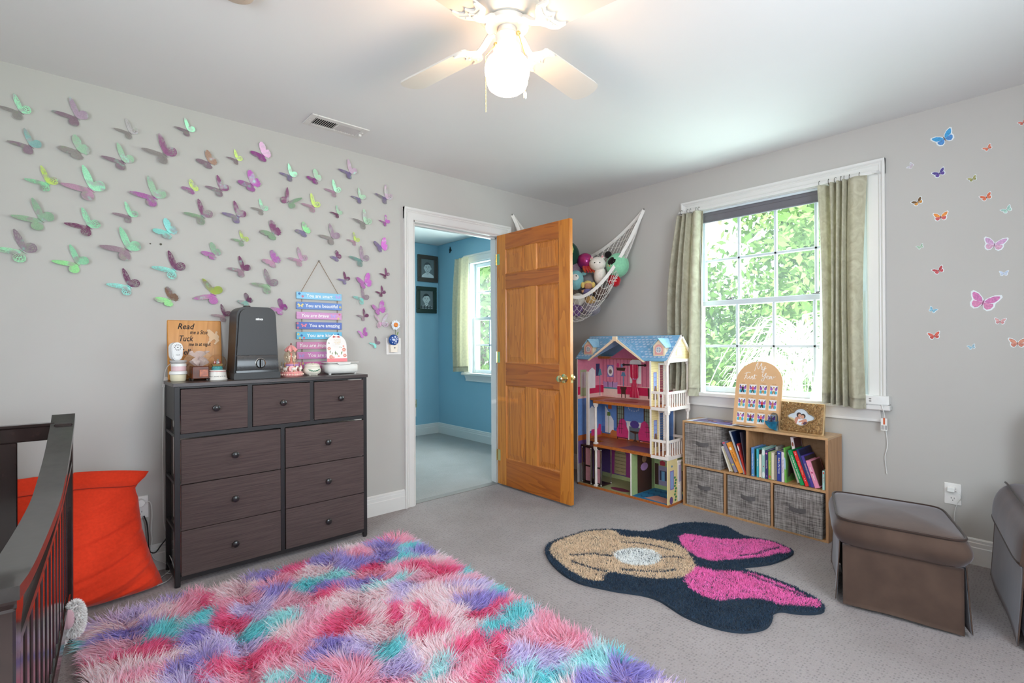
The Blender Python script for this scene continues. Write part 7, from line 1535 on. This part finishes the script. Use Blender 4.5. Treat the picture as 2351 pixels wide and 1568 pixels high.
for q in [(0.487, 2.259, 0.101, 25, ('#3f9ad0', '#4a86c4', '#6a5a50'), 'large blue butterfly sticker high on the right wall'),
          (0.315, 2.158, 0.04, 30, ('#d87a5a', '#d0684a', '#7a4a3a'), 'small coral butterfly sticker near the top right'),
          (0.632, 2.149, 0.036, 55, ('#c9c2cc', '#c0a8b4', '#6a6a6a'), 'tiny pale lilac butterfly sticker nearest the window casing top'),
          (0.508, 2.076, 0.061, 22, ('#4a3a86', '#5a3f90', '#2a2440'), 'violet purple butterfly sticker below the big blue one'),
          (0.374, 2.013, 0.041, 22, ('#a09a5a', '#8f8a50', '#6a6440'), 'olive butterfly sticker right of the violet one'),
          (0.602, 1.94, 0.056, 28, ('#6a4a22', '#c98a3a', '#2a201a'), 'brown and amber butterfly sticker beside the window casing'),
          (0.322, 1.906, 0.052, 20, ('#d0603a', '#d8704a', '#3a2a22'), 'orange-red butterfly sticker in the right column below coral one'),
          (0.504, 1.839, 0.069, 2, ('#e08a3a', '#c85a5a', '#4a2f2a'), 'orange and rose swallowtail butterfly sticker facing straight up'),
          (0.246, 1.826, 0.045, 30, ('#9ac0b4', '#a8cabc', '#7a948a'), 'pale mint butterfly sticker near the right frame edge'),
          (0.592, 1.689, 0.035, 25, ('#9ab49a', '#a8c0a4', '#7a8a74'), 'tiny sage butterfly sticker beside the casing mid height'),
          (0.293, 1.657, 0.096, -12, ('#c79ac0', '#cf9fb8', '#8a6a80'), 'large mauve pink butterfly sticker right of the middle'),
          (0.514, 1.549, 0.055, 25, ('#b03a40', '#c04a50', '#2a1a1c'), 'crimson butterfly sticker with dark wing tips mid column'),
          (0.259, 1.506, 0.038, 0, ('#b9c4d8', '#c6cede', '#8a94a8'), 'small pale blue-white butterfly sticker below mauve one'),
          (0.337, 1.365, 0.128, -18, ('#c874a8', '#d07fa8', '#8a5070'), 'largest magenta pink butterfly sticker low on the right wall'),
          (0.541, 1.335, 0.041, -30, ('#7ab0c8', '#86bcd0', '#5a7a8a'), 'small sky blue butterfly sticker beside the window casing low'),
          (0.274, 1.264, 0.048, -5, ('#cf9a98', '#c98a8a', '#7a5050'), 'dusty pink butterfly sticker right below the largest magenta one'),
          (0.535, 1.194, 0.059, 10, ('#d05a48', '#c04a3e', '#6a3a30'), 'scarlet swallowtail butterfly sticker low beside the window'),
          (0.382, 1.133, 0.035, 20, ('#8fb0c0', '#9abac8', '#6a8490'), 'tiny grey-blue butterfly sticker lowest in the middle'),
          (0.212, 1.153, 0.071, 0, ('#d08a72', '#c87a66', '#8a5a4a'), 'salmon butterfly sticker lowest at the right frame edge'),
          (0.187, 2.248, 0.037, 25, ('#c86a5a', '#b85a4c', '#6a3a32'), 'reddish butterfly sticker cut by the right frame edge at top')]: sticker(*q)
# ================================================================== skirted ottoman and the armchair at the frame edge
M_mic = cloth('brown_microsuede', '#493830', 0, col2='#57443a', scale=9, rough=.75, sheen=.3, bump=.08); M_pip = cloth('piping_suede', '#3d2f2a', 0, scale=60, rough=.8, sheen=.2)
for q in (M_mic,): q.node_tree.nodes['Principled BSDF'].inputs['Sheen Roughness'].default_value = .45; q.node_tree.nodes['Principled BSDF'].inputs['Sheen Tint'].default_value = (.9, .9, 1, 1)
TO = frame((2.590, .716, 0), (.062, -.410, 0), (.404, .135, 0), (0, 0, 1))
OWd, OD = .415, .46
ot = thing('ottoman', 'brown suede skirted ottoman with domed piped cushion', 'ottoman', TO @ Vector((OWd/2, OD/2, 0)))
def rrect(u, w, d, r, n=9):
    a = 2*PI*u; c_, s_ = math.cos(a), math.sin(a); k = (abs(c_)**n+abs(s_)**n)**(-1/n); return (w*k*c_, d*k*s_)
def cush(u, v):
    # v: 0 bottom seam .. .45 side bulge .. .5 piping .. 1 centre of the top
    if v < .5:
        t = v/.5; off = .012+.020*math.sin(PI*min(1, t*1.05)); x, y = rrect(u, OWd/2+off, OD/2+off, 0); z = .275+.105*t
    else:
        t = (v-.5)/.5; x, y = rrect(u, (OWd/2+.010)*(1-t), (OD/2+.010)*(1-t), 0); z = .380+.030*(1-(1-t)**2)
    return (OWd/2+x, OD/2+y, z)
part('cushion', MB(TO).grid(cush, 72, 24, cu=True), M_mic, ot, smooth=180)
part('piping', MB(TO).tube([(lambda p: (OWd/2+p[0], OD/2+p[1], .381))(rrect(i/72, OWd/2+.013, OD/2+.013, 0)) for i in range(72)], .0055, 8, True), M_pip, ot, smooth=180)
part('piping', MB(TO).tube([(lambda p: (OWd/2+p[0], OD/2+p[1], .274))(rrect(i/72, OWd/2+.010, OD/2+.010, 0, 7)) for i in range(72)], .0045, 8, True), M_pip, ot, smooth=180)
part('inner_box', MB(TO).box(.02, OWd-.02, .02, OD-.02, .03, .275), mat('ottoman_dark', '#1c1614', .95), ot)
for k in range(4):       # skirt: four panels that flare and part at the corners
    fx = k in (0, 2); L = OWd if fx else OD
    def pan(u, v, k=k, L=L):
        s = (u-.5)*(L-.012+.0*v); flare = .006+.006*(1-v)**1.4+.004*math.sin(5*u+k)*(1-v)+.003*math.sin(11*u+2*k)*(1-v); z = .012+.262*v+.010*(1-v)*math.sin(4*u+k)*(.5)
        e = .010*(1-v)*(2*abs(u-.5))**8
        if k == 0: return (OWd/2+s, -flare-e*.2, z)
        if k == 2: return (OWd/2-s, OD+flare, z)
        if k == 1: return (OWd+flare+e*.4, OD/2+s, z)
        return (-flare-e*.9, OD/2-s, z)
    part('skirt_panel', MB(TO).grid(pan, 30, 14, thick=.004), M_mic, ot, smooth=180)
for i in range(4):
    x, y = ((.012, .012), (OWd-.012, .012), (OWd-.012, OD-.012), (.012, OD-.012))[i]; part('leg', MB(TO).cyl((x*.8+OWd*.1, y*.8+OD*.1, 0), (x*.8+OWd*.1, y*.8+OD*.1, .05), .014), M_pip, ot)
TA = frame((3.435, .285, 0), (-.982, -.189, 0), (.189, -.982, 0), (0, 0, -1))
TA = Matrix(((-.982, .189, 0, 3.435), (-.189, -.982, 0, .285), (0, 0, 1, 0), (0, 0, 0, 1)))
ar = thing('armchair', 'brown suede armchair cut by the right frame edge beside the ottoman', 'armchair', TA @ Vector((.35, .34, 0)))
def arm(y0, y1):
    def fn(u, v):
        x = .0+.74*u; a = PI*v; w = (y1-y0)/2
        yy = (y0+y1)/2-(w+.022)*math.cos(a)*(1 if abs(math.cos(a)) < .98 else 1); z = .315+.175*math.sin(a)**.75
        r = min(1, (1-(2*u-1)**10)); return (x, (y0+y1)/2-(w+.022)*math.cos(a)*(.86+.14*r), .315+(z-.315)*(.9+.1*r))
    return fn
for y0, y1 in ((0, .16), (.52, .68)):
    part('arm', MB(TA).grid(arm(y0, y1), 24, 16).add([(.74, y0-.015, .315), (.74, y1+.015, .315), (.74, y1, .44), (.74, (y0+y1)/2, .485), (.74, y0, .44)], [(0, 1, 2, 3, 4)]), M_mic, ar, smooth=70)
    part('piping', MB(TA).tube([(.01+.73*i/20, y0-.021+.012*(abs(2*i/20-1))**8, .318) for i in range(21)], .0045, 8), M_pip, ar, smooth=180)
    part('piping', MB(TA).tube([(.01+.73*i/20, (y0+y1)/2-.045, .478+.006*(1-(2*i/20-1)**8)) for i in range(21)], .0045, 8), M_pip, ar, smooth=180)
def side(u, v): return (.0+.74*u, -.004-.016*(1-v)**1.3-.004*math.sin(7*u)*(1-v), .012+.303*v)
part('skirt_panel', MB(TA).grid(side, 24, 10, thick=.004), M_mic, ar, smooth=180)
part('skirt_panel', MB(TA).grid(lambda u, v: (.742+.014*(1-v), .68*u, .012+.30*v), 20, 8, thick=.004), M_mic, ar, smooth=180)
part('frame', MB(TA).box(.0, .735, .004, .676, .02, .31, .01), M_mic, ar); part('seat_cushion', MB(TA).box(.14, .76, .165, .515, .31, .43, .04), M_mic, ar, smooth=60); part('backrest', MB(TA).box(-.03, .15, .12, .56, .30, .86, .05), M_mic, ar, smooth=60)
# ================================================================== corner net with soft toys
M_net = mat('net_cotton', '#e9e4de', .8)
hm = thing('toy_hammock', 'white corner net hammock full of plush toys behind the open door', 'hammock', (3.25, 2.85, 1.38))
HA, HB = Vector((2.858, 3.192, 2.243)), Vector((3.563, 2.372, 2.247))
def rim(t):
    z = 2.245-.712*(1-abs(2*t-1)**1.75); p = HA.lerp(HB, t); n = Vector((-.757, -.653, 0)); p = p+n*.075*math.sin(PI*t); p.z = z; return p
def backrim(t):
    c_ = Vector((3.53, 3.15, 1.90)); a = HA if t < .5 else HB; k = abs(2*t-1); p = c_.lerp(a, k**.9); p.z = 1.90+(2.245-1.90)*k**1.8; return p
def netp(t, v):
    p = rim(t).lerp(backrim(t), v); s = math.sin(PI*t)**.8; p.z -= .40*s*math.sin(PI*min(1, v*1.02))**.8*(1-.35*v); o = Vector((-.757, -.653, 0)); p = p+o*.075*s*math.sin(PI*v)*(1-v); p.x = min(p.x, XR-.008); p.y = min(p.y, YL-.012); return p
m = MB(); NS = 24
for d in (1, -1):
    for k in range(-NS, 2*NS):
        seg = []
        for i in range(25):
            v = i/24; t = (k+d*v*NS*.62)/NS*.98+.01
            if .02 <= t <= .98: seg.append(netp(t, v))
            elif len(seg) > 1: break
            else: seg = []
        if len(seg) > 2: m.tube(seg, .0021, 3)
part('netting', m, M_net, hm, kind='stuff')
for f, nm in ((rim, 'front_band'), (backrim, 'back_band')):
    P = [f(i/40) for i in range(41)]; vs = []; fs = []
    for i, p in enumerate(P):
        up = Vector((0, 0, 1)); tdir = (P[min(i+1, 40)]-P[max(i-1, 0)]).normalized(); n = tdir.cross(Vector((-.757, -.653, 0))).normalized(); vs += [p+n*.013+Vector((-.757, -.653, 0))*.001, p-n*.013+Vector((-.757, -.653, 0))*.001, p-n*.013-Vector((-.757, -.653, 0))*.002, p+n*.013-Vector((-.757, -.653, 0))*.002]
    for i in range(40):
        for k in range(4): fs.append((i*4+k, i*4+(k+1) % 4, i*4+4+(k+1) % 4, i*4+4+k))
    part(nm, MB().add(vs, fs), M_net, hm, smooth=60)
for p in (HA, HB): part('hook', MB().tube([p+Vector((0, 0, .012)), p+Vector((-.008, -.008, .004)), p], .0022, 6), M_ring, hm)
def toy(label, c, name='plush_toy', grp=None): return thing(name, label, 'plush toy', Vector(c)+TSH_, grp)
def felt(n, h, **k): return cloth('felt_'+n, h, 0, scale=60, sheen=.35, rough=.95, **k)
TSH_ = Vector((0, 0, 0))
CAMV = Vector((0, 0, 1.17))
def tface(c): d = (CAMV-Vector(c)); d.z = 0; return d.normalized()
def lump(root, nm, c, r, m, sx=1, sy=1, sz=1, seg=22, rz=0):
    r = r*1.07
    return part(nm, MB(TR(c, rz)).ball((0, 0, 0), r, seg, 14, sx, sy, sz), m, root, smooth=180)
def spot(root, nm, c, r, az, el, size, m, sz=1, depth=.25):
    """small patch sitting on a ball: az, el as seen from the camera (right, up)"""
    f = tface(c); rt = Vector((f.y, -f.x, 0))*-1; d = (f*math.cos(az)*math.cos(el)+rt*math.sin(az)*math.cos(el)+Vector((0, 0, math.sin(el)))); p = Vector(c)+d*r
    return part(nm, MB(frame(p, rt, Vector((0, 0, 1)))).lathe([(size, 0), (size*.8, .003), (.0001, .004)], seg=14, sy=sz) if False else MB(frame(p, d.orthogonal(), d.cross(d.orthogonal()))).ball((0, 0, 0), size, 14, 8, 1, 1, depth), m, root, smooth=180)
M_eye = mat('toy_eye', '#17120f', .25)
c_ = (3.205, 2.905, 1.905); t = toy('dark green avocado plush with brown stone at the back of the net', c_); lump(t, 'body', c_, .11, felt('deepgreen', '#24473a'), sz=1.1); spot(t, 'flesh', c_, .085, -.05, .45, .075, felt('lime', '#bcc772'), 1, .5); spot(t, 'stone', c_, .118, -.15, .52, .032, felt('nut', '#8a4f26'), 1, .5)
c_ = (3.255, 2.905, 1.775); t = toy('big dusty mauve plush behind the turquoise one', c_); lump(t, 'body', c_, .105, felt('mauve', '#86707c'))
c_ = (3.292, 2.765, 1.853); t = toy('shiny magenta purple octopus plush in the net', c_); lump(t, 'body', c_, .064, mat('octopus_foil', '#c02a6a', .22, .35, col2='#7a2f7a', scale=14)); spot(t, 'eye', c_, .062, -.55, -.12, .009, M_eye); spot(t, 'eye', c_, .062, -.05, -.20, .009, M_eye)
for k in range(4): a = -.9+.5*k; part('tentacle', MB().tube(smoothpath([(3.28+.02*k-.03, 2.745-.01*k, 1.80), (3.268+.022*k-.03, 2.725-.012*k, 1.765), (3.262+.024*k-.03, 2.712-.012*k, 1.752)], 4), [.014]*4+[.009]*5, 8), mat('octopus_orange', '#d8662a', .22, .35, col2='#c02a4a', scale=20), t)
c_ = (3.318, 2.655, 1.820); t = toy('white kitten plush with pink collar sitting in the net', c_); Mk = felt('ivory', '#efe6dc'); lump(t, 'head', c_, .060, Mk, sx=1.08, sy=1, sz=.88, rz=R(-42)); b_ = (3.345, 2.650, 1.725); lump(t, 'body', b_, .048, Mk, sz=1.5)
for k, (dx_, dz_) in enumerate(((-.045, .045), (.042, .055))):
    p = Vector(c_)+Vector((.747, -.665, 0))*dx_+Vector((0, 0, dz_)); part('ear', MB().lathe([(.019, 0), (.015, .012), (.004, .030)], p-Vector((0, 0, .012)), 12), Mk, t); part('ear_lining', MB().ball(p+tface(p)*.012+Vector((0, 0, .002)), .009, 10, 6, 1, 1, 1.2), felt('earpink', '#e7a9ae'), t)
part('collar', MB().lathe([(.034, -.006), (.038, 0), (.034, .006)], (3.338, 2.652, 1.772), 22), felt('collar', '#d2527a'), t)
for az in (-.34, .30): spot(t, 'eye', c_, .059, az, .02, .010, mat('eye_teal', '#3a6a66', .2)); spot(t, 'pupil', c_, .0655, az, .02, .0055, M_eye)
spot(t, 'nose', c_, .060, .0, -.22, .008, felt('earpink', '#e7a9ae'))
c_ = (3.432, 2.535, 1.805); t = toy('round pastel green and tan plush cushion with black cap', c_); lump(t, 'body', c_, .088, felt('mintgreen', '#8fcfa8'), sz=1.08)
spot(t, 'black_cap', c_, .052, -.65, .42, .060, felt('soot', '#1f1a1a'), 1, .75); spot(t, 'tan_patch', c_, .066, -.85, -.02, .050, felt('tan', '#d3a275'), 1, .55); p = Vector(c_)+Vector((.747, -.665, 0))*-.078+Vector((0, 0, .088)); lump(t, 'top_bun', p, .028, felt('soot', '#1f1a1a'))
for k in range(9): spot(t, 'dot', c_, .089, -.05+.16*(k % 3)+.05*(k//3), .72-.22*(k//3), .0045, felt('dot', '#e9dcc4'))
c_ = (3.408, 2.552, 1.678); t = toy('bright red plush cube with white stitched lettering in the net', c_); part('body', MB(TR(c_, R(20), R(15), R(12))).box(-.046, .046, -.046, .046, -.046, .046, .022), felt('red', '#c2202c'), t, smooth=180)
f = tface(c_); rt = Vector((-f.y, f.x, 0)); part('lettering', MB(frame(Vector(c_)+f*.056+Vector((0, 0, .004)), rt, (0, 0, 1), f)).text('I love', TR((0, .012, 0)), .024, .0008).text('you', TR((0, -.012, 0)), .024, .0008), mat('toy_white', '#f0e9e2', .8), t, kind='stuff')
c_ = (3.212, 2.800, 1.690); t = toy('turquoise plush with a white face patch peeking past the door', c_); lump(t, 'body', c_, .062, felt('aqua', '#86bcc0'), sz=1.25); spot(t, 'face_patch', c_, .050, -.1, .35, .034, Mk, 1, .7); spot(t, 'eye', c_, .072, .05, .38, .007, M_eye); lump(t, 'ear', (3.262, 2.758, 1.742), .022, felt('aqua', '#86bcc0'), sz=.6)
c_ = (3.256, 2.705, 1.640); t = toy('rag doll with yellow pigtails and lavender dress in the net', c_, 'rag_doll'); lump(t, 'head', c_, .032, felt('dollskin', '#c99470')); lump(t, 'hair', (3.260, 2.710, 1.652), .0335, felt('corn', '#e8cc7a'), sz=.85)
for s in (-1, 1): lump(t, 'pigtail', Vector(c_)+Vector((.747, -.665, 0))*.044*s+Vector((0, 0, .004)), .016, felt('corn', '#e8cc7a'), sz=1.5); spot(t, 'eye', c_, .032, s*.35, -.05, .0028, M_eye)
lump(t, 'dress', (3.258, 2.712, 1.585), .036, felt('lavender', '#7a72a0'), sz=.9)
for s in (-1, 1): part('arm', MB().tube([Vector((3.258, 2.708, 1.598))+Vector((.747, -.665, 0))*.025*s, Vector((3.258, 2.70, 1.588))+Vector((.747, -.665, 0))*.058*s], .011, 8), felt('dollskin', '#c99470'), t)
for lab, c_, r, n, h, sz in (('woolly grey plush lying at the bottom of the net', (3.305, 2.725, 1.452), .082, 'woolgrey', '#8f8890', .75), ('purple flower shaped plush lowest in the net', (3.205, 2.810, 1.445), .055, 'grape', '#7d5f8c', .9), ('mustard tan plush paw under the netting', (3.268, 2.690, 1.520), .042, 'mustard', '#c9a46a', .8), ('cream plush under the front band of the net', (3.205, 2.770, 1.525), .055, 'creamfelt', '#d9d0c4', .9), ('dark brown plush between red cube and grey wool', (3.352, 2.640, 1.575), .062, 'cocoa', '#6a5a54', .9), ('peach tan plush arm below the front band', (3.335, 2.640, 1.605), .030, 'peach', '#d8ab80', .7), ('pale grey plush filling behind the kitten', (3.385, 2.80, 1.66), .10, 'ash', '#8f8a8c', 1.0)):
    t = toy(lab, c_); lump(t, 'body', c_, r, cloth('felt_'+n, h, 0, scale=40, sheen=.35, rough=.95, bump=.8), sz=sz)
    if n == 'grape':
        for k in range(6): a = 2*PI*k/6; f = tface(c_); rt = Vector((-f.y, f.x, 0)); lump(t, 'petal', Vector(c_)+rt*.045*math.cos(a)+Vector((0, 0, .045*math.sin(a)))+f*.03, .024, MATS['felt_grape'])

for o in D.objects:
    if o.type == 'EMPTY' and o.get('category') == 'plush toy' and o.location.z > 1: o.location += Vector((.757, .653, 0))*.03
# ================================================================== garden seen through the panes
M_lawn = mat('lawn', '#a4c498', .95, var=.3, scale=1.2, col2='#c0d8b4')
struct('ground', MB().box(XR+.16, 60, -40, 50, -3.2, -2.9), M_lawn)
M_leaf = attr_mat('leaf_green', rough=.6, trans=.15); M_bark = mat('bark', '#6f5a48', .95, bump=.6, bscale=20)
def leaves(name, P, size, cols, parent, seed):
    rg = np.random.RandomState(seed); n = len(P); a = rg.normal(0, 1, (n, 3)); a /= np.linalg.norm(a, axis=1, keepdims=True); b = np.cross(a, rg.normal(0, 1, (n, 3))); b /= np.linalg.norm(b, axis=1, keepdims=True)
    s = (size*rg.uniform(.6, 1.3, n))[:, None]; V_ = np.stack([P-a*s, P+b*s*.42, P+a*s, P-b*s*.42], 1).reshape(-1, 3)-np.array(parent.location)
    me = D.meshes.new(name); me.vertices.add(4*n); me.vertices.foreach_set('co', V_.astype(np.float32).ravel()); me.loops.add(4*n); me.loops.foreach_set('vertex_index', np.arange(4*n, dtype=np.int32)); me.polygons.add(n); me.polygons.foreach_set('loop_start', (np.arange(n)*4).astype(np.int32)); me.update(calc_edges=True)
    ca = me.color_attributes.new('col', 'FLOAT_COLOR', 'POINT'); pal = np.array([lin(c) for c in cols]); c = pal[rg.randint(0, len(pal), n)]*rg.uniform(.8, 1.2, (n, 1)); cc = np.ones((n, 4, 4), np.float32); cc[:, :, :3] = np.clip(c, 0, 1)[:, None, :]; ca.data.foreach_set('color', cc.ravel())
    me.materials.append(M_leaf); o = D.objects.new(name, me); COL.objects.link(o); o.parent = parent; return tag(o, kind='stuff')
def tree(x, y, h, r, n, cols, size, seed, label, z0=-2.9, low=.25, name='tree', cat='tree'):
    t = thing(name, label, cat, (x, y, z0), 'garden trees beyond the window'); rg = np.random.RandomState(seed)
    part('trunk', MB().tube(smoothpath([(x, y, z0), (x+.1, y-.05, z0+h*.35), (x-.05, y+.1, z0+h*.8)], 6), [.16*r/2]*6+[.08*r/2]*7, 8), M_bark, t)
    k = 46; d = rg.normal(0, 1, (k, 3)); d /= np.linalg.norm(d, axis=1, keepdims=True); C_ = np.array([x, y, z0+h*(.5+low/2)])+d*np.array([r, r, h*(1-low)/2])*rg.uniform(.45, .95, (k, 1))
    m = MB()
    for q in range(0, k, 3): m.tube(smoothpath([(x, y, z0+h*.3+.3*rg.rand()), tuple((np.array([x, y, z0+h*.5])+C_[q])/2), tuple(C_[q])], 4), .03, 5)
    part('branches', m, M_bark, t, kind='stuff')
    i = rg.randint(0, k, n); P = C_[i]+rg.normal(0, 1, (n, 3))*r*.20; leaves('foliage', P, size, cols, t, seed+1)
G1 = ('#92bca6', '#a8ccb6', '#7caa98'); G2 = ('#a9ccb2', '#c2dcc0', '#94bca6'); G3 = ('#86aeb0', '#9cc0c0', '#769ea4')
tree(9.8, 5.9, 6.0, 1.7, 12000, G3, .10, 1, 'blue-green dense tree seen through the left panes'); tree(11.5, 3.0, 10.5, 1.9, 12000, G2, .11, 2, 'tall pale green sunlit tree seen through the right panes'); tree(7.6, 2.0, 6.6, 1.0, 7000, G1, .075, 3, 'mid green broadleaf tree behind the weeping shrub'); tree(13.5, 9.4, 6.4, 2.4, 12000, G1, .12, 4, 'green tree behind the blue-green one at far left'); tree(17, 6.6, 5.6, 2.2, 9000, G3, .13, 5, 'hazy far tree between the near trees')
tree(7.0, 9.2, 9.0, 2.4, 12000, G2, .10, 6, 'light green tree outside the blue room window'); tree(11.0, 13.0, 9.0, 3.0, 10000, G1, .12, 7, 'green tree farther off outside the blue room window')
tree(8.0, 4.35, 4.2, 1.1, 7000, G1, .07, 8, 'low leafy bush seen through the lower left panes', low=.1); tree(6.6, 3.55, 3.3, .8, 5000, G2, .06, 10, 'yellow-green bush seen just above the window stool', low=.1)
ws = thing('weeping_shrub', 'pale leafless weeping shrub close outside the right half of the window', 'shrub', (6.3, 2.15, -2.9)); rg = np.random.RandomState(12); M_twig = mat('pale_twig', '#d9d4c8', .8); m = MB()
part('trunk', MB().tube(smoothpath([(6.3, 2.15, -2.9), (6.28, 2.2, -1.2), (6.3, 2.15, .6)], 6), .05, 8), M_twig, ws)
for k in range(150):
    a = rg.uniform(0, 2*PI); L = rg.uniform(.5, 1.25); z = rg.uniform(.55, 1.25); dr = rg.uniform(.5, 1.9)
    P = [Vector((6.3+L*s*math.cos(a)+rg.normal(0, .03), 2.15+L*s*math.sin(a)+rg.normal(0, .03), z+.35*math.sin(PI*min(1, s*1.1))-dr*s**2.2)) for s in (0, .25, .5, .75, 1.0)]; P = smoothpath(P, 3); m.tube(P, [.010-.0065*i/(len(P)-1) for i in range(len(P))], 4)
    for q in (5, 8, 10):
        b = a+rg.uniform(-1.2, 1.2); p = P[q]; m.tube([p, p+Vector((.12*math.cos(b), .12*math.sin(b), .02)), p+Vector((.22*math.cos(b), .22*math.sin(b), -.10))], [.005, .0035, .002], 3)
part('twigs', m, M_twig, ws, kind='stuff')
